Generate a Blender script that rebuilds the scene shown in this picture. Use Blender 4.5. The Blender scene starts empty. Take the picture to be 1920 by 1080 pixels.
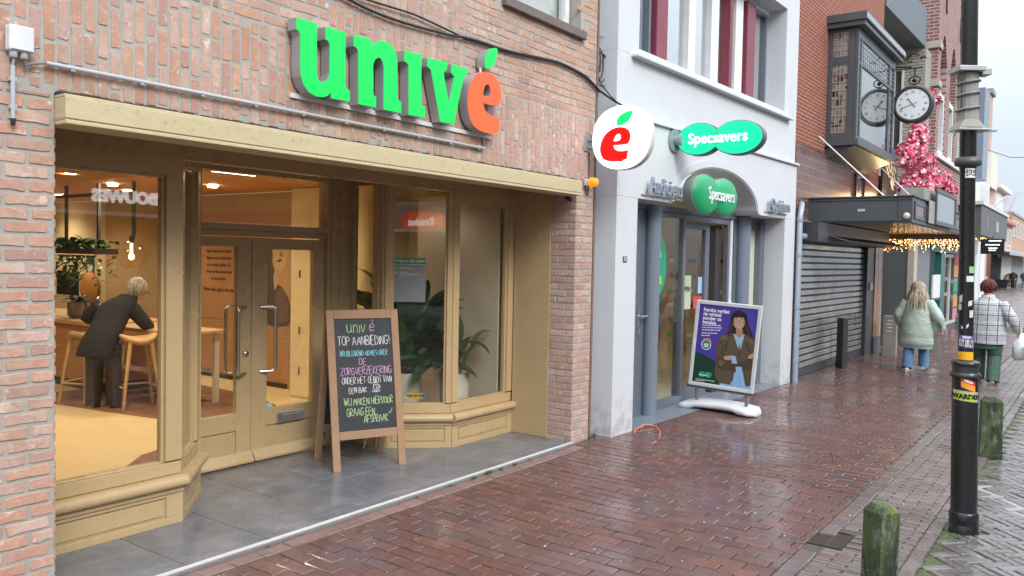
import bpy, bmesh, math, random
from mathutils import Vector, Matrix
C = bpy.context.scene.collection
SC = bpy.context.scene
R = math.radians
random.seed(7)

# ------------------------------------------------------------------ camera
cam = bpy.data.cameras.new('camera'); cam_ob = bpy.data.objects.new('camera', cam); C.objects.link(cam_ob)
cam.sensor_width = 36; cam.lens = 1539 / 1920 * 36; cam.clip_start = .05; cam.clip_end = 2000
_p, _r, _y = R(2.126), R(1.126), R(54.136)
_f = Vector((math.sin(_y) * math.cos(_p), math.cos(_y) * math.cos(_p), -math.sin(_p)))
_rt = Vector((math.cos(_y), -math.sin(_y), 0)); _up = _rt.cross(_f)
_r2 = _rt * math.cos(_r) + _up * math.sin(_r); _u2 = -_rt * math.sin(_r) + _up * math.cos(_r)
M = Matrix((( _r2.x, _u2.x, -_f.x, 0), (_r2.y, _u2.y, -_f.y, 0), (_r2.z, _u2.z, -_f.z, 1.85), (0, 0, 0, 1)))
cam_ob.matrix_world = M
SC.camera = cam_ob

# ------------------------------------------------------------------ world, sun, exposure
SUN_EL, SUN_AZ = 38, 205          # soft overcast sun, from over the road behind the camera
w = bpy.data.worlds.new('World'); SC.world = w; w.use_nodes = True
nt = w.node_tree; nt.nodes.clear()
out = nt.nodes.new('ShaderNodeOutputWorld'); bg = nt.nodes.new('ShaderNodeBackground')
sky = nt.nodes.new('ShaderNodeTexSky'); sky.sky_type = 'NISHITA'; sky.sun_disc = False
sky.sun_elevation = R(SUN_EL); sky.sun_rotation = R(SUN_AZ); sky.air_density = 1.0; sky.dust_density = 4.0; sky.ozone_density = 1.0
tc = nt.nodes.new('ShaderNodeTexCoord'); sep = nt.nodes.new('ShaderNodeSeparateXYZ')
nt.links.new(tc.outputs['Generated'], sep.inputs[0])
ramp = nt.nodes.new('ShaderNodeValToRGB')          # overcast dome: brighter overhead than at the horizon
ramp.color_ramp.elements[0].position = 0.0; ramp.color_ramp.elements[0].color = (4.9, 5.7, 6.5, 1)
ramp.color_ramp.elements[1].position = 0.75; ramp.color_ramp.elements[1].color = (19.5, 20.6, 22, 1)
e = ramp.color_ramp.elements.new(.14); e.color = (5.5, 6.2, 6.9, 1)
e = ramp.color_ramp.elements.new(.34); e.color = (9.0, 9.9, 10.8, 1)
nt.links.new(sep.outputs['Z'], ramp.inputs[0])
cn = nt.nodes.new('ShaderNodeTexNoise'); cn.inputs['Scale'].default_value = 2.2; cn.inputs['Detail'].default_value = 5
nt.links.new(tc.outputs['Generated'], cn.inputs['Vector'])
cm = nt.nodes.new('ShaderNodeMapRange'); cm.inputs[1].default_value = .3; cm.inputs[2].default_value = .7; cm.inputs[3].default_value = .97; cm.inputs[4].default_value = 1.03
nt.links.new(cn.outputs['Fac'], cm.inputs[0])
mulc = nt.nodes.new('ShaderNodeMix'); mulc.data_type = 'RGBA'; mulc.blend_type = 'MULTIPLY'; mulc.inputs[0].default_value = 1
nt.links.new(ramp.outputs['Color'], mulc.inputs[6]); nt.links.new(cm.outputs[0], mulc.inputs[7])
mx = nt.nodes.new('ShaderNodeMix'); mx.data_type = 'RGBA'; mx.inputs[0].default_value = .88
nt.links.new(sky.outputs['Color'], mx.inputs[6]); nt.links.new(mulc.outputs[2], mx.inputs[7])
bg.inputs['Strength'].default_value = .1
nt.links.new(mx.outputs[2], bg.inputs['Color']); nt.links.new(bg.outputs[0], out.inputs[0])
sl = bpy.data.lights.new('sun', 'SUN'); sl.energy = 1.45; sl.angle = R(24); sl.color = (1, .97, .93)
so = bpy.data.objects.new('sun', sl); C.objects.link(so)
_d = Vector((math.sin(R(SUN_AZ)) * math.cos(R(SUN_EL)), math.cos(R(SUN_AZ)) * math.cos(R(SUN_EL)), math.sin(R(SUN_EL))))
so.rotation_euler = _d.to_track_quat('Z', 'Y').to_euler(); so.location = (0, -6, 15)
SC.view_settings.view_transform = 'Standard'; SC.view_settings.look = 'None'; SC.view_settings.exposure = 0.62; SC.view_settings.gamma = 1
SC.render.engine = 'CYCLES'
SC.cycles.use_denoising = True; SC.cycles.max_bounces = 7; SC.cycles.diffuse_bounces = 3; SC.cycles.glossy_bounces = 3
SC.cycles.transparent_max_bounces = 14; SC.cycles.transmission_bounces = 4; SC.cycles.caustics_reflective = False; SC.cycles.caustics_refractive = False
SC.cycles.sample_clamp_indirect = 6

# ------------------------------------------------------------------ materials
def nodes(name):
    m = bpy.data.materials.new(name); m.use_nodes = True; n = m.node_tree.nodes
    return m, m.node_tree, n, n['Principled BSDF']
def link(t, a, b): t.links.new(a, b)
def setc(b, **k):
    for a, v in k.items():
        b.inputs[a.replace('_', ' ')].default_value = v
def mixc(t, fac, a, b, mode='MIX'):
    n = t.nodes.new('ShaderNodeMix'); n.data_type = 'RGBA'; n.blend_type = mode
    for s, v in ((0, fac), (6, a), (7, b)):
        if hasattr(v, 'links') or hasattr(v, 'is_linked'): t.links.new(v, n.inputs[s])
        elif isinstance(v, tuple) and len(v) == 3: n.inputs[s].default_value = (*v, 1)
        else: n.inputs[s].default_value = v
    return n.outputs[2]
def noise(t, scale, detail=4, vec=None, rough=.55, dist=0):
    n = t.nodes.new('ShaderNodeTexNoise'); n.inputs['Scale'].default_value = scale; n.inputs['Detail'].default_value = detail
    n.inputs['Roughness'].default_value = rough; n.inputs['Distortion'].default_value = dist
    if vec is None:
        vec = t.nodes.new('ShaderNodeNewGeometry').outputs['Position']
    t.links.new(vec, n.inputs['Vector']); return n.outputs['Fac']
def mrange(t, v, a, b, c, d):
    n = t.nodes.new('ShaderNodeMapRange'); t.links.new(v, n.inputs[0])
    for i, x in enumerate((a, b, c, d)): n.inputs[i + 1].default_value = x
    return n.outputs[0]
def scaled_pos(t, s):
    g = t.nodes.new('ShaderNodeNewGeometry'); mp = t.nodes.new('ShaderNodeMapping'); mp.inputs['Scale'].default_value = s
    t.links.new(g.outputs['Position'], mp.inputs['Vector']); return mp.outputs[0]
def bump(t, b, h, strength, dist=.01):
    n = t.nodes.new('ShaderNodeBump'); n.inputs['Strength'].default_value = strength; n.inputs['Distance'].default_value = dist
    t.links.new(h, n.inputs['Height']); t.links.new(n.outputs[0], b.inputs['Normal'])
MC = {}
def mat(name, col, rough=.5, metal=0, var=.18, vs=6, bs=60, bstr=.12, spec=.5, coat=0):
    """painted / plain surface with a little tonal variation, wear and grain"""
    if name in MC: return MC[name]
    m, t, n, b = nodes(name)
    f = noise(t, vs, 5); f2 = noise(t, vs * 9, 3)
    c1 = tuple(max(0, x * (1 - var)) for x in col); c2 = tuple(min(1, x * (1 + var)) for x in col)
    c = mixc(t, f, c1, c2); c = mixc(t, mrange(t, f2, .35, .75, 0, .35), c, c1)
    link(t, c, b.inputs['Base Color']); b.inputs['Metallic'].default_value = metal
    link(t, mrange(t, f2, .3, .7, max(.02, rough - .08), min(1, rough + .1)), b.inputs['Roughness'])
    b.inputs['Specular IOR Level'].default_value = spec; b.inputs['Coat Weight'].default_value = coat
    if bstr: bump(t, b, noise(t, bs, 4), bstr, .004)
    MC[name] = m; return m
def emit(name, col, strength, base=None):
    if name in MC: return MC[name]
    m, t, n, b = nodes(name)
    setc(b, Base_Color=(*(base or col), 1), Emission_Color=(*col, 1), Emission_Strength=strength, Roughness=.4); MC[name] = m; return m
def glass(name, tint=(.93, .95, .93), ior=1.5, boost=1.0, rough=0.0):
    if name in MC: return MC[name]
    m, t, n, b = nodes(name); n.remove(b)
    tr = n.new('ShaderNodeBsdfTransparent'); tr.inputs[0].default_value = (*tint, 1)
    gl = n.new('ShaderNodeBsdfGlossy'); gl.inputs['Roughness'].default_value = rough
    fr = n.new('ShaderNodeFresnel'); fr.inputs['IOR'].default_value = ior
    mu = n.new('ShaderNodeMath'); mu.operation = 'MULTIPLY'; mu.use_clamp = True; mu.inputs[1].default_value = boost
    gm = n.new('ShaderNodeNewGeometry'); bk = n.new('ShaderNodeMath'); bk.operation = 'SUBTRACT'; bk.inputs[0].default_value = 1; link(t, gm.outputs['Backfacing'], bk.inputs[1])
    m2 = n.new('ShaderNodeMath'); m2.operation = 'MULTIPLY'; link(t, bk.outputs[0], m2.inputs[1]); link(t, mu.outputs[0], m2.inputs[0])   # one reflection per pane, none at its inner face
    ms = n.new('ShaderNodeMixShader'); link(t, fr.outputs[0], mu.inputs[0]); link(t, m2.outputs[0], ms.inputs[0])
    link(t, tr.outputs[0], ms.inputs[1]); link(t, gl.outputs[0], ms.inputs[2]); link(t, ms.outputs[0], n['Material Output'].inputs[0])
    MC[name] = m; return m
def island(name, stops, rough=(.7, .9), spots=.35, spotcol=(.5, .46, .42), bstr=.5, bs=55, spec=.3, big=None):
    """brick-like: every loose piece of the mesh takes its own tone"""
    if name in MC: return MC[name]
    m, t, n, b = nodes(name)
    g = n.new('ShaderNodeNewGeometry'); cr = n.new('ShaderNodeValToRGB'); cr.color_ramp.interpolation = 'LINEAR'
    cr.color_ramp.elements[0].color = (*stops[0], 1); cr.color_ramp.elements[1].color = (*stops[-1], 1)
    for i, s in enumerate(stops[1:-1]):
        e = cr.color_ramp.elements.new((i + 1) / (len(stops) - 1)); e.color = (*s, 1)
    link(t, g.outputs['Random Per Island'], cr.inputs[0])
    f = noise(t, 28, 6); f2 = noise(t, 9, 5)
    c = mixc(t, mrange(t, f2, .3, .7, 0, .5), cr.outputs[0], (stops[len(stops) // 2][0] * .7, stops[len(stops) // 2][1] * .66, stops[len(stops) // 2][2] * .66))
    c = mixc(t, mrange(t, f, .55, .75, 0, spots), c, spotcol)
    if big:
        c = mixc(t, mrange(t, noise(t, big[0], 4), .42, .68, 0, big[1]), c, big[2])
    c = mixc(t, mrange(t, noise(t, 13, 6, dist=1.0), .50, .66, 0, .6), c, (stops[0][0] * .78, stops[0][1] * .95, stops[0][2] * 1.15)); c = mixc(t, mrange(t, noise(t, 11, 5, scaled_pos(t, (1.3, 1.3, 1.3))), .54, .68, 0, .5), c, (min(1, stops[-1][0] * 1.02), stops[-1][1] * .86, stops[-1][2] * .72)); c = mixc(t, mrange(t, noise(t, 75, 4), .64, .72, 0, .55), c, (.66, .62, .58)); c = mixc(t, mrange(t, noise(t, 48, 5), .66, .74, 0, .6), c, (.12, .09, .08))
    c = mixc(t, mrange(t, noise(t, 1.1, 6, scaled_pos(t, (1, 1, .45)), dist=.7), .52, .72, 0, .42), c, tuple(x * .45 for x in stops[0])); c = mixc(t, mrange(t, noise(t, 17, 5), .62, .72, 0, .55), c, tuple(min(1, x * 1.25 + .08) for x in spotcol))
    link(t, c, b.inputs['Base Color']); link(t, mrange(t, f, .3, .7, rough[0], rough[1]), b.inputs['Roughness'])
    b.inputs['Specular IOR Level'].default_value = spec
    bump(t, b, noise(t, bs, 6), bstr, .006); MC[name] = m; return m

# ------------------------------------------------------------------ mesh builder
class MB:
    def __init__(s): s.v = []; s.f = []; s.mi = []; s.sm = []
    def add(s, vs, fs, mi=0, smooth=False):
        k = len(s.v); s.v += [tuple(x) for x in vs]
        for f in fs: s.f.append([k + i for i in f]); s.mi.append(mi); s.sm.append(smooth)
        return s
    def box(s, x0, x1, y0, y1, z0, z1, mi=0):
        if x0 > x1: x0, x1 = x1, x0
        if y0 > y1: y0, y1 = y1, y0
        if z0 > z1: z0, z1 = z1, z0
        return s.add([(x0, y0, z0), (x1, y0, z0), (x1, y1, z0), (x0, y1, z0), (x0, y0, z1), (x1, y0, z1), (x1, y1, z1), (x0, y1, z1)],
                     [(0, 3, 2, 1), (4, 5, 6, 7), (0, 1, 5, 4), (1, 2, 6, 5), (2, 3, 7, 6), (3, 0, 4, 7)], mi)
    def obox(s, fr, u0, u1, n0, n1, z0, z1, mi=0):
        """box in a wall frame: u along, n outwards, z up"""
        P = [(u0, n0, z0), (u1, n0, z0), (u1, n1, z0), (u0, n1, z0), (u0, n0, z1), (u1, n0, z1), (u1, n1, z1), (u0, n1, z1)]
        return s.add([fr(*p) for p in P], [(0, 3, 2, 1), (4, 5, 6, 7), (0, 1, 5, 4), (1, 2, 6, 5), (2, 3, 7, 6), (3, 0, 4, 7)], mi)
    def prism(s, pts, fn, d0, d1, mi=0, smooth=False, holes=None):
        """outline (a,b) mapped by fn(a,b,d), between depths d0 and d1"""
        n = len(pts); V = [fn(a, b, d0) for a, b in pts] + [fn(a, b, d1) for a, b in pts]
        s.add(V, [tuple(range(n - 1, -1, -1)), tuple(range(n, 2 * n))], mi)
        k = len(s.v) - 2 * n
        for i in range(n):
            j = (i + 1) % n; s.f.append([k + i, k + j, k + n + j, k + n + i]); s.mi.append(mi); s.sm.append(smooth)
        return s
    def tube(s, pts, r, n=8, mi=0, cap=True, closed=False):
        P = [Vector(p) for p in pts]; rs = r if isinstance(r, (list, tuple)) else [r] * len(P)
        rings = []; prev = None
        for i, p in enumerate(P):
            if closed: d = (P[(i + 1) % len(P)] - P[i - 1])
            else: d = (P[min(i + 1, len(P) - 1)] - P[max(i - 1, 0)])
            if d.length < 1e-9: d = Vector((0, 0, 1))
            d.normalize()
            if prev is None: a = d.orthogonal().normalized()
            else:
                a = prev - d * prev.dot(d)
                a = a.normalized() if a.length > 1e-6 else d.orthogonal().normalized()
            prev = a; b = d.cross(a)
            rings.append([p + (a * math.cos(2 * math.pi * k / n) + b * math.sin(2 * math.pi * k / n)) * rs[i] for k in range(n)])
        V = [v for q in rings for v in q]; F = []
        m = len(P)
        for i in range(m if closed else m - 1):
            for k in range(n):
                F.append((i * n + k, i * n + (k + 1) % n, ((i + 1) % m) * n + (k + 1) % n, ((i + 1) % m) * n + k))
        s.add(V, F, mi, True)
        if cap and not closed: s.add(rings[0], [tuple(range(n - 1, -1, -1))], mi); s.add(rings[-1], [tuple(range(n))], mi)
        return s
    def loft(s, rings, mi=0, smooth=True, cap=True, closed_u=True):
        n = len(rings[0]); V = [v for q in rings for v in q]; F = []
        for i in range(len(rings) - 1):
            for k in range(n if closed_u else n - 1):
                F.append((i * n + k, i * n + (k + 1) % n, (i + 1) * n + (k + 1) % n, (i + 1) * n + k))
        s.add(V, F, mi, smooth)
        if cap and closed_u: s.add(rings[0], [tuple(range(n - 1, -1, -1))], mi); s.add(rings[-1], [tuple(range(n))], mi)
        return s
    def lathe(s, prof, c=(0, 0, 0), n=24, mi=0, ax='z', tilt=None):
        rings = []
        for r, z in prof:
            q = []
            for k in range(n):
                a = 2 * math.pi * k / n; u, v = r * math.cos(a), r * math.sin(a)
                p = (u, v, z) if ax == 'z' else ((z, u, v) if ax == 'x' else (u, z, v))
                q.append((p[0] + c[0], p[1] + c[1], p[2] + c[2]))
            rings.append(q)
        return s.loft(rings, mi)
    def quad(s, a, b, c, d, mi=0): return s.add([a, b, c, d], [(0, 1, 2, 3)], mi)
    def text(s, txt, size, fn, depth=.004, mi=0, bold=0, align='CENTER', spacing=1.0, sx=1.0, d0=0):
        cu = bpy.data.curves.new('t', 'FONT'); cu.body = txt; cu.size = size; cu.align_x = align; cu.align_y = 'CENTER'
        cu.extrude = depth / 2; cu.offset = bold; cu.space_character = spacing; cu.resolution_u = 3
        o = bpy.data.objects.new('t', cu); C.objects.link(o); bpy.context.view_layer.update()
        me = bpy.data.meshes.new_from_object(o.evaluated_get(bpy.context.evaluated_depsgraph_get()))
        s.add([fn(v.co.x * sx, v.co.y, v.co.z + depth / 2 + d0) for v in me.vertices], [tuple(p.vertices) for p in me.polygons], mi)
        bpy.data.objects.remove(o); bpy.data.meshes.remove(me); bpy.data.curves.remove(cu); return s
    def build(s, name, mats, parent=None, bevel=0, local=False, seg=2, subd=0):
        me = bpy.data.meshes.new(name); o = bpy.data.objects.new(name, me); C.objects.link(o)
        off = Vector((0, 0, 0))
        if parent is not None and not local:
            q = parent
            while q is not None: off += q.location; q = q.parent
        me.from_pydata([tuple(Vector(v) - off) for v in s.v], [], s.f)
        for m in (mats if isinstance(mats, (list, tuple)) else [mats]): me.materials.append(m)
        me.polygons.foreach_set('material_index', s.mi); me.polygons.foreach_set('use_smooth', s.sm)
        bm = bmesh.new(); bm.from_mesh(me); bmesh.ops.recalc_face_normals(bm, faces=bm.faces); bm.to_mesh(me); bm.free()
        me.update()
        if parent is not None: o.parent = parent
        if bevel:
            b = o.modifiers.new('bevel', 'BEVEL'); b.width = bevel; b.segments = seg; b.limit_method = 'ANGLE'; b.angle_limit = R(40)
        if subd:
            b = o.modifiers.new('subd', 'SUBSURF'); b.levels = subd; b.render_levels = subd
        return o
def thing(name, label, cat, loc=(0, 0, 0), rotz=0, group=None):
    o = bpy.data.objects.new(name, None); C.objects.link(o); o.location = loc; o.rotation_euler = (0, 0, rotz)
    o.empty_display_size = .1
    return tag(o, label, cat, group)
def tag(o, label, cat, group=None):
    o['label'] = label; o['category'] = cat
    if group: o['group'] = group
    return o
def rebase(o, loc):
    """put a one-mesh thing's origin at its base"""
    for v in o.data.vertices: v.co -= Vector(loc)
    o.location = loc; return o
def struct(name, mb, m, **k):
    o = mb.build(name, m, **k); o['kind'] = 'structure'; return o
def wallframe(ox, oy, dx, dy):
    """u runs along (dx,dy), n points out of the wall to the street side"""
    l = math.hypot(dx, dy); ux, uy = dx / l, dy / l
    return lambda u, n, z: (ox + u * ux + n * uy, oy + u * uy - n * ux, z)
def rect_ring(mb, fr, u0, u1, z0, z1, w, n0, n1, mi=0, wb=None, wt=None):
    """frame of four butted bars"""
    wb = w if wb is None else wb; wt = w if wt is None else wt
    mb.obox(fr, u0, u0 + w, n0, n1, z0, z1, mi); mb.obox(fr, u1 - w, u1, n0, n1, z0, z1, mi)
    mb.obox(fr, u0 + w, u1 - w, n0, n1, z0, z0 + wb, mi); mb.obox(fr, u0 + w, u1 - w, n0, n1, z1 - wt, z1, mi)
def brick(mb, fr, u0, u1, z0, z1, d, rnd, mi=0, rough=.004, inset=.005):
    """one hand-made looking brick face standing d proud of the mortar"""
    n = 4; pts = []
    w, h = u1 - u0, z1 - z0; c = min(w, h) * .12
    for (a, b, s0, s1) in (((u0 + c, z0), (u1 - c, z0), w > h, 0), ((u1, z0 + c), (u1, z1 - c), h > w, 0), ((u1 - c, z1), (u0 + c, z1), w > h, 0), ((u0, z1 - c), (u0, z0 + c), h > w, 0)):
        k = 4 if s0 else 2
        for i in range(k): t = i / (k - 1); pts.append((a[0] + (b[0] - a[0]) * t + rnd.uniform(-rough, rough), a[1] + (b[1] - a[1]) * t + rnd.uniform(-rough, rough)))
    cu, cz = (u0 + u1) / 2, (z0 + z1) / 2; q = len(pts); d = d + rnd.uniform(-.0015, .0015); t1, t2 = rnd.uniform(-.006, .006), rnd.uniform(-.015, .015)
    V = [fr(u, -.004, z) for u, z in pts]
    for u, z in pts:
        L = math.hypot(u - cu, z - cz); k = 1 - inset / max(L, .01)
        V.append(fr(cu + (u - cu) * k, d + (u - cu) * t1 + (z - cz) * t2, cz + (z - cz) * k))
    F = [tuple(range(q, 2 * q))] + [(i, (i + 1) % q, q + (i + 1) % q, q + i) for i in range(q)]
    mb.add(V, F, mi)
def brickfield(mb, fr, u0, u1, z0, z1, L=.2, H=.052, J=.014, d=.0035, vert=False, rnd=random, skip=None, mi=0, off=0.0, rough=.0032):
    if vert:
        u = u0
        while u < u1 - .015:
            ue = min(u + H, u1); z = z0 - rnd.random() * L if off == 0 else z0 - off
            while z < z1:
                ln = L * rnd.choice((1, 1, 1, .5, .75)) if off == 0 else L; a, b = max(z, z0), min(z + ln, z1)
                if b - a > .03 and not (skip and skip((u + ue) / 2, (a + b) / 2)): brick(mb, fr, u, ue, a, b, d, rnd, mi, rough)
                z += ln + J
            u += H + J
    else:
        z = z0; k = 0
        while z < z1 - .015:
            ze = min(z + H, z1); u = u0 - (0 if k % 2 else (L + J) / 2) - rnd.random() * .02
            while u < u1:
                a, b = max(u, u0), min(u + L, u1)
                if b - a > .02 and not (skip and skip((a + b) / 2, (z + ze) / 2)): brick(mb, fr, a, b, z, ze, d, rnd, mi, rough)
                u += L + J
            z += H + J; k += 1
def shaderbrick(name, c1, c2, mortar, bw=.22, bh=.066, msize=.012, axis='xz', bstr=.6, rough=.85, off=.5):
    """courses of brick for walls too far to model brick by brick"""
    if name in MC: return MC[name]
    m, t, n, b = nodes(name); g = n.new('ShaderNodeNewGeometry'); sp = n.new('ShaderNodeSeparateXYZ'); cb = n.new('ShaderNodeCombineXYZ')
    link(t, g.outputs['Position'], sp.inputs[0]); link(t, sp.outputs['X' if axis[0] == 'x' else 'Y'], cb.inputs[0])
    link(t, sp.outputs['Z' if axis[1] == 'z' else 'Y'], cb.inputs[1])
    br = n.new('ShaderNodeTexBrick'); link(t, cb.outputs[0], br.inputs['Vector']); br.offset = off
    for k, v in (('Scale', 1), ('Mortar Size', msize), ('Mortar Smooth', .2), ('Bias', 0), ('Brick Width', bw), ('Row Height', bh)): br.inputs[k].default_value = v
    br.inputs['Color1'].default_value = (*c1, 1); br.inputs['Color2'].default_value = (*c2, 1); br.inputs['Mortar'].default_value = (*mortar, 1)
    c = mixc(t, mrange(t, noise(t, 3, 5), .3, .7, 0, .35), br.outputs['Color'], tuple(x * .6 for x in c1))
    c = mixc(t, mrange(t, noise(t, 30, 4), .45, .7, 0, .3), c, tuple(x * 1.3 for x in c2))
    link(t, c, b.inputs['Base Color']); b.inputs['Roughness'].default_value = rough
    iv = n.new('ShaderNodeMath'); iv.operation = 'SUBTRACT'; iv.inputs[0].default_value = 1; link(t, br.outputs['Fac'], iv.inputs[1])
    bump(t, b, iv.outputs[0], bstr, .01); MC[name] = m; return m
# ================================================================== GROUND
rnd = random.Random(11)
def paving(name, c1, c2, joint, bw, bh):
    m, t, n, b = nodes(name)
    g = n.new('ShaderNodeNewGeometry'); br = n.new('ShaderNodeTexBrick'); link(t, g.outputs['Position'], br.inputs['Vector'])
    mp = n.new('ShaderNodeMapping'); mp.inputs['Rotation'].default_value = (0, 0, R(90)); link(t, g.outputs['Position'], mp.inputs['Vector']); link(t, mp.outputs[0], br.inputs['Vector'])
    for k, v in (('Scale', 1), ('Mortar Size', .008), ('Mortar Smooth', .3), ('Brick Width', bw), ('Row Height', bh)): br.inputs[k].default_value = v
    br.inputs['Color1'].default_value = (*c1, 1); br.inputs['Color2'].default_value = (*c2, 1); br.inputs['Mortar'].default_value = (*joint, 1)
    c = mixc(t, mrange(t, noise(t, .6, 5), .35, .65, 0, .5), br.outputs['Color'], tuple(x * .7 for x in c1))
    link(t, c, b.inputs['Base Color']); link(t, mrange(t, noise(t, 1.3, 5), .3, .7, .14, .4), b.inputs['Roughness'])
    bump(t, b, noise(t, 8, 4), .15, .01); return m
struct('ground', MB().quad((-150, -200, -.03), (400, -200, -.03), (400, 200, -.03), (-150, 200, -.03)), paving('far_paving', (.12, .09, .085), (.17, .13, .12), (.1, .09, .085), .21, .105))
# joint sand showing between the pavers
m, t, n, b = nodes('joint_sand')
c = mixc(t, mrange(t, noise(t, 2.1, 5), .46, .62, 0, 1), (.055, .045, .04), (.06, .085, .03)); c = mixc(t, mrange(t, noise(t, 60, 4), .4, .7, 0, .6), c, (.15, .13, .10))
link(t, c, b.inputs['Base Color']); b.inputs['Roughness'].default_value = .8; bump(t, b, noise(t, 150, 4), .6, .006)
sand = m
bed = MB()
for x0, x1, y0, y1 in ((0, 30, .85, 1.33), (0, 5.55, 1.33, 1.55), (5.91, 30, 1.33, 1.55), (0, 30, 1.55, 3.0)): bed.quad((x0, y0, -.014), (x1, y0, -.014), (x1, y1, -.014), (x0, y1, -.014))
bed.quad((0, 3, -.014), (30, 3, -.014), (30, 4.0, .016), (0, 4.0, .016)); bed.quad((0, 4, .016), (30, 4, .016), (30, 4.7, .016), (0, 4.7, .016))
struct('pavement_bed', bed, sand)
m, t, n, b = nodes('road_joint')
c = mixc(t, mrange(t, noise(t, 2.6, 5), .40, .60, 0, 1), (.06, .055, .04), (.075, .13, .025)); c = mixc(t, mrange(t, noise(t, 50, 4), .45, .75, 0, .6), c, (.13, .12, .09))
link(t, c, b.inputs['Base Color']); b.inputs['Roughness'].default_value = .85; bump(t, b, noise(t, 120, 4), .7, .008)
struct('road_bed', MB().quad((0, -4, -.012), (30, -4, -.012), (30, .85, -.012), (0, .85, -.012)), m)

def wetbrick(name, stops, rlo, rhi, film=1.1, dirt=(.2, .17, .15)):
    m, t, n, b = nodes(name)
    g = n.new('ShaderNodeNewGeometry'); cr = n.new('ShaderNodeValToRGB')
    cr.color_ramp.elements[0].color = (*stops[0], 1); cr.color_ramp.elements[1].color = (*stops[-1], 1)
    for i, s in enumerate(stops[1:-1]):
        e = cr.color_ramp.elements.new((i + 1) / (len(stops) - 1)); e.color = (*s, 1)
    link(t, g.outputs['Random Per Island'], cr.inputs[0])
    f = noise(t, 34, 6); big = noise(t, film, 5, dist=.6); mid = noise(t, 7, 5)
    c = mixc(t, mrange(t, f, .5, .78, 0, .45), cr.outputs[0], dirt)
    c = mixc(t, mrange(t, mid, .35, .7, 0, .45), c, tuple(x * .55 for x in stops[0]))
    c = mixc(t, mrange(t, big, .45, .62, 0, .3), c, (.16, .13, .135))
    link(t, c, b.inputs['Base Color']); b.inputs['Specular IOR Level'].default_value = .5
    r = mrange(t, big, .38, .62, rhi, rlo); mm = n.new('ShaderNodeMath'); mm.operation = 'ADD'; link(t, r, mm.inputs[0]); link(t, mrange(t, mid, .3, .7, -.06, .1), mm.inputs[1])
    link(t, mm.outputs[0], b.inputs['Roughness'])
    bump(t, b, noise(t, 26, 6), .22, .004); return m
def paver(mb, cx, cy, L, W, ang, top=0.0, tilt=.006, ch=.005, mi=0, dep=.02):
    ca, sa = math.cos(ang), math.sin(ang); a, b = rnd.uniform(-tilt, tilt), rnd.uniform(-tilt, tilt); h = top + rnd.uniform(-.0025, .0025)
    j = lambda: rnd.uniform(-.0025, .0025)
    V = []
    for k, z in ((0, -dep), (0, -ch), (ch, 0)):
        for su, sv in ((-1, -1), (1, -1), (1, 1), (-1, 1)):
            u, v = su * (L / 2 - k) + j(), sv * (W / 2 - k) + j()
            vy = cy + u * sa + v * ca; V.append((cx + u * ca - v * sa, vy, h + z + u * a + v * b + .028 * min(1, max(0, vy - 3.0))))
    F = [(8, 9, 10, 11)] + [(4 + i, 4 + (i + 1) % 4, 8 + (i + 1) % 4, 8 + i) for i in range(4)] + [(i, (i + 1) % 4, 4 + (i + 1) % 4, 4 + i) for i in range(4)]
    mb.add(V, F, mi)
red = wetbrick('wet_clinker', [(.125, .056, .047), (.145, .066, .056), (.105, .058, .055), (.18, .076, .057), (.14, .078, .071), (.115, .07, .07)], .05, .36)
mb = MB(); PX, PY = .116, .228
x = .1; k = 0
while x < 27:
    y = 4.0 if x < 6.86 else 4.42
    y -= 0 if k % 2 else PY / 2
    y0 = y if k % 2 else y + 0
    if k % 2 == 0: paver(mb, x, y + PY / 4 , PY / 2 - .008, PX - .007, R(90))
    while y > 1.545:
        L = min(PY, y - 1.545)
        if L > .04: paver(mb, x, y - L / 2, L - .008, PX - .007, R(90), top=.004 * math.sin(x * .7) * math.sin(y * 1.7))
        y -= PY
    x += PX; k += 1
x = .1
while x < 6.85: paver(mb, x, 4.085, .2, .108, rnd.uniform(-.01, .01), mi=1); x += .207
struct('pavement', mb, [red, wetbrick('edge_clinker', [(.23, .13, .115), (.27, .16, .14), (.2, .12, .105)], .25, .5, dirt=(.3, .25, .22))])
# gutter: one soldier row, a strip of narrow bricks, one more row
grey = wetbrick('wet_grey_clinker', [(.15, .12, .12), (.19, .15, .145), (.13, .11, .115), (.2, .12, .1)], .10, .3)
gut = wetbrick('gutter_brick', [(.14, .11, .105), (.19, .155, .14), (.16, .115, .105), (.22, .185, .17), (.12, .1, .1)], .14, .36, 1.6)
mb = MB(); x = .4
while x < 27:
    if not 5.52 < x + .1 < 5.98: paver(mb, x, 1.487, .205, .106, rnd.uniform(-.012, .012), mi=0, top=-.004)
    x += .212
x = .4; k = 0
while x < 22:
    y = 1.425 - (0 if k % 2 else .1)
    if k % 2 == 0 and not 5.52 < x < 5.98: paver(mb, x, 1.377, .088, .05, R(90) + rnd.uniform(-.02, .02), mi=1, top=-.001)
    while y > .99:
        L = min(.2, y - .955)
        if not (5.52 < x < 5.98 and y > 1.38): paver(mb, x, y - L / 2, L - .01, .050, R(90) + rnd.uniform(-.03, .03), mi=1, top=-.003 + .006 * abs(y - 1.2), tilt=.02)
        y -= L + .002
    x += .0585; k += 1
x = .4
while x < 22: paver(mb, x, .905, .205, .085, rnd.uniform(-.02, .02), mi=1, top=-.002, tilt=.02); x += .214
struct('gutter', mb, [grey, gut])
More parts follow.
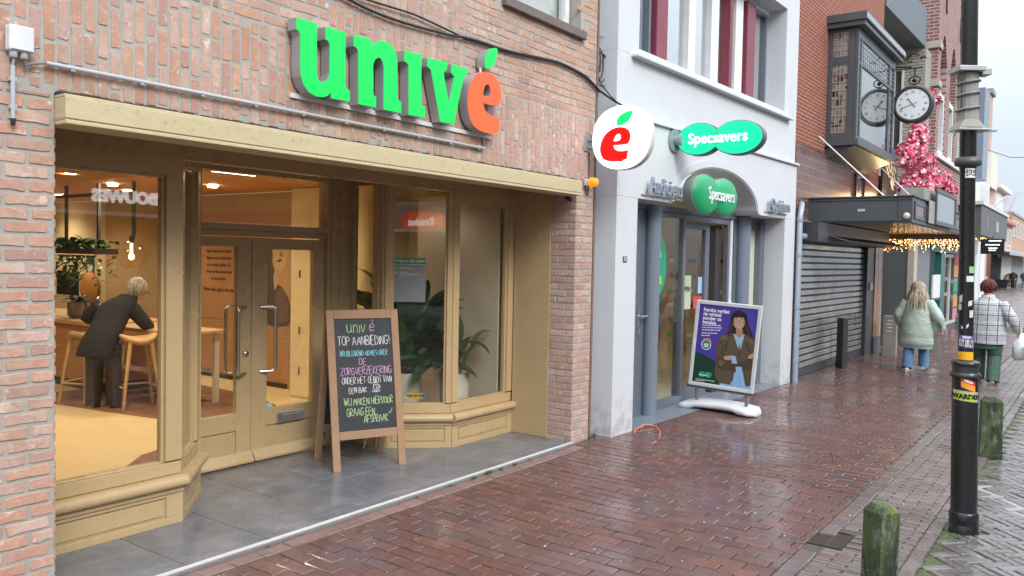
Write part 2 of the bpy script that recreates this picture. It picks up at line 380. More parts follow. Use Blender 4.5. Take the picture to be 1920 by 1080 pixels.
# road: herringbone at 45 degrees
road = wetbrick('road_clinker', [(.13, .12, .12), (.18, .175, .175), (.13, .10, .09), (.2, .195, .195), (.15, .125, .115), (.11, .105, .105)], .12, .34, 1.5, (.26, .25, .24))
pale = wetbrick('pale_marker_brick', [(.30, .31, .31), (.36, .37, .37)], .2, .4)
mb = MB(); Lh, Wh = .204, .068
c45, s45 = math.cos(R(45)), math.sin(R(45))
for i in range(-200, 200):
    for j in range(-60, 60):
        # herringbone cell: a long brick along a and one along b, stepping one width each time
        for kind in (0, 1):
            if kind == 0: a0, b0 = i * Wh + j * Lh * 2, i * Wh; a, b2, ang = a0 + Lh / 2, b0 + Wh / 2, 0
            else: a0, b0 = i * Wh + j * Lh * 2 + Lh, i * Wh; a, b2, ang = a0 + Wh / 2, b0 + Lh / 2 - Lh + Wh, R(90)
            X = 8 + a * c45 - b2 * s45; Y = -1 + a * s45 + b2 * c45
            if not (1.0 < X < 17 and -3.2 < Y < .80): continue
            if (X - 6.47) ** 2 + (Y - .74) ** 2 < .012: continue
            mk = abs((Y - .62) - .58 * (X - 7.55)) < .05
            paver(mb, X, Y, Lh - .009, Wh - .009, ang + R(45) + rnd.uniform(-.03, .03), mi=1 if mk else 0, top=.002 * math.sin(X * 2) + rnd.uniform(-.003, .003), tilt=.025, ch=.007)
struct('road', mb, [road, pale])
# tiled doorstep of the corner shop with its aluminium nosing
m, t, n, b = nodes('step_tile')
g = n.new('ShaderNodeNewGeometry')
f = noise(t, 3.2, 7, rough=.65, dist=.8); f2 = noise(t, 40, 4)
c = mixc(t, mrange(t, f, .3, .7, 0, 1), (.105, .115, .135), (.205, .215, .24)); c = mixc(t, mrange(t, f2, .5, .75, 0, .35), c, (.15, .125, .11))
link(t, c, b.inputs['Base Color']); link(t, mrange(t, noise(t, 2.2, 5), .3, .7, .13, .33), b.inputs['Roughness']); bump(t, b, f2, .06, .003)
tile_m = m
mb = MB(); S = .5755; x0 = 3.838 - 4 * S; g_ = .0025
mb.box(1.8, 6.83, 4.19, 6.0, -.05, .046, 1)
for i in range(10):
    for j in range(-2, 3):
        a, bq, cc, d = x0 + i * S, x0 + (i + 1) * S, 4.9 + j * .6, 4.9 + (j + 1) * .6
        a, bq, cc, d = max(a, 1.8), min(bq, 6.83), max(cc, 4.20), min(d, 6.0)
        if bq - a > .03 and d - cc > .03: mb.box(a + g_, bq - g_, cc + g_, d - g_, .0463, .0505 + rnd.uniform(-.0006, .0006), 0)
st = struct('entrance_step', mb, [tile_m, mat('grout', (.22, .23, .25), .7)], bevel=.0015, seg=1)
mb = MB()
mb.box(1.8, 6.84, 4.142, 4.19, .040, .052, 0); mb.box(1.8, 6.84, 4.146, 4.150, .0, .0395, 0); mb.box(1.8, 6.84, 4.158, 4.1625, .0522, .054, 1); mb.box(1.8, 6.84, 4.172, 4.1765, .0522, .054, 1); mb.box(1.8, 6.84, 4.186, 4.19, .0522, .055, 1)
tr = mb.build('step_nosing', [mat('alu_trim', (.55, .56, .56), .35, .8), mat('white_insert', (.75, .76, .76), .5)]); tag(tr, 'ribbed pale aluminium nosing along the edge of the grey tiled doorstep', 'edge trim')
# drain
g0 = thing('drain_grate', 'rusty iron gully grate sunk in the brick gutter', 'drain', (5.73, 1.43, -.01))
iron = mat('cast_iron', (.045, .042, .042), .45, .5)
mb = MB(); mb.box(5.55, 5.91, 1.33, 1.345, -.04, -.004); mb.box(5.55, 5.91, 1.535, 1.55, -.04, -.004); mb.box(5.55, 5.565, 1.345, 1.535, -.04, -.004); mb.box(5.895, 5.91, 1.345, 1.535, -.04, -.004); mb.box(5.55, 5.91, 1.33, 1.55, -.14, -.12)
mb.build('frame', iron, g0, bevel=.003)
mb = MB()
for i in range(9): mb.box(5.585 + i * .034, 5.598 + i * .034, 1.346, 1.534, -.03, -.008)
mb.box(5.566, 5.894, 1.43, 1.445, -.031, -.012)
mb.build('bar_grid', mat('rusty_iron', (.1, .075, .06), .6, .3), g0)
# weeds and grass tufts, and pale petals blown over the paving
grassm = mat('weed_green', (.08, .17, .03), .6, var=.4, vs=40)
mb = MB()
def tuft(mb, x, y, z, n, h):
    for _ in range(n):
        a = rnd.uniform(0, 6.28); l = h * rnd.uniform(.4, 1); r = rnd.uniform(0, h * .5); bx, by = x + r * math.cos(a), y + r * math.sin(a) * .5
        dx, dy = math.cos(a) * l * .6, math.sin(a) * l * .5; wv = .0035
        mb.add([(bx - wv, by, z), (bx + wv, by, z), (bx + dx * .5 + wv, by + dy * .5, z + l * .8), (bx + dx, by + dy, z + l * .9), (bx + dx * .5 - wv, by + dy * .5, z + l * .8)], [(0, 1, 2, 4), (4, 2, 3)])
for x, n, h in ((4.55, 10, .02), (4.95, 14, .025), (5.25, 26, .03), (5.42, 46, .045), (5.47, 30, .04), (5.62, 22, .03), (5.82, 26, .035), (6.05, 12, .02), (3.2, 6, .015), (7.28, 30, .05), (7.2, 16, .03)): tuft(mb, x, 4.134 if x < 7 else 4.19, .026, n, h)
for _ in range(170):
    a = rnd.uniform(0, 6.28); r = rnd.uniform(.1, .5); tuft(mb, 6.47 + r * math.cos(a) * 1.3, .72 + r * math.sin(a) * .7 - .05, -.006, 3, .022)
for _ in range(130):
    tuft(mb, rnd.uniform(4.6, 7.6), .86 + rnd.gauss(0, .02), -.006, 3, .022)
for _ in range(60): tuft(mb, 9.28 + rnd.uniform(-.2, .25), .80 + rnd.uniform(-.06, .06), 0, 4, .05)
for _ in range(130): tuft(mb, rnd.uniform(4.6, 9), rnd.uniform(-.1, .8), -.006, 2, .016)
o = mb.build('weeds', grassm); o['kind'] = 'stuff'; tag(o, 'green weeds and moss tufts in the paving joints', 'weeds')
mb = MB()
for _ in range(170):
    x, y = rnd.uniform(2.4, 9.5), rnd.uniform(1.0, 3.9); s = rnd.uniform(.004, .013); a = rnd.uniform(0, 6.28)
    q = [(x + s * rnd.uniform(.5, 1) * math.cos(a + k * 1.05), y + s * rnd.uniform(.5, 1) * math.sin(a + k * 1.05) * .7, (.008 + .028 * max(0, y - 3.0)) + rnd.uniform(0, .003)) for k in range(6)]
    mb.add(q, [tuple(range(6))])
o = mb.build('litter', mat('petal', (.62, .58, .5), .7)); o['kind'] = 'stuff'; tag(o, 'small pale petals and scraps scattered over the wet paving', 'litter')
tw = MB().tube([(9.15 - 1.2, 2.0, .008), (8.05, 2.02, .012), (8.3, 2.1, .008)], .005, 5).build('twig', mat('twig_brown', (.16, .09, .05), .8)); rebase(tw, (8, 2.0, .008)); tag(tw, 'thin brown twig lying on the red paving', 'twig')
# ================================================================== CORNER SHOP (insurance shop, tan joinery under a brick front)
rnd = random.Random(3)
brickA = island('handmade_brick', [(.42, .22, .15), (.46, .28, .21), (.30, .19, .175), (.5, .25, .16), (.50, .33, .26), (.38, .25, .22), (.45, .30, .25), (.34, .22, .21)], spots=.4, spotcol=(.52, .44, .37), big=(.8, .35, (.5, .33, .25)))
brickB = island('salmon_brick', [(.5, .25, .16), (.53, .31, .23), (.36, .22, .20), (.55, .29, .18), (.56, .38, .3), (.46, .31, .27), (.6, .44, .37), (.48, .27, .19)], spots=.45, spotcol=(.58, .49, .42), big=(.9, .3, (.52, .38, .31)))
brickC = island('pale_pink_brick', [(.48, .3, .24), (.56, .38, .31), (.45, .26, .21), (.6, .44, .37), (.5, .34, .29)], spots=.45, spotcol=(.65, .58, .52))
mortar = mat('mortar', (.37, .355, .315), .95, var=.2, vs=4, bs=90, bstr=.5)
shop = thing('shop_building', 'brick corner shop with tan timber shopfront under a yellowish beam', 'shop', (4.4, 4.2, 0))
fr = wallframe(0, 4.2, 1, 0)
mb = MB()
mb.box(-.8, 1.955, 4.2, 4.86, -.03, 2.61); mb.box(6.852, 7.172, 4.2, 4.87, -.03, 2.61)
mb.box(-.8, 5.64, 4.2, 4.44, 2.6101, 5.6); mb.box(5.64, 6.86, 4.2, 4.44, 2.6101, 4.02); mb.box(6.86, 7.172, 4.2, 4.44, 2.6101, 5.6); mb.box(5.64, 6.86, 4.2, 4.44, 5.3, 5.6)
wall = mb.build('wall', mortar, shop)
mb = MB()
brickfield(mb, fr, -.8, 1.952, 0.01, 2.60, L=.198, rnd=rnd, d=.005, rough=.004, mi=1)
brickfield(mb, fr, 6.855, 7.17, 0.03, 2.60, L=.2, rnd=rnd, d=.004, mi=2)
fr2 = lambda u, n, z: (6.852 - n, 4.2 + u, z)
brickfield(mb, fr2, 0.0, .285, 0.03, 2.60, L=.2, rnd=rnd, d=.004, mi=2)
fr3 = lambda u, n, z: (1.955 + n, 4.2 + u, z)
brickfield(mb, fr3, 0.0, .6, 0.03, 2.60, L=.2, rnd=rnd, d=.008, mi=0)
brickfield(mb, fr, -.8, 6.2, 2.625, 3.235, L=.2, rnd=rnd, vert=True, mi=1, rough=.0038)
brickfield(mb, fr, 6.2, 7.17, 2.625, 3.235, L=.2, rnd=rnd, vert=True, mi=2, rough=.004)
brickfield(mb, fr, -.8, 2.87, 3.25, 4.6, L=.2, rnd=rnd, vert=True, mi=0, rough=.0038)
brickfield(mb, fr, 2.88, 3.70, 3.25, 4.6, L=.2, rnd=rnd, mi=1)
brickfield(mb, fr, 3.71, 5.08, 3.25, 4.9, L=.2, rnd=rnd, vert=True, mi=1, rough=.0038)
brickfield(mb, fr, 5.1, 7.17, 3.25, 5.4, L=.2, rnd=rnd, mi=1, skip=lambda u, z: 5.6 < u < 6.9 and 3.97 < z < 5.32)
mb.build('brickwork', [brickA, brickB, brickC], wall)
# upper window with its sill
win = MB(); rect_ring(win, fr, 5.66, 6.84, 4.05, 5.28, .07, -.20, -.12); win = win.build('window', mat('white_paint', (.78, .78, .78), .45), shop, bevel=.004)
MB().obox(fr, 5.72, 6.78, -.165, -.16, 4.11, 5.22).build('pane', glass('window_glass', boost=2.2), win)
MB().obox(fr, 5.66, 6.84, -.24, -.235, 4.05, 5.28).build('net_curtain', mat('net_curtain_cloth', (.6, .62, .64), .9), win)
MB().obox(fr, 5.58, 6.90, -.12, .05, 3.965, 4.045).build('sill', mat('sill_stone', (.15, .12, .11), .6), win, bevel=.006)
# the beam over the front
def timber(name, col):
    m, t, n, b = nodes(name); f = noise(t, 3, 6); br_ = noise(t, 45, 4)
    c = mixc(t, f, tuple(x * .90 for x in col), tuple(x * 1.08 for x in col)); c = mixc(t, mrange(t, br_, .4, .7, 0, .09), c, tuple(x * .72 for x in col))
    c = mixc(t, mrange(t, noise(t, 6, 7, scaled_pos(t, (1, 1, .5)), dist=1), .5, .8, 0, .14), c, (col[0] * .62, col[1] * .6, col[2] * .62)); c = mixc(t, mrange(t, noise(t, 130, 3), .69, .74, 0, .7), c, (.62, .56, .45)); c = mixc(t, mrange(t, noise(t, 70, 3), .72, .76, 0, .4), c, (.16, .11, .06))
    link(t, c, b.inputs['Base Color']); link(t, mrange(t, f, .3, .7, .2, .38), b.inputs['Roughness']); bump(t, b, br_, .05, .003); MC[name] = m; return m
tan = timber('tan_paint', (.50, .365, .195)); tan_d = timber('tan_paint_darker', (.46, .34, .19))  # second tan is slightly darker: soffit, reveals, returns, door frame
m, t, n, b = nodes('beam_paint')
f = noise(t, 5, 6, scaled_pos(t, (.6, 1, 2))); f2 = noise(t, 26, 5)
c = mixc(t, f, (.47, .40, .235), (.56, .49, .31)); c = mixc(t, mrange(t, f2, .6, .74, 0, .6), c, (.36, .29, .16))
link(t, c, b.inputs['Base Color']); b.inputs['Roughness'].default_value = .55; bump(t, b, noise(t, 14, 6), .35, .012)
beam_m = m
mb = MB()
pr = [(4.085, 2.468), (4.085, 2.585), (4.105, 2.598), (4.3, 2.604), (4.3, 2.56), (4.105, 2.56), (4.105, 2.482), (4.098, 2.468)]
mb = MB().prism([(0, 0)] * 0 + [(1.958, 2.482), (1.958, 2.585), (6.765, 2.585), (6.765, 2.482)], lambda a, bb, d: (a, d, bb), 4.09, 4.30)
mb.box(1.958, 6.765, 4.084, 4.30, 2.455, 2.474); mb.box(1.958, 6.765, 4.096, 4.30, 2.4745, 2.4815); mb.box(1.958, 6.765, 4.10, 4.30, 2.5855, 2.600)
beam = mb.build('lintel_beam', beam_m, shop, bevel=.006)
mb = MB(); x = 1.96
while x < 6.75:                                        # ragged mortar and lead above the beam, the gap's shadow coloured in dark
    mb.box(x, x + .05, 4.16 + rnd.uniform(-.012, .01), 4.21, 2.6002, 2.612 + rnd.uniform(0, .012)); x += .052
mb.build('mortar_shade_strip', mat('gap_shade_dark', (.06, .045, .035), .95), beam)
MB().box(6.767, 6.80, 4.15, 4.21, 2.46, 2.58).build('bracket', mat('galv', (.42, .44, .45), .45, .7), beam, bevel=.003)
# timber front: plinths, sills, posts and glass, following the splayed plan
soff = MB(); soff.box(1.956, 6.85, 4.3005, 6.1, 2.56, 2.6); soff.build('soffit', tan_d, shop)
shg = glass('shop_glass', (.92, .92, .9), boost=2.3)
def front_bay(fr, L, name, gu0, gu1, gz0, gz1, post0, post1, ends=(0, 0)):
    """one straight stretch of shop window: u from 0 to L, n=0 is the face of the plinth"""
    f = MB()
    f.obox(fr, 0, L, -.09, 0, .05, .10)                                           # skirting
    f.obox(fr, 0, L, -.09, -.012, .10, .30)                                       # plinth board
    f.obox(fr, 0, gu0 - .0, -.012, 0, .1001, .262); f.obox(fr, gu1, L, -.012, 0, .1001, .262); f.obox(fr, gu0, gu1, -.012, 0, .235, .262)
    f.obox(fr, gu0 + .02, gu1 - .02, -.011, -.004, .118, .222)
    f.obox(fr, 0, L, -.1, .012, .2625, .285); f.obox(fr, 0, L, -.1, -.02, .376, gz0 - .012)
    f.obox(fr, 0, L, -.1, -.034, gz0 - .0118, gz0)
    f.obox(fr, 0, gu0, -.1, -.012, gz0 + .0005, 2.559); f.obox(fr, gu1, L, -.1, -.012, gz0 + .0005, 2.559)
    f.obox(fr, gu0, gu1, -.1, -.012, gz1, 2.559)
    for a, bb in ((gu0, gu0 + .022), (gu1 - .022, gu1)): f.obox(fr, a, bb, -.08, -.034, gz0, gz1)
    f.obox(fr, gu0 + .022, gu1 - .022, -.08, -.034, gz1 - .02, gz1)
    o = f.build(name, tan, shop, bevel=.003)
    s = MB(); n_ = 7; pts = [(-.1, .2855), (.015, .2855), (.02, .295)] + [(.028 + .026 * math.sin(a), .333 - .034 * math.cos(a)) for a in [math.pi * k / n_ for k in range(n_ + 1)]] + [(.018, .371), (-.1, .3755)]
    s.prism(pts, lambda a, bb, d: fr(d, a, bb), -ends[0], L + ends[1], smooth=False); s.build('sill_moulding', tan, o)
    g = MB(); g.obox(fr, gu0 + .02, gu1 - .02, -.064, -.058, gz0 - .004, gz1 - .015); g.build('pane', shg, o)
    return o
w1 = front_bay(wallframe(1.957, 4.92, 1, 0), 1.158, 'shop_window', .12, 1.04, .47, 2.34, 0, 0, (0, .012))
sl_ = math.hypot(.43, .45)
w2 = front_bay(wallframe(3.118, 4.925, .43, .45), sl_, 'shop_window', .08, sl_ - .09, .47, 2.42, 0, 0, (.01, .012))
w3 = front_bay(wallframe(5.47, 5.365, .42, -.435), math.hypot(.42, .435), 'shop_window', .03, math.hypot(.42, .435) - .06, .47, 2.48, 0, 0, (.012, .01))
w4 = front_bay(wallframe(5.893, 4.92, 1, 0), .957, 'shop_window', .085, .868, .475, 2.37, 0, 0, (.012, 0))
mb = MB(); mb.box(6.838, 6.8518, 4.485, 4.92, .05, 2.559); mb.box(1.956, 1.97, 4.485, 4.92, .05, 2.559); mb.box(1.95, 6.85, 4.925, 5.02, 2.45, 2.5598)
mb.build('reveal_panel', tan_d, shop, bevel=.002)
# short returns beside the doors
mb = MB(); mb.box(3.5, 3.56, 5.40, 5.86, .05, 2.559); mb.build('return_panel', tan_d, shop)
mb = MB(); X0, X1 = 5.448, 5.50
mb.box(X0, X1, 5.375, 5.55, .05, 2.559); mb.box(X0, X1, 5.55, 5.86, .05, .47); mb.box(X0, X1, 5.80, 5.86, .471, 2.559); mb.box(X0, X1, 5.551, 5.799, 2.5, 2.559)
mb.box(X0 - .012, X0, 5.40, 5.425, .05, 2.55); mb.box(X0 - .012, X0, 5.46, 5.475, .05, 2.55)
rt = mb.build('return_panel', tan_d, shop, bevel=.003)
MB().box(X0 + .02, X0 + .026, 5.55, 5.80, .47, 2.5).build('pane', shg, rt)
# door frame, transom light and the two doors
mb = MB()
mb.box(3.56, 3.66, 5.84, 5.98, .05, 2.559); mb.box(5.165, 5.447, 5.85, 5.98, .05, 2.559); mb.box(5.21, 5.25, 5.835, 5.85, .05, 2.559); mb.box(5.31, 5.36, 5.838, 5.85, .05, 2.559)
mb.box(3.66, 5.165, 5.86, 5.98, 2.51, 2.559); mb.box(3.66, 5.165, 5.82, 5.98, 2.035, 2.085); mb.box(3.66, 5.165, 5.865, 5.98, 1.985, 2.0345)
df = mb.build('door_frame', tan_d, shop, bevel=.004)
MB().box(3.66, 5.165, 5.91, 5.916, 2.085, 2.51).build('transom_pane', shg, df)
m, t, n, b = nodes('brushed_steel'); setc(b, Base_Color=(.62, .61, .59, 1), Metallic=1.0, Roughness=.24); steel = m
def door(x0, x1, gx0, gx1, gz0, gz1, hs, slot):
    y0, y1 = 5.885, 5.935; m_ = MB()
    m_.box(x0, gx0, y0, y1, .07, 1.975); m_.box(gx1, x1, y0, y1, .07, 1.975); m_.box(gx0, gx1, y0, y1, gz1, 1.975); m_.box(gx0, gx1, y0, y1, .345, gz0)
    m_.box(gx0, gx1, y0, y1, .07, .125); m_.box(gx0, gx1, y0 + .014, y1, .1251, .3449); m_.box(gx0 + .025, gx1 - .025, y0 + .008, y0 + .015, .148, .322)
    d_ = m_.build('door', tan, shop, bevel=.003)
    k_ = MB(); k_.prism([(y0, .16), (y0 - .012, .155), (y0 - .055, .085), (y0 - .055, .066), (y0, .066)], lambda a, bb, d: (d, a, bb), x0 + .004, x1 - .004); k_.build('weather_bar', tan, d_, bevel=.002)
    MB().box(gx0 - .005, gx1 + .005, 5.908, 5.914, gz0 - .005, gz1 + .005).build('pane', shg, d_)
    for yy, sg in ((y0, -1), (y1, 1)):
        hx = gx1 + .085 if hs < 0 else gx0 - .075
        h = MB(); q = []
        for k in range(7):
            a = math.pi / 2 * k / 6; q.append((.03 * (1 - math.sin(a)), .03 * (1 - math.cos(a))))
        dx, dy = hs * .115, sg * .062
        P = [(hx, yy, 1.385)] + [(hx + dx * (1 - e0 / .13), yy + dy * (1 - e0 / .13), 1.385 - e1) for e0, e1 in q] + [(hx + dx * (1 - e0 / .13), yy + dy * (1 - e0 / .13), .825 + e1) for e0, e1 in reversed(q)] + [(hx, yy, .825)]
        h.tube(P, .0145, 10); h.build('handle', steel, d_)
    return d_
d1 = door(3.664, 4.362, 3.78, 4.215, .492, 1.895, -1, False)
d2 = door(4.368, 5.161, 4.522, 5.03, .492, 1.88, 1, True)
MB().lathe([(0, -.022), (.022, -.022), (.024, -.004), (.024, 0)], (4.297, 5.885, .997), 16, ax='y').build('lock', steel, d1)
mb = MB(); mb.box(4.63, 4.925, 5.868, 5.886, .348, .438); sl2 = mb.build('letter_slot', steel, d2, bevel=.003); MB().box(4.665, 4.89, 5.862, 5.868, .368, .42).build('flap', steel, sl2, bevel=.003)
MB().box(4.52, 4.60, 5.905, 5.907, .495, .535).build('sticker', mat('sticker_teal', (.35, .6, .55), .4), d2)
mb = MB(); mb.box(4.355, 4.375, 5.872, 5.884, .08, 1.975); mb.build('meeting_bead', tan, d2, bevel=.003)
# ---------------- inside the shop
floor_poly = [(-2, 4.95), (3.1, 4.99), (3.53, 5.44), (3.57, 5.99), (5.45, 5.99), (5.49, 5.45), (5.9, 5.0), (7.05, 4.99), (7.05, 17), (-2, 17)]
MB().prism(floor_poly, lambda a, bb, d: (a, bb, d), -.02, .049).build('interior_floor', mat('cork_floor', (.62, .49, .27), .5, var=.06, vs=3), shop)
rug = MB(); rug.prism([(4.45, 10.6), (4.57, 9.83), (4.70, 9.0), (4.83, 8.33), (4.95, 7.7), (5.3, 7.3), (5.8, 7.35), (6.2, 7.9), (6.4, 8.5), (6.45, 9.0), (6.48, 9.8), (6.4, 10.6)], lambda a, bb, d: (a, bb, d), .0492, .053)
rug.prism([(2.9, 6.05), (3.2, 6.35), (3.58, 6.5), (3.9, 6.8), (4.4, 7.0), (5.0, 6.9), (5.3, 6.4), (5.3, 6.0), (3.6, 6.0)], lambda a, bb, d: (a, bb, d), .0492, .053)
rug.build('floor_inlay', mat('brown_inlay', (.2, .095, .055), .7), shop)
m, t, n, b = nodes('slat_ceiling')
wv = n.new('ShaderNodeTexWave'); wv.bands_direction = 'Y'; wv.inputs['Scale'].default_value = 2.2; wv.inputs['Distortion'].default_value = .4; wv.inputs['Detail'].default_value = 1
g = n.new('ShaderNodeNewGeometry'); link(t, g.outputs['Position'], wv.inputs['Vector'])
c = mixc(t, noise(t, 3, 5, scaled_pos(t, (.5, 6, 1))), (.58, .27, .12), (.70, .37, .18)); link(t, c, b.inputs['Base Color']); b.inputs['Roughness'].default_value = .6
ceil_m = m
mb = MB(); mb.box(-2, 7.05, 5.95, 17, 2.662, 2.70, 0); mb.box(-2, 3.5, 5.06, 5.95, 2.662, 2.70, 0); mb.box(5.5, 7.05, 5.06, 5.95, 2.662, 2.70, 0)
k = 6.5
while k < 9.6: mb.box(2.0, 4.75, k, k + .04, 2.63, 2.661, 1); k += .1
cei = mb.build('ceiling', [ceil_m, mat('slat_wood', (.55, .32, .13), .6)], shop)
cream = mat('cream_wall', (.74, .62, .40), .8, var=.04)
woodw = mat('wood_panel', (.44, .24, .11), .45, var=.16, vs=2)
mb = MB()
mb.box(7.05, 7.1, 13.4, 17, .05, 2.66, 0); mb.box(7.05, 7.1, 11.3, 13.4, .05, 2.66, 2); mb.box(7.05, 7.1, 8.2, 11.3, .05, .885, 1); mb.box(7.05, 7.1, 8.2, 11.3, .893, 2.42, 1); mb.box(7.062, 7.1, 8.2, 11.3, .885, .893, 3); mb.box(7.05, 7.1, 8.2, 11.3, 2.42, 2.66, 2); mb.box(7.05, 7.1, 4.9, 8.2, .05, 2.66, 0)
mb.box(7.03, 7.05, 8.75, 10.8, .05, .11, 3)
mb.box(-2.05, -2, 4.9, 17, .05, 2.66, 0); mb.box(-2, 7.05, 17, 17.05, .05, 2.66, 0); mb.box(-2, 1.95, 4.87, 4.93, .05, 2.66, 0)
mb.build('interior_wall', [cream, woodw, mat('tan_wall', (.5, .36, .19), .8), mat('shadow_gap', (.05, .03, .02), .8)], shop)
# cream cupboard wall seen through the right door
mb = MB(); mb.box(6.7, 7.049, 6.6, 8.26, .055, 2.655); cb_ = mb.build('cupboard', mat('cream_paint', (.76, .64, .38), .5), shop)
mb = MB()
for y0, y1 in ((7.10, 7.66), (7.7, 8.2)): mb.box(6.685, 6.6995, y0, y1, .08, 2.36)
mb.build('cupboard_door', MC['cream_paint'], cb_, bevel=.004); mb = MB()
for z in (.85, 1.55, .35): mb.box(6.676, 6.685, 8.06, 8.08, z, z + .09)
mb.build('hinge', mat('brass', (.35, .24, .1), .35, .9), cb_)
# translucent display screen behind the right-hand window
MB().box(6.72, 6.74, 5.03, 6.15, .06, 2.5).build('window_screen', mat('greige_screen', (.66, .62, .53), .7, var=.05), shop)
mb = MB(); mb.box(6.15, 6.25, 6.7, 7.0, .05, 2.66); mb.box(5.9, 6.02, 6.35, 6.42, .05, 2.66); mb.build('interior_column', mat('brown_column', (.36, .25, .13), .5), shop)
# ceiling spots: small lamps that really light the room
spot_m = emit('lamp_glow', (1, .82, .5), 30)
def spot(x, y, e=26, vis=True):
    if vis:
        s_ = MB().lathe([(0, 2.628), (.055, 2.632), (.062, 2.6595)], (x, y, 0), 14).build('ceiling_spot', spot_m, cei)
    l = bpy.data.lights.new('ceiling_lamp', 'SPOT'); l.energy = e; l.color = (1, .81, .56); l.spot_size = R(150); l.spot_blend = .9; l.shadow_soft_size = .12
    o = bpy.data.objects.new('ceiling_lamp', l); C.objects.link(o); o.location = (x, y, 2.61)
for x, y in ((4.26, 8.8), (4.476, 7.985), (6.006, 10.82), (6.08, 12.9), (5.98, 8.85)): spot(x, y, 66)
for x, y in ((2.6, 6.3), (3.2, 8.2), (4.3, 6.9), (5.9, 7.0), (6.3, 5.8), (5.3, 9.9), (6.5, 14.5), (4.0, 11.5), (2.2, 10)): spot(x, y, 56)
MB().box(4.85, 5.35, 7.17, 7.2, 2.64, 2.661).build('ceiling_strip', emit('strip_glow', (1, .9, .7), 6), cei)
# lettering on the wood panel and the big black-and-white portrait print
fw = lambda a, bb, d: (7.05 - d, 10.27 - a, bb)
mb = MB()
for i, l in enumerate(('lage drempels en korte', 'lijnen en een luisterend', 'oor zonder gedoe. Zo', 'doen we het samen met', 'al onze leden.')): mb.text(l, .062, lambda a, bb, d, i=i: fw(a, 1.86 - i * .098 + bb, d), .004, bold=.002)
mb.text('Want daar gaat u de mee', .072, lambda a, bb, d: fw(a, 1.31 + bb, d), .004, bold=.003)
mb.build('wall_lettering', mat('brown_ink', (.14, .05, .02), .7), shop)
# ================================================================== WHITE OPTICIAN'S BUILDING
rnd = random.Random(5)
W4 = wallframe(7.39, 4.05, 5.25, -.195); LW = 5.254
m, t, n, b = nodes('white_render')
f = noise(t, 2.2, 6); f2 = noise(t, 110, 3); f3 = noise(t, 4, 6, scaled_pos(t, (5, 5, .6)))
c = mixc(t, f, (.55, .575, .61), (.61, .635, .665)); c = mixc(t, mrange(t, f3, .56, .74, 0, .4), c, (.5, .515, .525)); gz = n.new('ShaderNodeNewGeometry'); sz = n.new('ShaderNodeSeparateXYZ'); link(t, gz.outputs['Position'], sz.inputs[0]); lo_ = mrange(t, sz.outputs['Z'], .05, .55, 1, 0); mg = n.new('ShaderNodeMath'); mg.operation = 'MULTIPLY'; link(t, lo_, mg.inputs[0]); link(t, mrange(t, noise(t, 9, 6), .46, .66, 0, .65), mg.inputs[1]); c = mixc(t, mg.outputs[0], c, (.30, .29, .26)); c = mixc(t, mrange(t, noise(t, 60, 3), .66, .74, 0, .5), c, (.4, .4, .4))
link(t, c, b.inputs['Base Color']); b.inputs['Roughness'].default_value = .85; bump(t, b, f2, .35, .004)
white = m
opt = thing('optician_building', 'white rendered optician shop with arched entrance and grey doors', 'shop', (10, 4, 0))
mb = MB()
mb.obox(W4, 0, .43, -.55, 0, -.02, 2.50); mb.obox(W4, 4.82, LW, -.55, 0, -.02, 2.50)
arch = [(2.5 + 1.24 * math.cos(a), 2.50 + .50 * math.sin(a) ** 1.0) for a in [math.pi - math.pi * k / 28 for k in range(29)]]
mb.prism([(0, 2.5005), (1.2, 2.5005)] + arch[1:-1] + [(3.78, 2.5005), (LW, 2.5005), (LW, 3.32), (0, 3.32)], lambda u, z, d: W4(u, d, z), -.55, 0)
mb.obox(W4, 0, LW, -.55, -.03, 3.3201, 3.98)
mb.obox(W4, 0, .43, -.55, -.03, 3.9801, 8); mb.obox(W4, 4.74, LW, -.55, -.03, 3.9801, 8); mb.obox(W4, .4301, 4.7399, -.55, -.03, 5.55, 8)
mb.obox(W4, .4301, 4.7399, -.55, -.03, 3.9801, 4.07)
bw = mb.build('wall', white, opt, bevel=.004)
MB().obox(W4, -.02, LW + .03, -.05, .035, 3.322, 3.352).build('ledge', white, bw, bevel=.004)
MB().obox(W4, .27, 4.92, -.05, .05, 3.955, 3.985).build('window_ledge', white, bw, bevel=.006)
ho = [(2.5 + 1.34 * math.cos(a), 2.52 + .585 * math.sin(a)) for a in [math.pi - math.pi * k / 30 for k in range(31)]]
ho2 = [(2.5 + 1.25 * math.cos(a), 2.52 + .495 * math.sin(a)) for a in [math.pi * k / 30 for k in range(31)]]
MB().prism(ho + ho2, lambda u, z, d: W4(u, d, z), .001, .012).build('arch_band', white, bw)
# upper window: red curtain pillars, white mullions, pale glass
up = MB(); up.obox(W4, .43, 4.74, -.36, -.29, 4.07, 4.11); up.obox(W4, .43, 4.74, -.36, -.29, 5.46, 5.55)
for a, bb in ((2.02, 2.2), (2.66, 2.88), (3.42, 3.66)): up.obox(W4, a, bb, -.36, -.25, 4.11, 5.46)
upw = up.build('window', mat('mullion_white', (.76, .78, .8), .5), opt, bevel=.004)
red_m = mat('dark_red_paint', (.22, .045, .07), .4)
for a, bb in ((1.16, 1.42), (3.17, 3.26), (3.75, 4.03)):
    MB().obox(W4, a, bb, -.36, -.22, 4.11, 5.46).build('red_pillar', red_m, upw, bevel=.01)
grey = mat('grey_alu', (.155, .18, .215), .38, .2, var=.08)
for a, bb in ((.86, 1.11), (4.08, 4.60)):
    mb = MB(); rect_ring(mb, W4, a, bb, 4.11, 5.46, .05, -.36, -.27); mb.build('side_frame', grey, upw, bevel=.004)
pg = glass('upper_glass', (.9, .92, .93), boost=6.5)
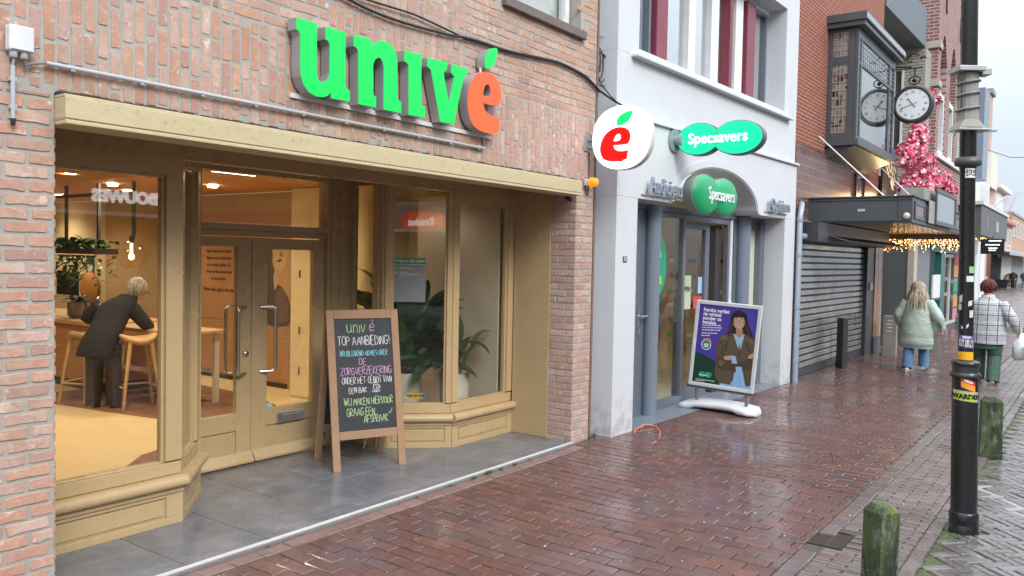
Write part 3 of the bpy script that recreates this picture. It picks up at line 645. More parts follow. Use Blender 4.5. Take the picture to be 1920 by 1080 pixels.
for a, bb in ((1.47, 2.01), (2.21, 2.65), (2.89, 3.15), (.93, 1.05), (4.14, 4.54), (3.28, 3.41)): MB().obox(W4, a, bb, -.325, -.32, 4.11, 5.46).build('pane', pg, upw)
MB().obox(W4, .43, 4.74, -.40, -.37, 4.1, 5.5).build('blind', mat('white_blind', (.8, .81, .82), .9), upw)
mb = MB(); mb.obox(W4, 4.13, 4.55, -.42, -.41, 4.11, 5.05); mb.build('roller_shade', mat('shade_grey', (.42, .46, .5), .8), upw)
# ground floor: recessed grey front
g1 = MB(); P0, P1 = -.42, -.35
g1.obox(W4, .43, 4.82, P0, -.33, 2.44, 2.51)
g1.obox(W4, .43, .50, P0, P1, .02, 2.44); g1.obox(W4, 1.18, 1.30, P0, P1, .02, 2.44)
g1.obox(W4, 1.52, 1.585, P0, P1, .02, 2.44); g1.obox(W4, 2.235, 2.30, P0, P1, .02, 2.44); g1.obox(W4, 1.585, 2.235, P0, P1, .02, .14); g1.obox(W4, 1.585, 2.235, P0, P1, 2.38, 2.44)
g1.obox(W4, 3.60, 3.66, P0, P1, .02, 2.44); g1.obox(W4, 3.80, 4.25, P0, P1, .02, 2.44)
g1.obox(W4, 4.25, 4.66, P0, P1, .02, .2); g1.obox(W4, 4.25, 4.66, P0, P1, 2.33, 2.44); g1.obox(W4, 4.66, 4.82, P0, -.30, .02, 2.44)
g1.obox(W4, 2.30, 3.60, P0, P1, 2.36, 2.44)
sf = g1.build('front_frame', grey, opt, bevel=.004)
og = glass('optic_glass', (.92, .95, .94), boost=1.3)
MB().obox(W4, 1.585, 2.235, -.39, -.385, .14, 2.38).build('pane', og, sf)
MB().obox(W4, 4.25, 4.66, -.40, -.39, .2, 2.33).build('cream_panel', mat('cream_panel_m', (.66, .66, .54), .35, var=.05), sf)
dd = MB(); dd.obox(W4, .50, 1.18, P0 + .01, -.345, .03, 2.435); gd = dd.build('door', grey, opt, bevel=.004)
mb = MB(); mb.obox(W4, .62, .64, -.3452, -.342, .2, 2.2); mb.obox(W4, 1.02, 1.034, -.3452, -.342, .3, 2.3); mb.build('groove', mat('groove_dark', (.03, .04, .06), .5), gd)
mb = MB(); mb.obox(W4, 1.085, 1.135, -.344, -.332, .98, 1.30); mb.tube([W4(1.11, -.335, 1.2), W4(1.11, -.285, 1.2), W4(1.22, -.28, 1.2)], .012, 8); mb.build('handle', mat('satin_alu', (.6, .63, .66), .3, .9), gd, bevel=.003)
for u_, r_ in ((1.335, .092), (4.0, .105)):
    p = W4(u_, -.30, 0); MB().lathe([(r_, .02), (r_, 2.495)], p, 28).build('column', mat('column_paint', (.175, .215, .27), .35, var=.08), opt)
# sliding glass door leaf, slightly open
sd = MB(); rect_ring(sd, W4, 2.30, 3.20, .03, 2.35, .13, -.50, -.44, wb=.16, wt=.08)
sdo = sd.build('door', grey, opt, bevel=.004); MB().obox(W4, 2.43, 3.07, -.475, -.47, .19, 2.27).build('pane', og, sdo)
mb = MB(); mb.obox(W4, 2.93, 3.05, -.468, -.467, 1.42, 1.64); mb.build('sticker', mat('sticker_blue', (.35, .55, .75), .4), sdo); mb = MB(); mb.obox(W4, 2.80, 2.92, -.468, -.467, 1.22, 1.38); mb.obox(W4, 2.94, 3.06, -.468, -.467, 1.22, 1.38); mb.build('sticker', mat('sticker_red', (.6, .08, .07), .4), sdo)
pp = MB(); pp.obox(W4, 2.45, 2.72, -.468, -.467, 1.22, 1.66); ppo = pp.build('notice', mat('notice_paper', (.5, .52, .38), .7), sdo)
MB().text('OPEN', .09, lambda a, bb, d: W4(2.585 + a, -.466 + d, 1.48 + bb), .001, bold=.003).build('notice_text', mat('black_ink', (.02, .02, .02), .6), ppo)
MB().obox(W4, 3.40, 3.58, -.60, -.44, .02, 2.35).build('jamb', mat('dark_jamb', (.05, .05, .055), .5), opt)
mb = MB(); p = W4(3.73, -.37, 0); mb.lathe([(.03, .02), (.03, 2.44)], p, 12); mb.lathe([(.04, 1.22), (.04, 1.30)], p, 12); mb.build('white_pipe', mat('pipe_white', (.7, .72, .73), .4), opt)
struct('optician_step', MB().obox(W4, .431, 4.819, -.60, .0, -.02, .034), mat('blue_stone', (.19, .22, .27), .35, var=.25, vs=4))
# the optician's interior
mb = MB(); ic = [(.35, 0), (4.9, 0)]
mb.obox(W4, -.2, 5.2, -6.5, -6.45, .0, 2.7, 0); mb.obox(W4, 5.15, 5.2, -6.449, -.56, .0, 2.7, 0); mb.obox(W4, .36, .40, -6.449, -.56, .0, 2.7, 0)
mb.obox(W4, .4, 5.15, -6.45, -.56, 2.62, 2.7, 2); mb.obox(W4, .4, 5.15, -6.45, -.61, -.02, .018, 1)
mb.build('interior_wall', [mat('optic_cream', (.7, .56, .33), .8), mat('optic_floor', (.45, .43, .38), .4), mat('optic_ceiling', (.7, .66, .55), .8)], opt)
mb = MB()
for k in range(7):
    mb.obox(W4, 5.0, 5.149, -5.6 + k * .72, -5.05 + k * .72, .5, 2.1, 0)
    for q in range(6):
        for s in range(3): mb.obox(W4, 4.975, 4.999, -5.55 + k * .72 + s * .17, -5.44 + k * .72 + s * .17, .62 + q * .24, .68 + q * .24, 1 + (q + s + k) % 3)
mb.build('display_rack', [mat('rack_wood', (.5, .32, .16), .5), mat('spec_dark', (.06, .05, .05), .3), mat('spec_white', (.75, .72, .65), .3), mat('spec_green', (.1, .4, .15), .4)], opt)
mb = MB(); mb.obox(W4, 2.2, 4.2, -5.9, -5.0, .018, 1.05, 0); mb.obox(W4, 2.1, 4.3, -6.0, -4.9, 1.0505, 1.10, 1); mb.build('counter', [mat('optic_counter', (.5, .55, .3), .5), mat('optic_top', (.75, .74, .7), .4)], opt, bevel=.01)
mb = MB(); mb.obox(W4, 1.95, 3.4, -3.2, -3.1, 2.05, 2.35); mb.build('hanging_panel', mat('white_panel', (.8, .78, .72), .6), opt)
for u_, n_ in ((1.2, -1.6), (3.0, -1.9), (1.6, -3.6), (3.6, -3.8), (2.6, -5.4)):
    q = W4(u_, n_, 2.6); MB().lathe([(0, 2.59), (.06, 2.595), (.065, 2.6195)], (q[0], q[1], 0), 12).build('ceiling_spot', spot_m, opt)
    l = bpy.data.lights.new('optic_lamp', 'SPOT'); l.energy = 30; l.color = (1, .78, .48); l.spot_size = R(150); l.spot_blend = .9; l.shadow_soft_size = .1
    o = bpy.data.objects.new('optic_lamp', l); C.objects.link(o); o.location = (q[0], q[1], 2.57)
# green window disc and the poster behind the glass
dec = thing('window_decal', 'large green round decal with yellow lettering inside the optician window', 'decal', W4(1.5, -.37, 1.3))
MB().prism([(1.60 - .26 + .51 * math.cos(a), 1.79 + .51 * math.sin(a)) for a in [2 * math.pi * k / 48 for k in range(48)]], lambda u, z, d: W4(u, d, z), -.3835, -.381).build('disc', mat('optic_green', (.015, .33, .17), .4, var=.04), dec)
mb = MB()
for i, l in enumerate(('Gratis', 'oog-', 'meting')): mb.text(l, .125, lambda a, bb, d, i=i: W4(1.555 + a, -.3805 + d, 1.93 - i * .15 + bb), .001, bold=.004)
mb.build('lettering', mat('lime_text', (.62, .75, .05), .5), dec)
ps = thing('window_poster', 'white framed orange poster standing behind the optician glass', 'poster', W4(1.7, -.7, .02))
mb = MB(); rect_ring(mb, W4, 1.45, 2.1, .3, 1.25, .07, -.72, -.69); mb.obox(W4, 1.5, 2.05, -.74, -.66, .018, .05); mb.obox(W4, 1.72, 1.78, -.72, -.69, .05, .3); mb.build('frame', mat('frame_white', (.75, .75, .74), .4), ps, bevel=.004)
mb = MB(); mb.obox(W4, 1.52, 2.03, -.71, -.70, .37, 1.18, 0); mb.obox(W4, 1.54, 1.9, -.70, -.699, .62, .72, 1); mb.obox(W4, 1.54, 1.8, -.70, -.699, .9, 1.1, 2); mb.build('print', [mat('poster_orange', (.5, .25, .08), .5), mat('poster_green', (.02, .3, .15), .5), mat('poster_pink', (.55, .25, .25), .5)], ps)
# ---------- signs on the white front
lit_green = emit('lit_green', (.0, .62, .27), .85, (.0, .35, .16)); dk_green = emit('lit_green_overlap', (.01, .38, .17), .75, (.0, .25, .1)); lit_white = emit('lit_white', (1, 1, .98), 1.35)
def ell(cx, cz, a, bb, n=44): return [(cx + a * math.cos(2 * math.pi * k / n), cz + bb * math.sin(2 * math.pi * k / n)) for k in range(n)]
XS = 8.6; fs = lambda a, bb, d: (XS - d, -a, bb)      # a runs towards the street
s1 = thing('projecting_sign', 'lit green twin-oval sign standing out from the white wall', 'shop sign', (8.53, 4.0, 3.2))
def union(c1, c2, grow=0):
    A = [p for p in ell(*c1[:2], c1[2] + grow, c1[3] + grow, 72) if ((p[0] - c2[0]) / (c2[2] + grow)) ** 2 + ((p[1] - c2[1]) / (c2[3] + grow)) ** 2 > 1]
    B = [p for p in ell(*c2[:2], c2[2] + grow, c2[3] + grow, 72) if ((p[0] - c1[0]) / (c1[2] + grow)) ** 2 + ((p[1] - c1[1]) / (c1[3] + grow)) ** 2 > 1]
    pts = A + B; 
    k = max(range(len(A)), key=lambda i: math.dist(A[i], A[i - 1])); A = A[k:] + A[:k]
    k = max(range(len(B)), key=lambda i: math.dist(B[i], B[i - 1])); B = B[k:] + B[:k]
    return A + B
e1, e2 = (-3.715, 3.20, .245, .172), (-3.265, 3.19, .275, .178)
MB().prism(union(e1, e2, .008), fs, -.12, -.0).build('case', mat('sign_case', (.12, .13, .14), .35, .5), s1, bevel=.006)
def dome(mb, e, fn, h, mi=0, steps=5):
    rings = []
    for k in range(steps + 1):
        s_ = math.cos(math.pi / 2 * k / (steps + .4)); rings.append([fn(e[0] + (a - e[0]) * s_, e[1] + (bb - e[1]) * s_, h * math.sin(math.pi / 2 * k / (steps + .4))) for a, bb in ell(*e)])
    mb.loft(rings, mi)
mb = MB(); mb.prism(union(e1, e2, -.002), fs, .0005, .014); mb.build('face', lit_green, s1, bevel=.005)
A_ = [p for p in ell(*e1, 90) if ((p[0] - e2[0]) / e2[2]) ** 2 + ((p[1] - e2[1]) / e2[3]) ** 2 < .96]; B_ = [p for p in ell(*e2, 90) if ((p[0] - e1[0]) / e1[2]) ** 2 + ((p[1] - e1[1]) / e1[3]) ** 2 < .96]
k = max(range(len(A_)), key=lambda i: math.dist(A_[i], A_[i - 1])); A_ = A_[k:] + A_[:k]; k = max(range(len(B_)), key=lambda i: math.dist(B_[i], B_[i - 1])); B_ = B_[k:] + B_[:k]
MB().prism(A_ + B_, fs, .0145, .016).build('overlap', dk_green, s1)
MB().text('Specsavers', .165, lambda a, bb, d: fs(-3.485 + a, 3.20 + bb, .017 + d), .006, bold=.0015, sx=.94).build('lettering', lit_white, s1)
mb = MB(); c0 = W4(1.14, .02, 3.2)
mb.lathe([(0, .06), (.07, .055), (.105, .03), (.115, -.018)], (c0[0], c0[1] - .02, 3.2), 24, ax='y'); mb.tube([(c0[0] + .06, c0[1] - .02, 3.2), (c0[0] + .06, 3.93, 3.2)], .05, 12)
mb = MB().tube([W4(1.20, .0, 3.2), W4(1.20, .03, 3.2)], .13, 24).tube([W4(1.20, .0301, 3.2), W4(1.20, .12, 3.2)], .06, 14); mb.build('wall_bracket', mat('bracket_grey', (.33, .38, .43), .4, .4), s1)
# the twin discs hanging in the arch
s2 = thing('arch_sign', 'two glossy green discs with white lettering in the entrance arch', 'shop sign', W4(2.3, -.2, 2.45))
gdisc = emit('green_gloss', (.01, .30, .12), .22, (.012, .27, .11))
for uc, a_ in ((2.02, .36), (2.58, .345)):
    mb = MB(); fd = lambda a, bb, d: W4(a, .03 + d, bb); dome(mb, (uc, 2.655, a_, .235), fd, .075); mb.build('disc', gdisc, s2)
    MB().prism(ell(uc, 2.655, a_ + .012, .242), lambda a, bb, d: W4(a, d, bb), -.10, .028).build('case', mat('case_green', (.30, .40, .34), .3), s2, bevel=.008)
MB().text('Specsavers', .215, lambda a, bb, d: W4(2.32 + a, .098 + d, 2.66 + bb), .012, bold=.0015, sx=.82).build('lettering', mat('letter_white', (.82, .83, .84), .3), s2)
let = mat('letter_alu', (.30, .34, .40), .35, .1, bstr=0)
fl = lambda u0, z0: (lambda a, bb, d: W4(u0 + a, .05 + d, z0 + bb))
for nm_, txt, uc, zc, la in (('fascia_letters', 'Audiciens', .93, 2.625, 'raised pale metal letters over the grey side door of the white building'), ('fascia_letters', 'Opticiens', 4.42, 2.64, 'raised pale metal letters on the right of the entrance arch')):
    th = thing(nm_, la, 'lettering', W4(uc, .05, 2.5))
    x = -.44
    mb = MB().text(txt, .235, fl(uc, zc + .02), .035, bold=.002, sx=.82); mb.build('word', let, th)
    mb = MB()
    for k in (-.3, 0, .3): mb.tube([W4(uc + k, 0, zc - .02), W4(uc + k, .06, zc - .02)], .006, 6)
    mb.obox(W4, uc - .44, uc + .44, .0, .012, zc - .085, zc - .07); mb.build('rail', let, th)
th = thing('house_number', 'small dark house number plate with white 33 on the white pillar', 'number plate', W4(.18, 0, 1.8))
MB().obox(W4, .145, .225, .0005, .006, 1.825, 1.885).build('plate', mat('plate_dark', (.03, .04, .06), .4), th, bevel=.002); MB().text('33', .055, lambda a, bb, d: W4(.185 + a, .0062 + d, 1.855 + bb), .001, bold=.001).build('digits', mat('digit_white', (.8, .8, .8), .5), th)
# bells beside the grey door
for i, z in enumerate((1.23, 1.05, .86)):
    o = MB().obox(W4, .4305, .4405, -.20, -.10, z, z + .13).build('door_bell', mat('bell_white', (.72, .73, .74), .4), bevel=.004); o2 = rebase(o, W4(.435, -.15, z)); tag(o, ('topmost', 'middle', 'lowest')[i] + ' white bell box on the pillar beside the grey door', 'door bell', 'bell boxes beside the grey door')
# side face services: boards and channel in the gap to the brick pier
th = thing('cable_duct', 'tall grey plastic cable duct in the gap beside the white pillar', 'duct', (7.44, 4.25, 0))
pv = mat('grey_pvc', (.36, .42, .47), .45, var=.1)
mb = MB(); mb.box(7.425, 7.475, 4.225, 4.275, .1, 1.05); mb.build('channel', pv, th, bevel=.004); MB().box(7.42, 7.472, 4.222, 4.28, 1.02, 2.14).build('cover', pv, th, bevel=.004)
MB().box(7.422, 7.474, 4.2215, 4.279, .62, .64).build('clip', pv, th)
o = MB().box(7.20, 7.235, 4.205, 4.30, .0, 6.4).build('gap_board', mat('weathered_board', (.2, .13, .105), .8, var=.3, vs=9), bevel=.004); rebase(o, (7.21, 4.25, 0)); tag(o, 'weathered brown board closing the gap beside the brick pier', 'board')
MB_ = MB(); MB_.box(7.18, 7.5, 4.32, 4.5, -.02, 8); o = MB_.build('party_wall', white); rebase(o, (7.3, 4.4, 0)); tag(o, 'narrow grey white strip of wall between the brick pier and the white pillar', 'wall')
# storm drain pipe at the right edge
th = thing('downpipe', 'blue grey downpipe with two elbows at the right edge of the white building', 'downpipe', W4(5.36, .06, 0))
zinc = mat('zinc_blue', (.33, .39, .46), .45, .3, var=.12)
q = lambda u, n_, z: W4(u, n_, z)
MB().tube([q(5.315, .05, 0), q(5.315, .05, 2.55), q(5.36, .05, 2.68), q(5.52, -.0, 2.76), q(5.6, -.05, 2.78)], .046, 14).build('pipe', zinc, th)
MB().tube([q(5.315, .05, 2.26), q(5.5, .06, 2.26), q(5.63, .06, 2.28), q(5.66, .06, 2.36), q(5.66, .06, 2.5)], .05, 12).build('branch', zinc, th)
mb = MB()
for z in (.33, 1.15, 1.95, 2.48): mb.lathe([(.053, z), (.055, z + .04)], q(5.315, .05, 0), 16)
mb.build('collar', zinc, th)
# ================================================================== JEWELLER'S BUILDING (red brick, bay window, shutter, canopy)
rnd = random.Random(9)
F3 = wallframe(0, 3.88, 1, 0)
redbrick = shaderbrick('red_brick', (.36, .125, .08), (.42, .16, .105), (.06, .035, .03), bw=.21, bh=.058, msize=.011, bstr=.8)
m, t, n, b = nodes('brown_tile')
g = n.new('ShaderNodeNewGeometry'); sp = n.new('ShaderNodeSeparateXYZ'); cb = n.new('ShaderNodeCombineXYZ'); link(t, g.outputs['Position'], sp.inputs[0]); link(t, sp.outputs['X'], cb.inputs[0]); link(t, sp.outputs['Z'], cb.inputs[1])
br = n.new('ShaderNodeTexBrick'); link(t, cb.outputs[0], br.inputs['Vector'])
for k, v in (('Scale', 1), ('Mortar Size', .005), ('Brick Width', .36), ('Row Height', .135), ('Bias', -.2)): br.inputs[k].default_value = v
br.inputs['Color1'].default_value = (.075, .036, .028, 1); br.inputs['Color2'].default_value = (.14, .062, .04, 1); br.inputs['Mortar'].default_value = (.3, .23, .19, 1)
link(t, mixc(t, mrange(t, noise(t, 6, 4), .4, .7, 0, .5), br.outputs['Color'], (.2, .1, .065)), b.inputs['Base Color']); b.inputs['Roughness'].default_value = .28
tileb = m
jew = thing('jeweller_building', 'red brick jeweller building with dark bay window above a closed shutter', 'shop', (15.5, 3.9, 0))
mb = MB(); mb.obox(F3, 12.63, 18.2, -.5, 0, 3.69, 9.5); wall3 = mb.build('wall', redbrick, jew)
MB().obox(F3, 12.63, 18.9, -.5, .012, 2.55, 3.6895).build('tile_band', tileb, wall3)
dark = mat('dark_paint', (.045, .05, .056), .38, var=.15, vs=4)
dark2 = mat('anthracite_paint', (.07, .078, .086), .4, var=.12, vs=4)
MB().obox(F3, 16.6, 18.0, .0125, .03, 2.9, 3.25).build('white_patch', mat('patch_white', (.5, .5, .5), .8), wall3) if False else None
mb = MB(); rect_ring(mb, F3, 16.2, 16.9, 2.9, 3.55, .06, .0125, .05); mb.obox(F3, 16.26, 16.84, .0125, .02, 2.96, 3.49, 1)
mb.build('lattice_window', [dark, mat('lattice_dark', (.10, .12, .14), .2)], jew, bevel=.003)
# bay window
bay = MB(); BX0, BX1, BY = 14.21, 17.05, 3.40
bay.box(BX0 - .10, BX1 + .12, BY - .11, 3.879, 5.72, 5.80); bay.box(BX0 - .13, BX1 + .15, BY - .14, 3.879, 5.8005, 5.93)
bay.box(BX0 - .04, BX1 + .04, BY - .05, 3.879, 3.80, 3.90)
bay.prism([(3.879, 3.60), (3.879, 3.799), (BY + .02, 3.799)], lambda y, z, d: (d, y, z), BX0 + .02, BX1 - .02)
bay.box(BX0, BX1, BY, BY + .06, 3.9005, 3.97); bay.box(BX0, BX1, BY, BY + .06, 5.55, 5.7195); bay.box(BX0, BX1, BY, BY + .06, 5.13, 5.19)
for a, bb in ((BX0, BX0 + .09), (14.40, 14.49), (16.56, 16.65), (16.95, BX1)):
    for z0, z1 in ((3.9705, 5.1295), (5.1905, 5.5495)): bay.box(a, bb, BY, BY + .06, z0, z1)
for y0, y1 in ((3.462, 3.56), (3.80, 3.879)): bay.box(BX0, BX0 + .05, y0, y1, 3.9005, 5.7195)
for z0, z1 in ((3.9005, 4.02), (5.13, 5.27), (5.66, 5.7195)): bay.box(BX0, BX0 + .05, 3.5605, 3.7995, z0, z1)
bay.box(BX1 - .05, BX1, BY + .0605, 3.879, 3.9005, 5.7195)
bayo = bay.build('bay_window', dark2, jew, bevel=.006)
MB().box(BX0 - .135, BX1 + .155, BY - .145, BY - .1401, 5.82, 5.90).build('fascia_strip', mat('fascia_grey', (.3, .34, .38), .4), bayo)
lead = mat('lead_came', (.42, .44, .46), .4, .6)
bg_ = glass('bay_glass', (.85, .88, .9), boost=2.0)
for (a, bb, z0, z1) in ((14.49, 16.56, 3.97, 5.13), (14.49, 16.56, 5.19, 5.55), (14.30, 14.40, 3.97, 5.13), (14.30, 14.40, 5.19, 5.55), (16.65, 16.95, 3.97, 5.13), (16.65, 16.95, 5.19, 5.55)):
    MB().box(a, bb, BY + .02, BY + .024, z0, z1).build('pane', bg_, bayo)
    if not (a == 14.49 and z0 < 5):
        l_ = MB(); nx = 14 if a == 14.49 else 2; nz = 5 if z0 > 5 else 9
        for i in range(1, nx): l_.box(a + (bb - a) * i / nx - .004, a + (bb - a) * i / nx + .004, BY + .012, BY + .0195, z0, z1)
        for i in range(1, nz): l_.box(a, bb, BY + .010, BY + .0118, z0 + (z1 - z0) * i / nz - .004, z0 + (z1 - z0) * i / nz + .004)
        l_.build('leading', lead, bayo)
m, t, n, b = nodes('stained_glass')
vo = n.new('ShaderNodeTexVoronoi'); vo.distance = 'CHEBYCHEV'; vo.inputs['Scale'].default_value = 11; g = n.new('ShaderNodeNewGeometry'); link(t, g.outputs['Position'], vo.inputs['Vector'])
cr = n.new('ShaderNodeValToRGB'); cr.color_ramp.interpolation = 'CONSTANT'
cr.color_ramp.elements[0].color = (.30, .27, .22, 1); cr.color_ramp.elements[1].position = .9; cr.color_ramp.elements[1].color = (.30, .2, .10, 1)
for p_, c_ in ((.35, (.2, .19, .17)), (.55, (.33, .30, .22)), (.72, (.18, .09, .06)), (.82, (.05, .04, .05))):
    e = cr.color_ramp.elements.new(p_); e.color = (*c_, 1)
spx = n.new('ShaderNodeSeparateColor'); link(t, vo.outputs['Color'], spx.inputs[0]); link(t, spx.outputs[0], cr.inputs[0]); link(t, cr.outputs[0], b.inputs['Base Color']); b.inputs['Roughness'].default_value = .15
for z0, z1, nz in ((4.02, 5.13, 8), (5.27, 5.66, 4)):
    MB().box(BX0 + .02, BX0 + .024, 3.5605, 3.7995, z0, z1).build('stained_pane', m, bayo)
    l_ = MB()
    for i in range(0, nz + 1): z = z0 + (z1 - z0) * (i + .02) / (nz + .04); l_.box(BX0 + .0105, BX0 + .0195, 3.5605, 3.7995, z - .006, z + .006)
    for i in range(1, 4): y = 3.56 + .24 * i / 4; l_.box(BX0 + .006, BX0 + .0101, y - .005, y + .005, z0, z1)
    l_.build('leading', lead, bayo)
MB().box(BX0 + .1, BX1 - .1, 3.70, 3.71, 3.95, 5.7).build('curtain', mat('bay_curtain', (.30, .29, .28), .9), bayo)
# shop level: jambs, shutter, pillar
mb = MB(); mb.obox(F3, 12.66, 13.02, -.3, .03, .35, 2.5495); mb.build('tile_jamb', tileb, jew); MB().obox(F3, 12.66, 13.03, -.3, .04, -.02, .3495).build('jamb_base', dark, jew, bevel=.004)
MB().obox(F3, 17.43, 18.02, -.4, .02, -.02, 2.5495).build('dark_pier', dark, jew, bevel=.004)
copper = mat('copper_tile', (.34, .145, .06), .25, .1, var=.3, vs=5)
mb = MB(); mb.obox(F3, 18.03, 18.62, -.4, .04, .36, 2.5495); cpo = mb.build('tile_pillar', copper, jew, bevel=.003); MB().obox(F3, 18.021, 18.64, -.4, .06, -.02, .3595).build('pillar_base', dark2, jew, bevel=.004)
mb = MB()
for k in range(8): mb.obox(F3, 18.03, 18.62, .0401, .043, .36 + k * .28, .366 + k * .28)
mb.obox(F3, 18.30, 18.308, .0432, .045, .36, 2.5); mb.build('tile_joint', mat('tile_joint_pale', (.4, .3, .2), .7), cpo)
m, t, n, b = nodes('shutter_slat')
c = mixc(t, mrange(t, noise(t, 3, 5), .35, .65, 0, 1), (.26, .26, .255), (.36, .36, .355)); c = mixc(t, mrange(t, noise(t, 2.0, 3), .5, .62, 0, .4), c, (.2, .18, .17))
link(t, c, b.inputs['Base Color']); b.inputs['Metallic'].default_value = .35; link(t, mrange(t, noise(t, 6, 5), .3, .7, .10, .24), b.inputs['Roughness']); slat_m = m
mb = MB(); md = MB(); z = .16; hs = .1065
while z < 2.16:
    pts = [(-.052, z + .006), (-.0475, z + .010), (-.0475, z + hs - .026), (-.052, z + hs - .021), (-.075, z + hs - .021), (-.075, z + .006)]
    mb.prism(pts, lambda d_, zz, u: F3(u, d_, zz), 13.05, 17.40); z += hs
shu = thing('roller_shutter', 'closed shiny grey roller shutter with dark slots across the jeweller front', 'shutter', (15.2, 3.93, 0))
mb.build('slats', slat_m, shu); MB().obox(F3, 13.03, 17.42, -.12, -.085, .10, 2.3).build('slot_backing', mat('shutter_slot', (.022, .022, .024), .5), shu)
MB().obox(F3, 13.03, 17.42, -.11, -.045, .03, .155).build('bottom_rail', dark, shu, bevel=.005)
mb = MB(); mb.obox(F3, 13.022, 13.05, -.11, -.03, .0, 2.3); mb.obox(F3, 17.40, 17.428, -.11, -.03, .0, 2.3); mb.build('guide_rail', dark, shu)
MB().obox(F3, 12.66, 17.43, -.5, .0, -.02, .012).build('doorstep', mat('dark_stone', (.12, .12, .125), .35), jew)
MB().obox(F3, 17.62, 17.82, .021, .05, 1.33, 1.48).build('key_switch', mat('switch_grey', (.4, .4, .41), .4), jew, bevel=.004)
hb = MB().obox(F3, 12.9, 18.0, -.1, .30, 2.19, 2.4895).build('shutter_box', dark, jew, bevel=.004)
mb = MB(); mb.prism([(3.58, 2.30), (3.30, 2.215), (3.30, 2.20), (3.58, 2.285)], lambda y, z, d: (d, y, z), 13.65, 18.35); mb.build('inclined_panel', mat('panel_grey', (.38, .38, .38), .5), jew)
# canopy over the pavement
CY = 2.36
can = thing('canopy', 'dark flat canopy over the pavement in front of the closed shutter', 'canopy', (16, 3.1, 2.5))
mb = MB(); mb.box(13.36, 19.3, CY, 3.87, 2.66, 2.87); mb.box(13.33, 19.33, CY - .03, 3.87, 2.8702, 2.895)
mb.box(13.36, 19.3, CY, CY + .12, 2.49, 2.6595); mb.box(13.36, 13.50, CY + .1205, 3.87, 2.49, 2.6595); mb.box(19.2, 19.3, CY + .1205, 3.87, 2.40, 2.6595)
mb.box(13.345, 13.36, CY + .02, 3.80, 2.515, 2.535); mb.box(13.345, 13.36, CY + .02, 3.80, 2.83, 2.85); mb.box(13.345, 13.36, CY + .17, CY + .19, 2.5355, 2.8295)
mb.build('frame', dark2, can, bevel=.004)
MB().box(13.501, 19.199, CY + .121, 3.869, 2.50, 2.52).build('soffit', mat('soffit_gloss', (.13, .085, .06), .16, .2), can)
am = mat('amber_glass', (.30, .15, .07), .25, var=.35, vs=20)
k = 13.50
while k < 18.9:
    w_ = .82
    if not (15.3 < k + w_ / 2 < 17.3):
        f_ = MB(); rect_ring(f_, lambda u, n_, z: (u, CY - n_, z), k, k + w_, 2.545, 2.815, .055, .0005, .02); fo = f_.build('window_frame', dark2, can, bevel=.003)
        MB().box(k + .055, k + w_ - .055, CY - .006, CY - .001, 2.60, 2.76).build('amber_pane', am, fo)
        l_ = MB()
        for i in range(1, 4): l_.box(k + .055, k + w_ - .055, CY - .011, CY - .0065, 2.60 + .16 * i / 4 - .004, 2.60 + .16 * i / 4 + .004)
        for i in range(1, 4): l_.box(k + .055 + (w_ - .11) * i / 4 - .004, k + .055 + (w_ - .11) * i / 4 + .004, CY - .0155, CY - .0112, 2.60, 2.76)
        l_.build('leading', lead, fo)
    k += .95
mb = MB(); mb.lathe([(0, -.012), (.045, -.012), (.05, 0)], (13.345, CY + .075, 2.585), 16, ax='x'); mb.build('badge', mat('badge_cream', (.6, .55, .45), .4), can)
MB().box(13.350, 13.3595, 3.02, 3.13, 2.66, 2.70).build('sticker_scrap', mat('scrap_grey', (.4, .42, .45), .6), can)
mb = MB(); rodm = mat('rod_white', (.72, .74, .75), .4)
MB().tube([(13.79, 3.87, 3.92), (13.66, 2.80, 2.89)], .012, 8).build('tie_rod', rodm, can)
MB().tube([(16.3, 3.42, 3.62), (13.47, 2.42, 2.89)], .010, 8).build('tie_rod', rodm, can)
MB().tube([(18.3, 3.6, 3.75), (15.2, 2.4, 2.89)], .009, 8).build('tie_rod', MC['lead_came'], can)
# display box standing on the canopy edge
bx = thing('display_box', 'stone grey display box with dark framed glass on the canopy edge', 'display box', (16.2, 2.6, 2.9))
MB().box(14.5, 17.15, CY + .035, 2.75, 2.897, 3.10, 0).box(14.5, 17.15, CY - .045, CY - .031, 2.53, 2.8965, 0).build('body', mat('mottled_stone', (.32, .32, .29), .5, var=.4, vs=8), bx, bevel=.004)
f_ = MB(); rect_ring(f_, lambda u, n_, z: (u, CY - n_, z), 15.0, 17.15, 2.53, 3.13, .07, .046, .075); f_.build('frame', dark2, bx, bevel=.004)
MB().box(15.07, 17.08, CY - .06, CY - .055, 2.6, 3.06).build('pane', mat('mirror_pane', (.25, .27, .27), .12, .3, var=.3, vs=7), bx)
# lit wall lamp
lamp = thing('wall_lamp', 'small lit wall lamp glowing warm above the canopy', 'lamp', (18.6, 3.75, 3.2))
MB().box(18.45, 18.75, 3.62, 3.86, 3.13, 3.17).build('arm', dark, lamp); MB().lathe([(0, -.07), (.07, -.04), (.075, .04), (0, .075)], (18.6, 3.62, 3.24), 14).build('bulb', emit('lamp_white', (1, .82, .5), 14), lamp)
l = bpy.data.lights.new('wall_lamp_light', 'POINT'); l.energy = 22; l.color = (1, .66, .3); l.shadow_soft_size = .08; o = bpy.data.objects.new('wall_lamp_light', l); C.objects.link(o); o.location = (18.55, 3.5, 3.25)
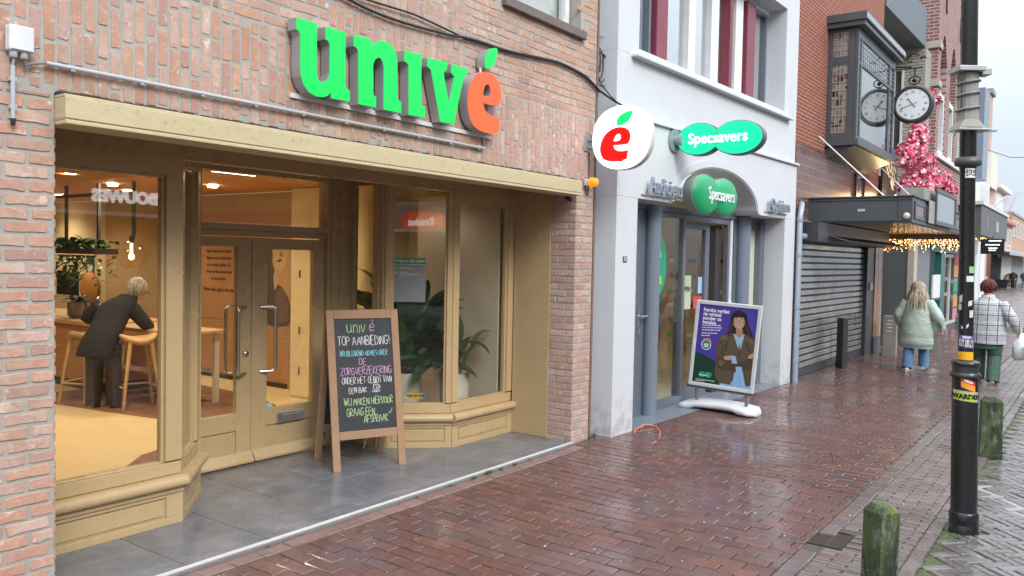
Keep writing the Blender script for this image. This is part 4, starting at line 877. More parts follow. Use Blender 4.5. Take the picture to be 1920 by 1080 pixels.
# curtain of warm string lights at the far end of the canopy
sli = thing('string_lights', 'curtain of warm glowing string lights under the far end of the canopy', 'string lights', (19.1, 3.1, 2.4))
mb = MB(); cols = []; mw = MB()
for i in range(52):
    y = 2.40 + 1.5 * i / 51; L = rnd.uniform(.06, .26); mw.tube([(19.1, y, 2.41), (19.1 + rnd.uniform(-.03, .03), y, 2.41 - L)], .002, 4)
    for k in range(int(L / .035) + 1):
        x, z = 19.1 + rnd.uniform(-.12, .12), 2.40 - k * .036 - rnd.uniform(0, .02); r = .0085; yy = y + rnd.uniform(-.015, .015)
        mb.add([(x, yy, z + r), (x + r, yy, z), (x, yy + r, z), (x - r, yy, z), (x, yy - r, z), (x, yy, z - r)], [(0, 1, 2), (0, 2, 3), (0, 3, 4), (0, 4, 1), (5, 2, 1), (5, 3, 2), (5, 4, 3), (5, 1, 4)], rnd.choice((0, 0, 0, 1, 1, 2)))
bo = mb.build('bulbs', [emit('bulb_amber', (1, .48, .08), 6), emit('bulb_warm', (1, .74, .35), 8), emit('bulb_red', (1, .14, .05), 4)], sli); bo['kind'] = 'stuff'
mw.build('wire', dark, sli)
# hanging clock with its scrolled bracket
clk = thing('hanging_clock', 'round double-faced street clock with black rim and Roman numerals', 'clock', (17.3, 3.105, 4.92))
KX, KY, KZ = 17.3, 3.105, 4.92
MB().lathe([(.285, -.10), (.30, -.115), (.335, -.115), (.365, -.085), (.37, 0), (.365, .085), (.335, .115), (.30, .115), (.285, .10)], (KX, KY, KZ), 48, ax='x').build('case', mat('clock_black', (.05, .053, .06), .3), clk)
MB().prism([(.288 * math.cos(a), .288 * math.sin(a)) for a in [2 * math.pi * k / 48 for k in range(48)]], lambda a, b, d: (KX + d, KY + a, KZ + b), -.104, .104).build('dial', mat('dial_white', (.80, .83, .85), .5, var=.02, bstr=0), clk)
fc = lambda a, bb, d: (KX - .1045 - d, KY - a, KZ + bb)
mb = MB()
for i, r_ in enumerate(('XII', 'I', 'II', 'III', 'IIII', 'V', 'VI', 'VII', 'VIII', 'IX', 'X', 'XI')):
    a = math.pi / 2 - i * math.pi / 6; ca, sa = math.cos(a), math.sin(a)
    mb.text(r_, .074, lambda u, v, d, ca=ca, sa=sa: fc(.225 * ca + u * .72 * sa + v * ca, .225 * sa - u * .72 * ca + v * sa, d), .002, bold=0)
mb.build('numerals', mat('clock_ink', (.13, .14, .15), .5), clk)
def hand(ang, ln, w_, tail):
    a = math.pi / 2 - ang; ca, sa = math.cos(a), math.sin(a)
    pts = [(-tail, -w_ * 1.6), (-tail * .7, -w_ * .5), (ln * .7, -w_ * .6), (ln * .8, -w_ * 1.5), (ln, 0), (ln * .8, w_ * 1.5), (ln * .7, w_ * .6), (-tail * .7, w_ * .5), (-tail, w_ * 1.6)]
    return MB().prism(pts, lambda u, v, d: fc(u * ca - v * sa, u * sa + v * ca, d), .004, .009)
hand(R(322), .15, .010, .07).build('hour_hand', MC['clock_ink'], clk); hand(R(250), .235, .007, .08).build('minute_hand', MC['clock_ink'], clk)
iro = mat('wrought_iron', (.03, .03, .032), .4, .6)
mb = MB(); ring = [(KX, KY + .10 * math.cos(a), KZ + .47 + .075 * math.sin(a)) for a in [2 * math.pi * k / 20 for k in range(20)]]; mb.tube(ring, .012, 8, closed=True)
mb.lathe([(0, -.05), (.035, -.03), (.05, 0), (.02, .03), (0, .05)], (KX, KY, KZ + .47), 12); mb.tube([(KX, KY, KZ + .36), (KX, KY, KZ + .40)], .03, 10); mb.tube([(KX, KY, KZ + .545), (KX, KY, KZ + .70)], .012, 8)
mb.tube([(KX, 3.88, KZ + .70), (KX, KY - .13, KZ + .70)], .014, 8)
sc_ = []
for k in range(26):
    a = k / 25 * 4.2; r = .14 * (1 - k / 34); sc_.append((KX, KY + .05 - r * math.cos(a + .5), KZ + .86 + r * math.sin(a + .5)))
mb.tube([(KX, 3.88, KZ + 1.0), (KX, 3.6, KZ + .78), (KX, 3.35, KZ + .74), (KX, KY + .06, KZ + .73)] + [], .014, 8); mb.tube(sc_, .015, 8); mb.tube([(KX, KY - .08, KZ + .88), (KX, KY - .16, KZ + .9), (KX, KY - .21, KZ + .86)], [.03, .018, .004], 8)
mb.build('bracket', iro, clk)
# bollards at the shutter
o = MB(); o.box(-.09, .09, -.05, .05, 0, .90); o.box(.09, .13, -.03, .03, 0, .09); o.box(.13, .145, -.03, .03, .05, .11); o = o.build('shutter_bollard', dark, bevel=.008); o.location = (15.1, 3.72, 0); o.rotation_euler = (0, 0, R(50)); tag(o, 'flat black steel post standing in front of the roller shutter', 'bollard')
o = MB(); o.box(-.13, .13, -.13, .13, 0, .82); o = o.build('concrete_block', [mat('weathered_concrete', (.27, .26, .23), .85, var=.3, vs=5, bs=40, bstr=.3)], bevel=.012); o.location = (18.05, 3.52, 0); o.rotation_euler = (0, 0, R(6)); tag(o, 'square grey concrete post beside the dark doorway', 'bollard')
mk = MB()
for k in range(4): mk.quad((-.132, -.05, .5 + k * .07), (-.132, .06 - .02 * (k % 2), .5 + k * .07), (-.132, .06 - .02 * (k % 2), .525 + k * .07), (-.132, -.05, .525 + k * .07))
k_ = mk.build('chalk_marks', mat('chalky', (.6, .6, .58), .8), o, local=True)
# ================================================================== ROW BEYOND
rnd = random.Random(21)
greyb = shaderbrick('grey_brick', (.33, .32, .28), (.42, .40, .36), (.16, .15, .14), bw=.24, bh=.075, msize=.012)
b4 = thing('grey_brick_building', 'pale grey brick building with a dark box storey above the flowers', 'building', (20.5, 4.4, 0))
mb = MB(); mb.box(18.2, 22.9, 4.5, 5, 2.9, 9); mb.build('wall', greyb, b4)
mb = MB(); mb.prism([(18.28, 3.86), (22.26, 3.77), (22.26, 4.49), (18.28, 4.49)], lambda a, bb, d: (a, bb, d), 7.17, 8.06); mb.build('dark_box', mat('slate_box', (.10, .125, .15), .45, var=.15), b4, bevel=.01)
MB().box(22.2, 22.979, 3.75, 4.4995, 2.9, 7.16).build('corner_pier', shaderbrick('grey_brick_end', (.33, .32, .28), (.42, .40, .36), (.16, .15, .14), bw=.24, bh=.075, msize=.012, axis='yz'), b4)
pw = MB(); rect_ring(pw, lambda u, n_, z: (22.2 - n_, u, z), 4.22, 4.46, 4.6, 6.7, .05, .0005, .05); pw = pw.build('window', mat('window_white', (.7, .71, .72), .4), b4); MB().box(22.185, 22.1995, 4.27, 4.41, 4.65, 6.65).build('pane', mat('dark_pane', (.05, .06, .07), .1), pw)
F4 = lambda u, n_, z: (u, 4.5 - n_, z)
wf = MB(); rect_ring(wf, F4, 20.2, 22.0, 4.5, 6.2, .10, .001, .06); wf = wf.build('window', mat('window_white', (.7, .71, .72), .4), b4, bevel=.004); MB().obox(F4, 20.3, 21.9, .01, .02, 4.6, 6.1).build('pane', mat('dark_pane', (.05, .06, .07), .1), wf)
# shop front under the canopy: dark doorway, grey pier, windows
sfb = MB(); sfb.box(18.66, 19.2, 3.94, 4.2, -.02, 2.9); sfb.build('grey_pier', greyb, b4)
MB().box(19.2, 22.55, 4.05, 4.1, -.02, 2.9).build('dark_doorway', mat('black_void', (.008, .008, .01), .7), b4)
o = MB(); o.box(22.551, 22.95, 3.90, 4.2, -.02, 2.9); o.build('mosaic_strip', mat('pale_mosaic', (.5, .47, .4), .7, var=.5, vs=18), b4)
b5 = thing('arched_gable_building', 'dark red brick gable building with tall pointed arch windows and white mullions', 'building', (26.5, 3.6, 0))
dkb = shaderbrick('dark_red_brick', (.21, .085, .075), (.27, .12, .105), (.46, .41, .38), bw=.24, bh=.085, msize=.014)
dkb_y = shaderbrick('dark_red_brick_end', (.21, .085, .075), (.27, .12, .105), (.46, .41, .38), bw=.24, bh=.085, msize=.014, axis='yz')
mb = MB(); G5 = lambda u, n_, z: (u, 3.60 - n_, z)
mb.box(23.0, 30.2, 3.95, 4.6, 2.5, 8.9, 0)
# piers and arches standing proud of the recessed bays
bays = [(23.35, 24.35), (24.95, 25.95), (26.55, 27.55), (28.1, 29.1)]
edges = [23.0] + [x for bb in bays for x in bb] + [30.2]
for a, bb in zip(edges[0::2], edges[1::2]): mb.box(a, bb, 3.60, 3.9495, 4.7, 8.9, 0)
mb.box(23.0, 30.2, 3.60, 3.9495, 2.5, 4.6995, 0)
for a, bb in bays:
    c_, w_ = (a + bb) / 2, (bb - a) / 2
    ar = [(c_ + w_ * (1 - (k / 8)), 7.05 + .75 * math.sin(math.pi / 2 * k / 8)) for k in range(9)] + [(c_ - w_ * (k / 8), 7.05 + .75 * math.cos(math.pi / 2 * k / 8)) for k in range(1, 9)]
    mb.prism(ar[::-1] + [(bb, 8.9), (a, 8.9)], lambda u, z, d: (u, d, z), 3.6, 3.949, 0)
gb = [(23.0, 8.9), (30.2, 8.9), (29.2, 9.6), (28.2, 9.6), (28.2, 10.5), (27.4, 11.2), (26, 11.2), (25.2, 10.5), (25.2, 9.6), (24, 9.6)]
mb.prism(gb, lambda u, z, d: (u, d, z), 3.6, 3.95, 0)
w5 = mb.build('wall', dkb, b5)
mb = MB(); mb.box(22.98, 22.9995, 3.6, 4.5, 2.5, 9.3); mb.build('end_wall', dkb_y, w5)
st_m = mat('sandstone', (.42, .39, .34), .8, var=.2)
for z in (6.35, 7.3, 8.9):
    MB().box(22.93, 23.35, 3.55, 3.5995, z, z + .16).box(22.93, 22.9795, 3.5996, 4.3, z, z + .16).build('stone_band', st_m, w5, bevel=.008)
for i, (a, bb) in enumerate(bays):
    f_ = MB(); rect_ring(f_, lambda u, n_, z: (u, 3.9 - n_, z), a + .01, bb - .01, 4.71, 6.3, .13, .0, .27); f_.lathe([], (0, 0, 0)) if False else None
    fo = f_.build('window', mat('window_white', (.7, .71, .72), .4), b5); MB().box(a + .14, bb - .14, 3.80, 3.81, 4.84, 6.17).build('pane', mat('dark_pane', (.05, .06, .07), .1), fo)
    MB().box(a + .02, bb - .02, 3.70, 3.94, 6.301, 6.45).build('stone_corbel', st_m, b5, bevel=.01)
MB().box(22.95, 30.2, 3.52, 3.5995, 4.58, 4.70).build('sill_band', mat('window_white', (.7, .71, .72), .4), b5, bevel=.006)
# iron wall anchors
for x, z in ((23.7, 8.7), (26.2, 8.5)):
    MB().tube([(x, 3.56, z + .3), (x, 3.56, z - .3), (x + .1, 3.56, z - .36)], .02, 6).build('wall_anchor', iro, b5)
# shop windows below
tl = mat('teal_post', (.02, .13, .12), .35); gp = mat('grey_shop_post', (.16, .17, .185), .4)
mb = MB(); mb.box(22.96, 24.9, 3.92, 4.3, -.02, 2.5); mb.build('shop_pier', gp, b5, bevel=.005)
mb = MB(); mb.box(24.9, 31, 3.9, 4.1, 2.25, 2.4995); mb.box(26.6, 27.2, 3.88, 4.05, 0, 2.2495); mb.box(30.5, 31, 3.9, 4.1, 0, 2.2495); mb.box(24.9001, 26.599, 3.9, 4.1, 0, .25); mb.build('shop_frame', tl, b5, bevel=.005)
mb = MB(); rect_ring(mb, lambda u, n_, z: (u, 4.0 - n_, z), 27.25, 28.8, .03, 2.22, .1, 0, .05); rect_ring(mb, lambda u, n_, z: (u, 4.0 - n_, z), 28.85, 30.45, .03, 2.22, .1, 0, .05); mb.build('shop_door', mat('door_light_grey', (.5, .52, .53), .4), b5)
mb = MB(); mb.box(24.9, 30.5, 4.06, 4.065, .03, 2.2495); mb.build('pane', glass('far_glass', (.8, .85, .85), boost=1.6), b5)
mb = MB(); mb.box(24.9, 31, 6.5, 6.6, 0, 2.5, 0)
for k in range(34):
    x, z = rnd.uniform(25, 30.8), rnd.uniform(.2, 2.1); mb.box(x, x + rnd.uniform(.15, .5), 4.5 + k * .03, 4.52 + k * .03, z, z + rnd.uniform(.12, .5), rnd.randint(1, 5))
mb.build('shop_display', [mat('shop_back', (.45, .47, .47), .7), mat('disp_red', (.5, .05, .06), .5), mat('disp_white', (.75, .76, .76), .5), mat('disp_green', (.04, .3, .14), .5), mat('disp_orange', (.6, .28, .06), .5), mat('disp_pink', (.6, .2, .3), .5)], b5)
for k, (z, m_) in enumerate(((1.5, 'disp_orange'), (1.0, 'disp_green'), (.5, 'disp_orange'), (1.9, 'disp_red'), (.15, 'disp_pink'))): MB().box(29.5, 30.4, 3.93, 3.94, z, z + .38).build('window_card', MC[m_], b5)
mb = MB(); mb.box(25.2, 26.4, 3.86, 3.9, .95, 1.6, 0); mb.box(25.1, 26.5, 3.8, 3.9, .9, .945, 1); mb.build('wall_letterbox', [mat('disp_white', (.7, .7, .7), .4), dark], b5)
# black sign board with white scroll work, and pink blossom climbing between the two fronts
sg = thing('black_scroll_sign', 'black board with white floral strokes behind the bay window', 'sign', (18.9, 3.8, 3.4))
MB().box(18.2, 19.6, 3.80, 3.84, 3.25, 4.35).build('board', mat('board_black', (.02, .02, .024), .4), sg)
mb = MB()
for k in range(9):
    x0, z0 = 18.35 + rnd.random() * 1.0, 3.4 + rnd.random() * .7; mb.tube([(x0 + .12 * math.cos(a * 1.3), 3.795, z0 + .13 * math.sin(a)) for a in [q * .5 for q in range(9)]], .012, 5)
mb.build('strokes', mat('stroke_white', (.8, .8, .8), .5), sg)
from mathutils import noise as mnoise
gar = thing('flower_garland', 'big bright pink blossom garland climbing the wall under the clock', 'flowers', (21.5, 3.5, 3))
pk = [MB(), MB(), MB()]
path = [((19.94, 3.25, 5.67), 0.067), ((20.45, 3.25, 5.54), 0.123), ((19.3, 3.25, 5.05), 0.09), ((18.93, 3.25, 4.72), 0.164), ((18.64, 3.25, 4.42), 0.248), ((18.24, 3.25, 4.09), 0.291), ((17.57, 3.25, 3.87), 0.164), ((19.2, 3.25, 4.03), 0.306), ((20.15, 3.25, 3.83), 0.293), ((18.57, 3.25, 3.6), 0.295), ((21.59, 3.25, 3.81), 0.271), ((23.22, 3.25, 3.82), 0.183), ((17.72, 3.25, 3.38), 0.164), ((19.95, 3.25, 3.51), 0.237)]
for (c_, r_) in path:
    for _ in range(int(40 + 1500 * r_)):
        v = Vector((rnd.gauss(0, 1), rnd.gauss(0, 1), rnd.gauss(0, 1))); v.normalize(); p = Vector(c_) + v * r_ * rnd.uniform(.3, 1.1)
        if mnoise.noise(p * 3.2) < -.06 and rnd.random() < .85: continue
        s = rnd.uniform(.036, .075); nrm = (v + Vector((rnd.uniform(-.6, .6), rnd.uniform(-1, 0), rnd.uniform(-.4, .6)))).normalized(); a_ = nrm.orthogonal().normalized(); b_ = nrm.cross(a_); k = rnd.choice((0, 0, 1, 1, 1, 2))
        V = [p - nrm * s * .25]
        for q in range(10):
            t_ = 2 * math.pi * q / 10; rr = s * (1 if q % 2 == 0 else .62); V.append(p + a_ * rr * math.cos(t_) + b_ * rr * math.sin(t_) + nrm * rnd.uniform(-.01, .02))
        pk[k].add(V, [(0, 1 + q, 1 + (q + 1) % 10) for q in range(10)])
for mbk, (nm, col) in zip(pk, (('blossom_dark', (.85, .08, .22)), ('blossom_pink', (.92, .34, .45)), ('blossom_pale', (.95, .66, .70)))):
    o = mbk.build('blossom', mat(nm, col, .6, var=.2, vs=12, bstr=0), gar); o['kind'] = 'stuff'
gm = MB()
for (c_, r_) in path:
    for _ in range(int(6 + 25 * r_)):
        v = Vector((rnd.gauss(0, 1), rnd.gauss(0, 1), rnd.gauss(0, 1))); v.normalize(); p = Vector(c_) + v * r_ * rnd.uniform(.3, 1.15); a_ = v.orthogonal().normalized() * .035; b_ = v.cross(a_).normalized() * .075; gm.add([p - a_ * .2, p + a_ + b_ * .5, p + b_ + v * .03, p - a_ + b_ * .5], [(0, 1, 2, 3)])
o = gm.build('leaves', mat('garland_leaf', (.05, .10, .03), .6, var=.3, vs=12, bstr=0), gar); o['kind'] = 'stuff'
mb = MB().tube([p for p, _ in path[:6]] + [path[7][0], path[8][0], path[10][0], path[11][0]], .02, 6); mb.build('vine', mat('vine_brown', (.07, .045, .03), .8), gar)
# next building behind the lamp post and its fascia box
b6 = thing('white_upper_building', 'narrow white and blue grey building behind the lamp post', 'building', (33, 4.2, 0))
mb = MB(); mb.box(30.25, 36.4, 4.0, 5, 0, 9); mb.build('wall', mat('pale_render', (.6, .63, .66), .8), b6)
mb = MB(); mb.box(30.3, 31.6, 3.35, 3.995, 4.7, 7.6); mb.build('blue_panel', mat('blue_grey_panel', (.22, .28, .36), .5), b6)
mb = MB(); mb.box(36.0, 36.41, 3.75, 3.999, 3.7, 5.0); mb.build('white_pilaster', mat('window_white', (.7, .71, .72), .4), b6)
c2 = thing('fascia_canopy', 'long dark grey box canopy jutting out beyond the lamp post', 'canopy', (31, 3.4, 2.8))
MB().box(27.4, 35.0, 3.0, 3.98, 2.78, 3.66).build('box', mat('fascia_dark', (.10, .10, .105), .5), c2, bevel=.01); MB().box(27.3, 35.1, 2.95, 3.98, 3.661, 3.76).build('capping', mat('capping_pale', (.6, .62, .64), .5), c2)
mb = MB()
for x, w_ in ((28.8, .1), (31.2, .9), (33.0, .1)): mb.box(x, x + w_, 2.985, 2.999, 3.0, 3.35 if w_ > .5 else 3.4)
mb.build('fascia_logo', mat('logo_grey', (.3, .31, .32), .4), c2)
hs_ = thing('hanging_sign', 'black hanging sign with pale text lines under the second canopy', 'sign', (29, 3.1, 2.2))
MB().box(28.6, 28.66, 2.50, 3.12, 2.24, 2.7).build('board', mat('sign_black', (.008, .01, .014), .35), hs_)
mb = MB()
for (y0, y1, z) in ((2.58, 2.92, 2.62), (2.62, 2.98, 2.50), (2.68, 2.92, 2.40), (2.72, 2.88, 2.335)):
    y = y0
    while y < y1: w_ = rnd.uniform(.02, .06); mb.box(28.592, 28.599, y, y + w_, z, z + .035); y += w_ + .012
mb.build('text_lines', emit('sign_text', (.9, .95, 1), .9), hs_); MB().tube([(28.63, 2.8, 2.7), (28.63, 2.8, 2.79)], .015, 6).build('hanger', dark, hs_)
hs2 = thing('hanging_sign', 'white hanging sign next to the lamp post under the second canopy', 'sign', (28.3, 3.3, 2.2)); MB().box(28.2, 28.25, 3.14, 3.42, 2.24, 2.68).build('board', mat('sign_white', (.7, .7, .7), .4), hs2, bevel=.01); MB().tube([(28.22, 3.28, 2.68), (28.22, 3.28, 2.79)], .012, 6).build('hanger', dark, hs2)
gl_ = thing('fairy_lights', 'few warm fairy lights glowing under the second canopy', 'string lights', (28, 3.1, 2.74)); mb = MB()
for k in range(16):
    x, y, z = 27.5 + rnd.random() * 1.2, 2.9 + rnd.random() * .5, 2.68 + rnd.random() * .08; mb.lathe([(0, -.018), (.018, 0), (0, .018)], (x, y, z), 6)
o = mb.build('bulbs', MC['bulb_amber'], gl_); MB().tube([(27.45, 2.9, 2.77), (28.0, 3.2, 2.74), (28.7, 3.4, 2.77)], .004, 4).build('wire', dark, gl_)
# --- set-back row far down the street
def house(x0, x1, y, h, ridge, wall_m, roof_m, label, win=3, name='row_house', shop=None):
    hs = thing(name, label, 'house', ((x0 + x1) / 2, y, 0))
    MB().box(x0, x1, y, y + 9, -.05, h).build('wall', wall_m, hs)
    r_ = MB().prism([(y - .35, h - .02), (y + 4.8, ridge), (y + 9.8, h - .02), (y + 9.8, h - .2), (y - .35, h - .2)], lambda a, bb, d: (d, a, bb), x0, x1) if ridge > h else MB().box(x0, x1, y - .1, y + 7, h + .001, h + .25)
    r_ = r_.build('roof', roof_m, hs)
    for k in range(win):
        u = x0 + (x1 - x0) * (k + .5) / win; f_ = MB(); rect_ring(f_, lambda a, n_, z: (a, y - n_, z), u - .8, u + .8, h - 2.3, h - .6, .14, .001, .08); fo = f_.build('window', MC['window_white'], hs); MB().box(u - .66, u + .66, y - .03, y - .005, h - 2.16, h - .74).build('pane', MC['dark_pane'], fo)
    if shop: MB().box(x0 + .4, x1 - .4, y - .06, y - .001, .0, 2.7).build('shop_front', shop, hs)
    return hs, r_
tiles = mat('red_roof_tile', (.36, .13, .085), .7, var=.3, vs=2, bs=5, bstr=.6)
pinkb = shaderbrick('pale_far_brick', (.42, .3, .24), (.5, .37, .3), (.5, .47, .43), bw=.4, bh=.12, msize=.02)
darkshop = mat('dark_shopfront', (.035, .036, .04), .9, spec=.08); litshop = mat('pale_shopfront', (.30, .31, .31), .8, spec=.2)
h1, r1 = house(66, 99, 8.0, 6.2, 12.0, pinkb, tiles, 'pale brick house with steep red tiled roof and dormer far down the street', 5, shop=darkshop)
dm = MB(); dm.box(86, 95, 8.4, 12, 6.9, 9.0); dm = dm.build('dormer', mat('dormer_cream', (.6, .57, .5), .7), r1)
dm2 = MB(); dm2.box(85.4, 95.6, 7.9, 12.4, 9.001, 9.4); dm2.build('dormer_roof', mat('dormer_cap', (.7, .68, .62), .6), r1); MB().box(85.97, 85.999, 8.9, 10.4, 7.4, 8.7).box(87, 94, 8.37, 8.399, 7.3, 8.7).build('dormer_window', MC['window_white'], r1)
for a, bb, m_, nm in ((68, 75.5, pinkb, 'brick_panel'), (75.6, 79.5, mat('brown_door_far', (.16, .085, .05), .8, spec=.1), 'door'), (79.9, 85.0, mat('black_door_far', (.02, .022, .024), .8, spec=.1), 'door'), (88.2, 98.0, mat('window_far', (.42, .45, .45), .5, spec=.2), 'shop_window')): MB().box(a, bb, 7.88, 7.935, 0, 2.9).build(nm, m_, h1)
h3, r3 = house(99.2, 116, 8.1, 7.4, 7.2, mat('orange_far_brick', (.42, .27, .18), .8), mat('flat_roof', (.3, .28, .26), .8), 'flat roofed pinkish brick house at the end of the row', 4, shop=litshop)
h4, r4 = house(116.2, 140, 8.4, 6.6, 8.5, mat('brown_far', (.35, .25, .18), .8), tiles, 'small brown house beyond the flat roofed pink one', 4, shop=litshop)
h5, r5 = house(152, 158, -6, 4.6, 8.5, mat('far_white', (.62, .62, .62), .7), mat('grey_slate', (.22, .23, .25), .6), 'white house with grey roof closing the far end of the street', 0, name='end_house', shop=mat('far_red', (.4, .2, .2), .5))
for v in r5.data.vertices: pass
e5 = thing('end_house', 'wide grey roofed building across the far end of the street', 'house', (165, 0, 0)); MB().box(164, 172, -16, 16, -.05, 4.4).build('wall', MC['far_white'], e5); MB().prism([(163.6, 4.4), (168, 8.3), (172.4, 4.4)], lambda a, bb, d: (a, d, bb), -16.3, 16.3).build('roof', MC['grey_slate'], e5)
ch = thing('chimney_stack', 'slender pink brick chimney tower rising over the far roofs', 'chimney', (40.5, 4.3, 0)); MB().box(40.2, 41.2, 4.25, 4.95, -.05, 9.2).build('stack', mat('chimney_brick', (.5, .33, .26), .85, var=.3, vs=9), ch); MB().box(40.1, 41.3, 4.15, 5.05, 9.201, 9.4).build('cap', mat('flat_roof', (.3, .28, .26), .8), ch); MB().box(40.0, 42.6, 4.1, 5.0, 5.25, 6.7).build('cream_block', mat('cream_block_m', (.66, .63, .55), .8), ch)
MB().box(38.6, 40.1, 4.2, 5.0, -.05, 5.2).build('white_base', MC['window_white'], ch)
aw = thing('grey_awning', 'long pale grey awning over far shopfronts', 'awning', (75, 6.5, 2.9)); mb = MB(); mb.prism([(8.0, 3.55), (8.0, 3.35), (6.6, 3.1), (6.6, 3.2)], lambda a, bb, d: (d, a, bb), 80, 118); mb.build('cloth', mat('awning_grey', (.42, .46, .5), .6), aw)
mb = MB(); mb.box(80, 118, 6.56, 6.60, 2.9, 3.2); mb.build('valance', mat('valance_grey', (.33, .37, .41), .6), aw)
ys = thing('yellow_sign', 'yellow shop sign on the front of the far dormer house', 'sign', (75, 7.5, 5.3)); MB().box(75, 75.12, 7.2, 7.9, 5.35, 6.0).build('board', mat('sign_yellow', (.75, .42, .06), .5), ys, bevel=.02); MB().box(74.98, 75.14, 7.25, 7.85, 6.01, 6.3).build('cap', MC['sign_black'], ys)
fl_ = thing('flag', 'pale translucent flag on a slanted white pole over the street', 'flag', (56, 5.9, 5.1)); MB().tube([(56, 6.0, 5.05), (56, 4.85, 6.02)], .04, 8).build('pole', rodm, fl_)
mb = MB(); rr = []
for i in range(11):
    a = i / 10; top = Vector((56, 5.12 - .98 * a, 5.78 + .52 * a)); bot = Vector((56, 5.0 - .5 * a, 4.95 + .55 * a ** 2)); rr.append([top.lerp(bot, k / 6) + Vector((.13 * math.sin(a * 8 + k * .6), 0, 0)) for k in range(7)])
mb.loft(rr, cap=False, closed_u=False); mm, t, n, b = nodes('flag_cloth'); setc(b, Base_Color=(.62, .60, .68, 1), Roughness=.9, Alpha=.55); mb.build('cloth', mm, fl_)
# wire across the street
o = MB().tube([(30, 4, 5.9)] + [(34, 4 - k * 1.1, 5.65 + .02 * (k - 4) ** 2 * .5) for k in range(1, 14)], .012, 5).build('street_wire', dark); rebase(o, (34, -3, 5.8)); tag(o, 'thin black wire spanning the street against the sky', 'wire')
# planter, barrel board
pl = thing('street_planter', 'dark planter box at a far shop door', 'planter', (84, 7.5, 0)); MB().prism([(-.35, 0), (.35, 0), (.45, .75), (-.45, .75)], lambda a, bb, d: (84 + d, 7.4 + a, bb), -.4, .4).build('box', darkshop, pl)
mb = MB()
for k in range(60): a, r = rnd.uniform(0, 6.28), rnd.uniform(.05, .45); x, y, z = 84 + r * math.cos(a), 7.4 + r * math.sin(a), .8 + rnd.uniform(0, .35); mb.add([(x - .06, y, z), (x, y + .03, z + .09), (x + .06, y, z), (x, y - .03, z - .05)], [(0, 1, 2, 3)])
mb.build('foliage', mat('far_leaf', (.04, .08, .03), .7), pl)
ab = thing('pavement_board', 'dark rounded board sign on the far pavement', 'sign', (86, 7.0, 0)); MB().prism([(.55 * math.cos(a) * (1.0), .68 + .62 * math.sin(a)) for a in [2 * math.pi * k / 24 for k in range(24)]], lambda a, bb, d: (86 + d, 6.95 + a, bb + .02), -.05, .05).build('board', mat('barrel_brown', (.16, .11, .07), .6), ab); MB().prism([(.36 * math.cos(a), .7 + .42 * math.sin(a)) for a in [2 * math.pi * k / 24 for k in range(24)]], lambda a, bb, d: (85.94 + d, 6.95 + a, bb + .02), -.01, .005).build('picture', mat('barrel_cream', (.5, .4, .26), .6), ab)
mb = MB(); mb.box(85.9, 86.1, 6.5, 6.6, 0, .4); mb.box(85.9, 86.1, 7.3, 7.4, 0, .4); mb.build('foot', dark, ab)
# bare trees: the one down the street and one opposite that shows in the upper windows
def bare_tree(name, label, x, y, h, seed, spread=.55):
    r_ = random.Random(seed); th = thing(name, label, 'tree', (x, y, 0)); tr_ = MB(); tw_ = MB()
    def grow(p, d, ln, rad, dep):
        pts = [p]; q = p
        for k in range(3):
            d = (d + Vector((r_.uniform(-.18, .18), r_.uniform(-.18, .18), r_.uniform(-.05, .12)))).normalized(); q = q + d * ln / 3; pts.append(q)
        (tr_ if dep < 2 else tw_).tube(pts, [rad, rad * .88, rad * .76, rad * .62], 7 if dep < 2 else 4, cap=dep < 1)
        if dep >= 6: return
        for _ in range(2 if dep else 4):
            ax = d.orthogonal().normalized(); ax = Matrix.Rotation(r_.uniform(0, 6.28), 3, d) @ ax
            nd = (Matrix.Rotation(r_.uniform(.25, spread + .25), 3, ax) @ d + Vector((0, 0, .12))).normalized(); grow(pts[-1], nd, ln * r_.uniform(.66, .84), rad * .6, dep + 1)
        if dep > 1:
            ax = d.orthogonal().normalized(); ax = Matrix.Rotation(r_.uniform(0, 6.28), 3, d) @ ax; grow(pts[2], (Matrix.Rotation(.8, 3, ax) @ d).normalized(), ln * .55, rad * .4, min(dep + 2, 6))
    grow(Vector((x, y, -.1)), Vector((0, 0, 1)), h * .27, h * .017, 0)
    bk = mat('bark', (.085, .068, .055), .9); tr_.build('trunk', bk, th); tw_.build('crown', bk, th)
bare_tree('bare_tree', 'leafless tree with fine twigs down the street at the right edge', 74, 2.6, 11, 4)
bare_tree('bare_tree', 'leafless tree across the street mirrored in the upper windows', 21, -7.5, 9.5, 8)
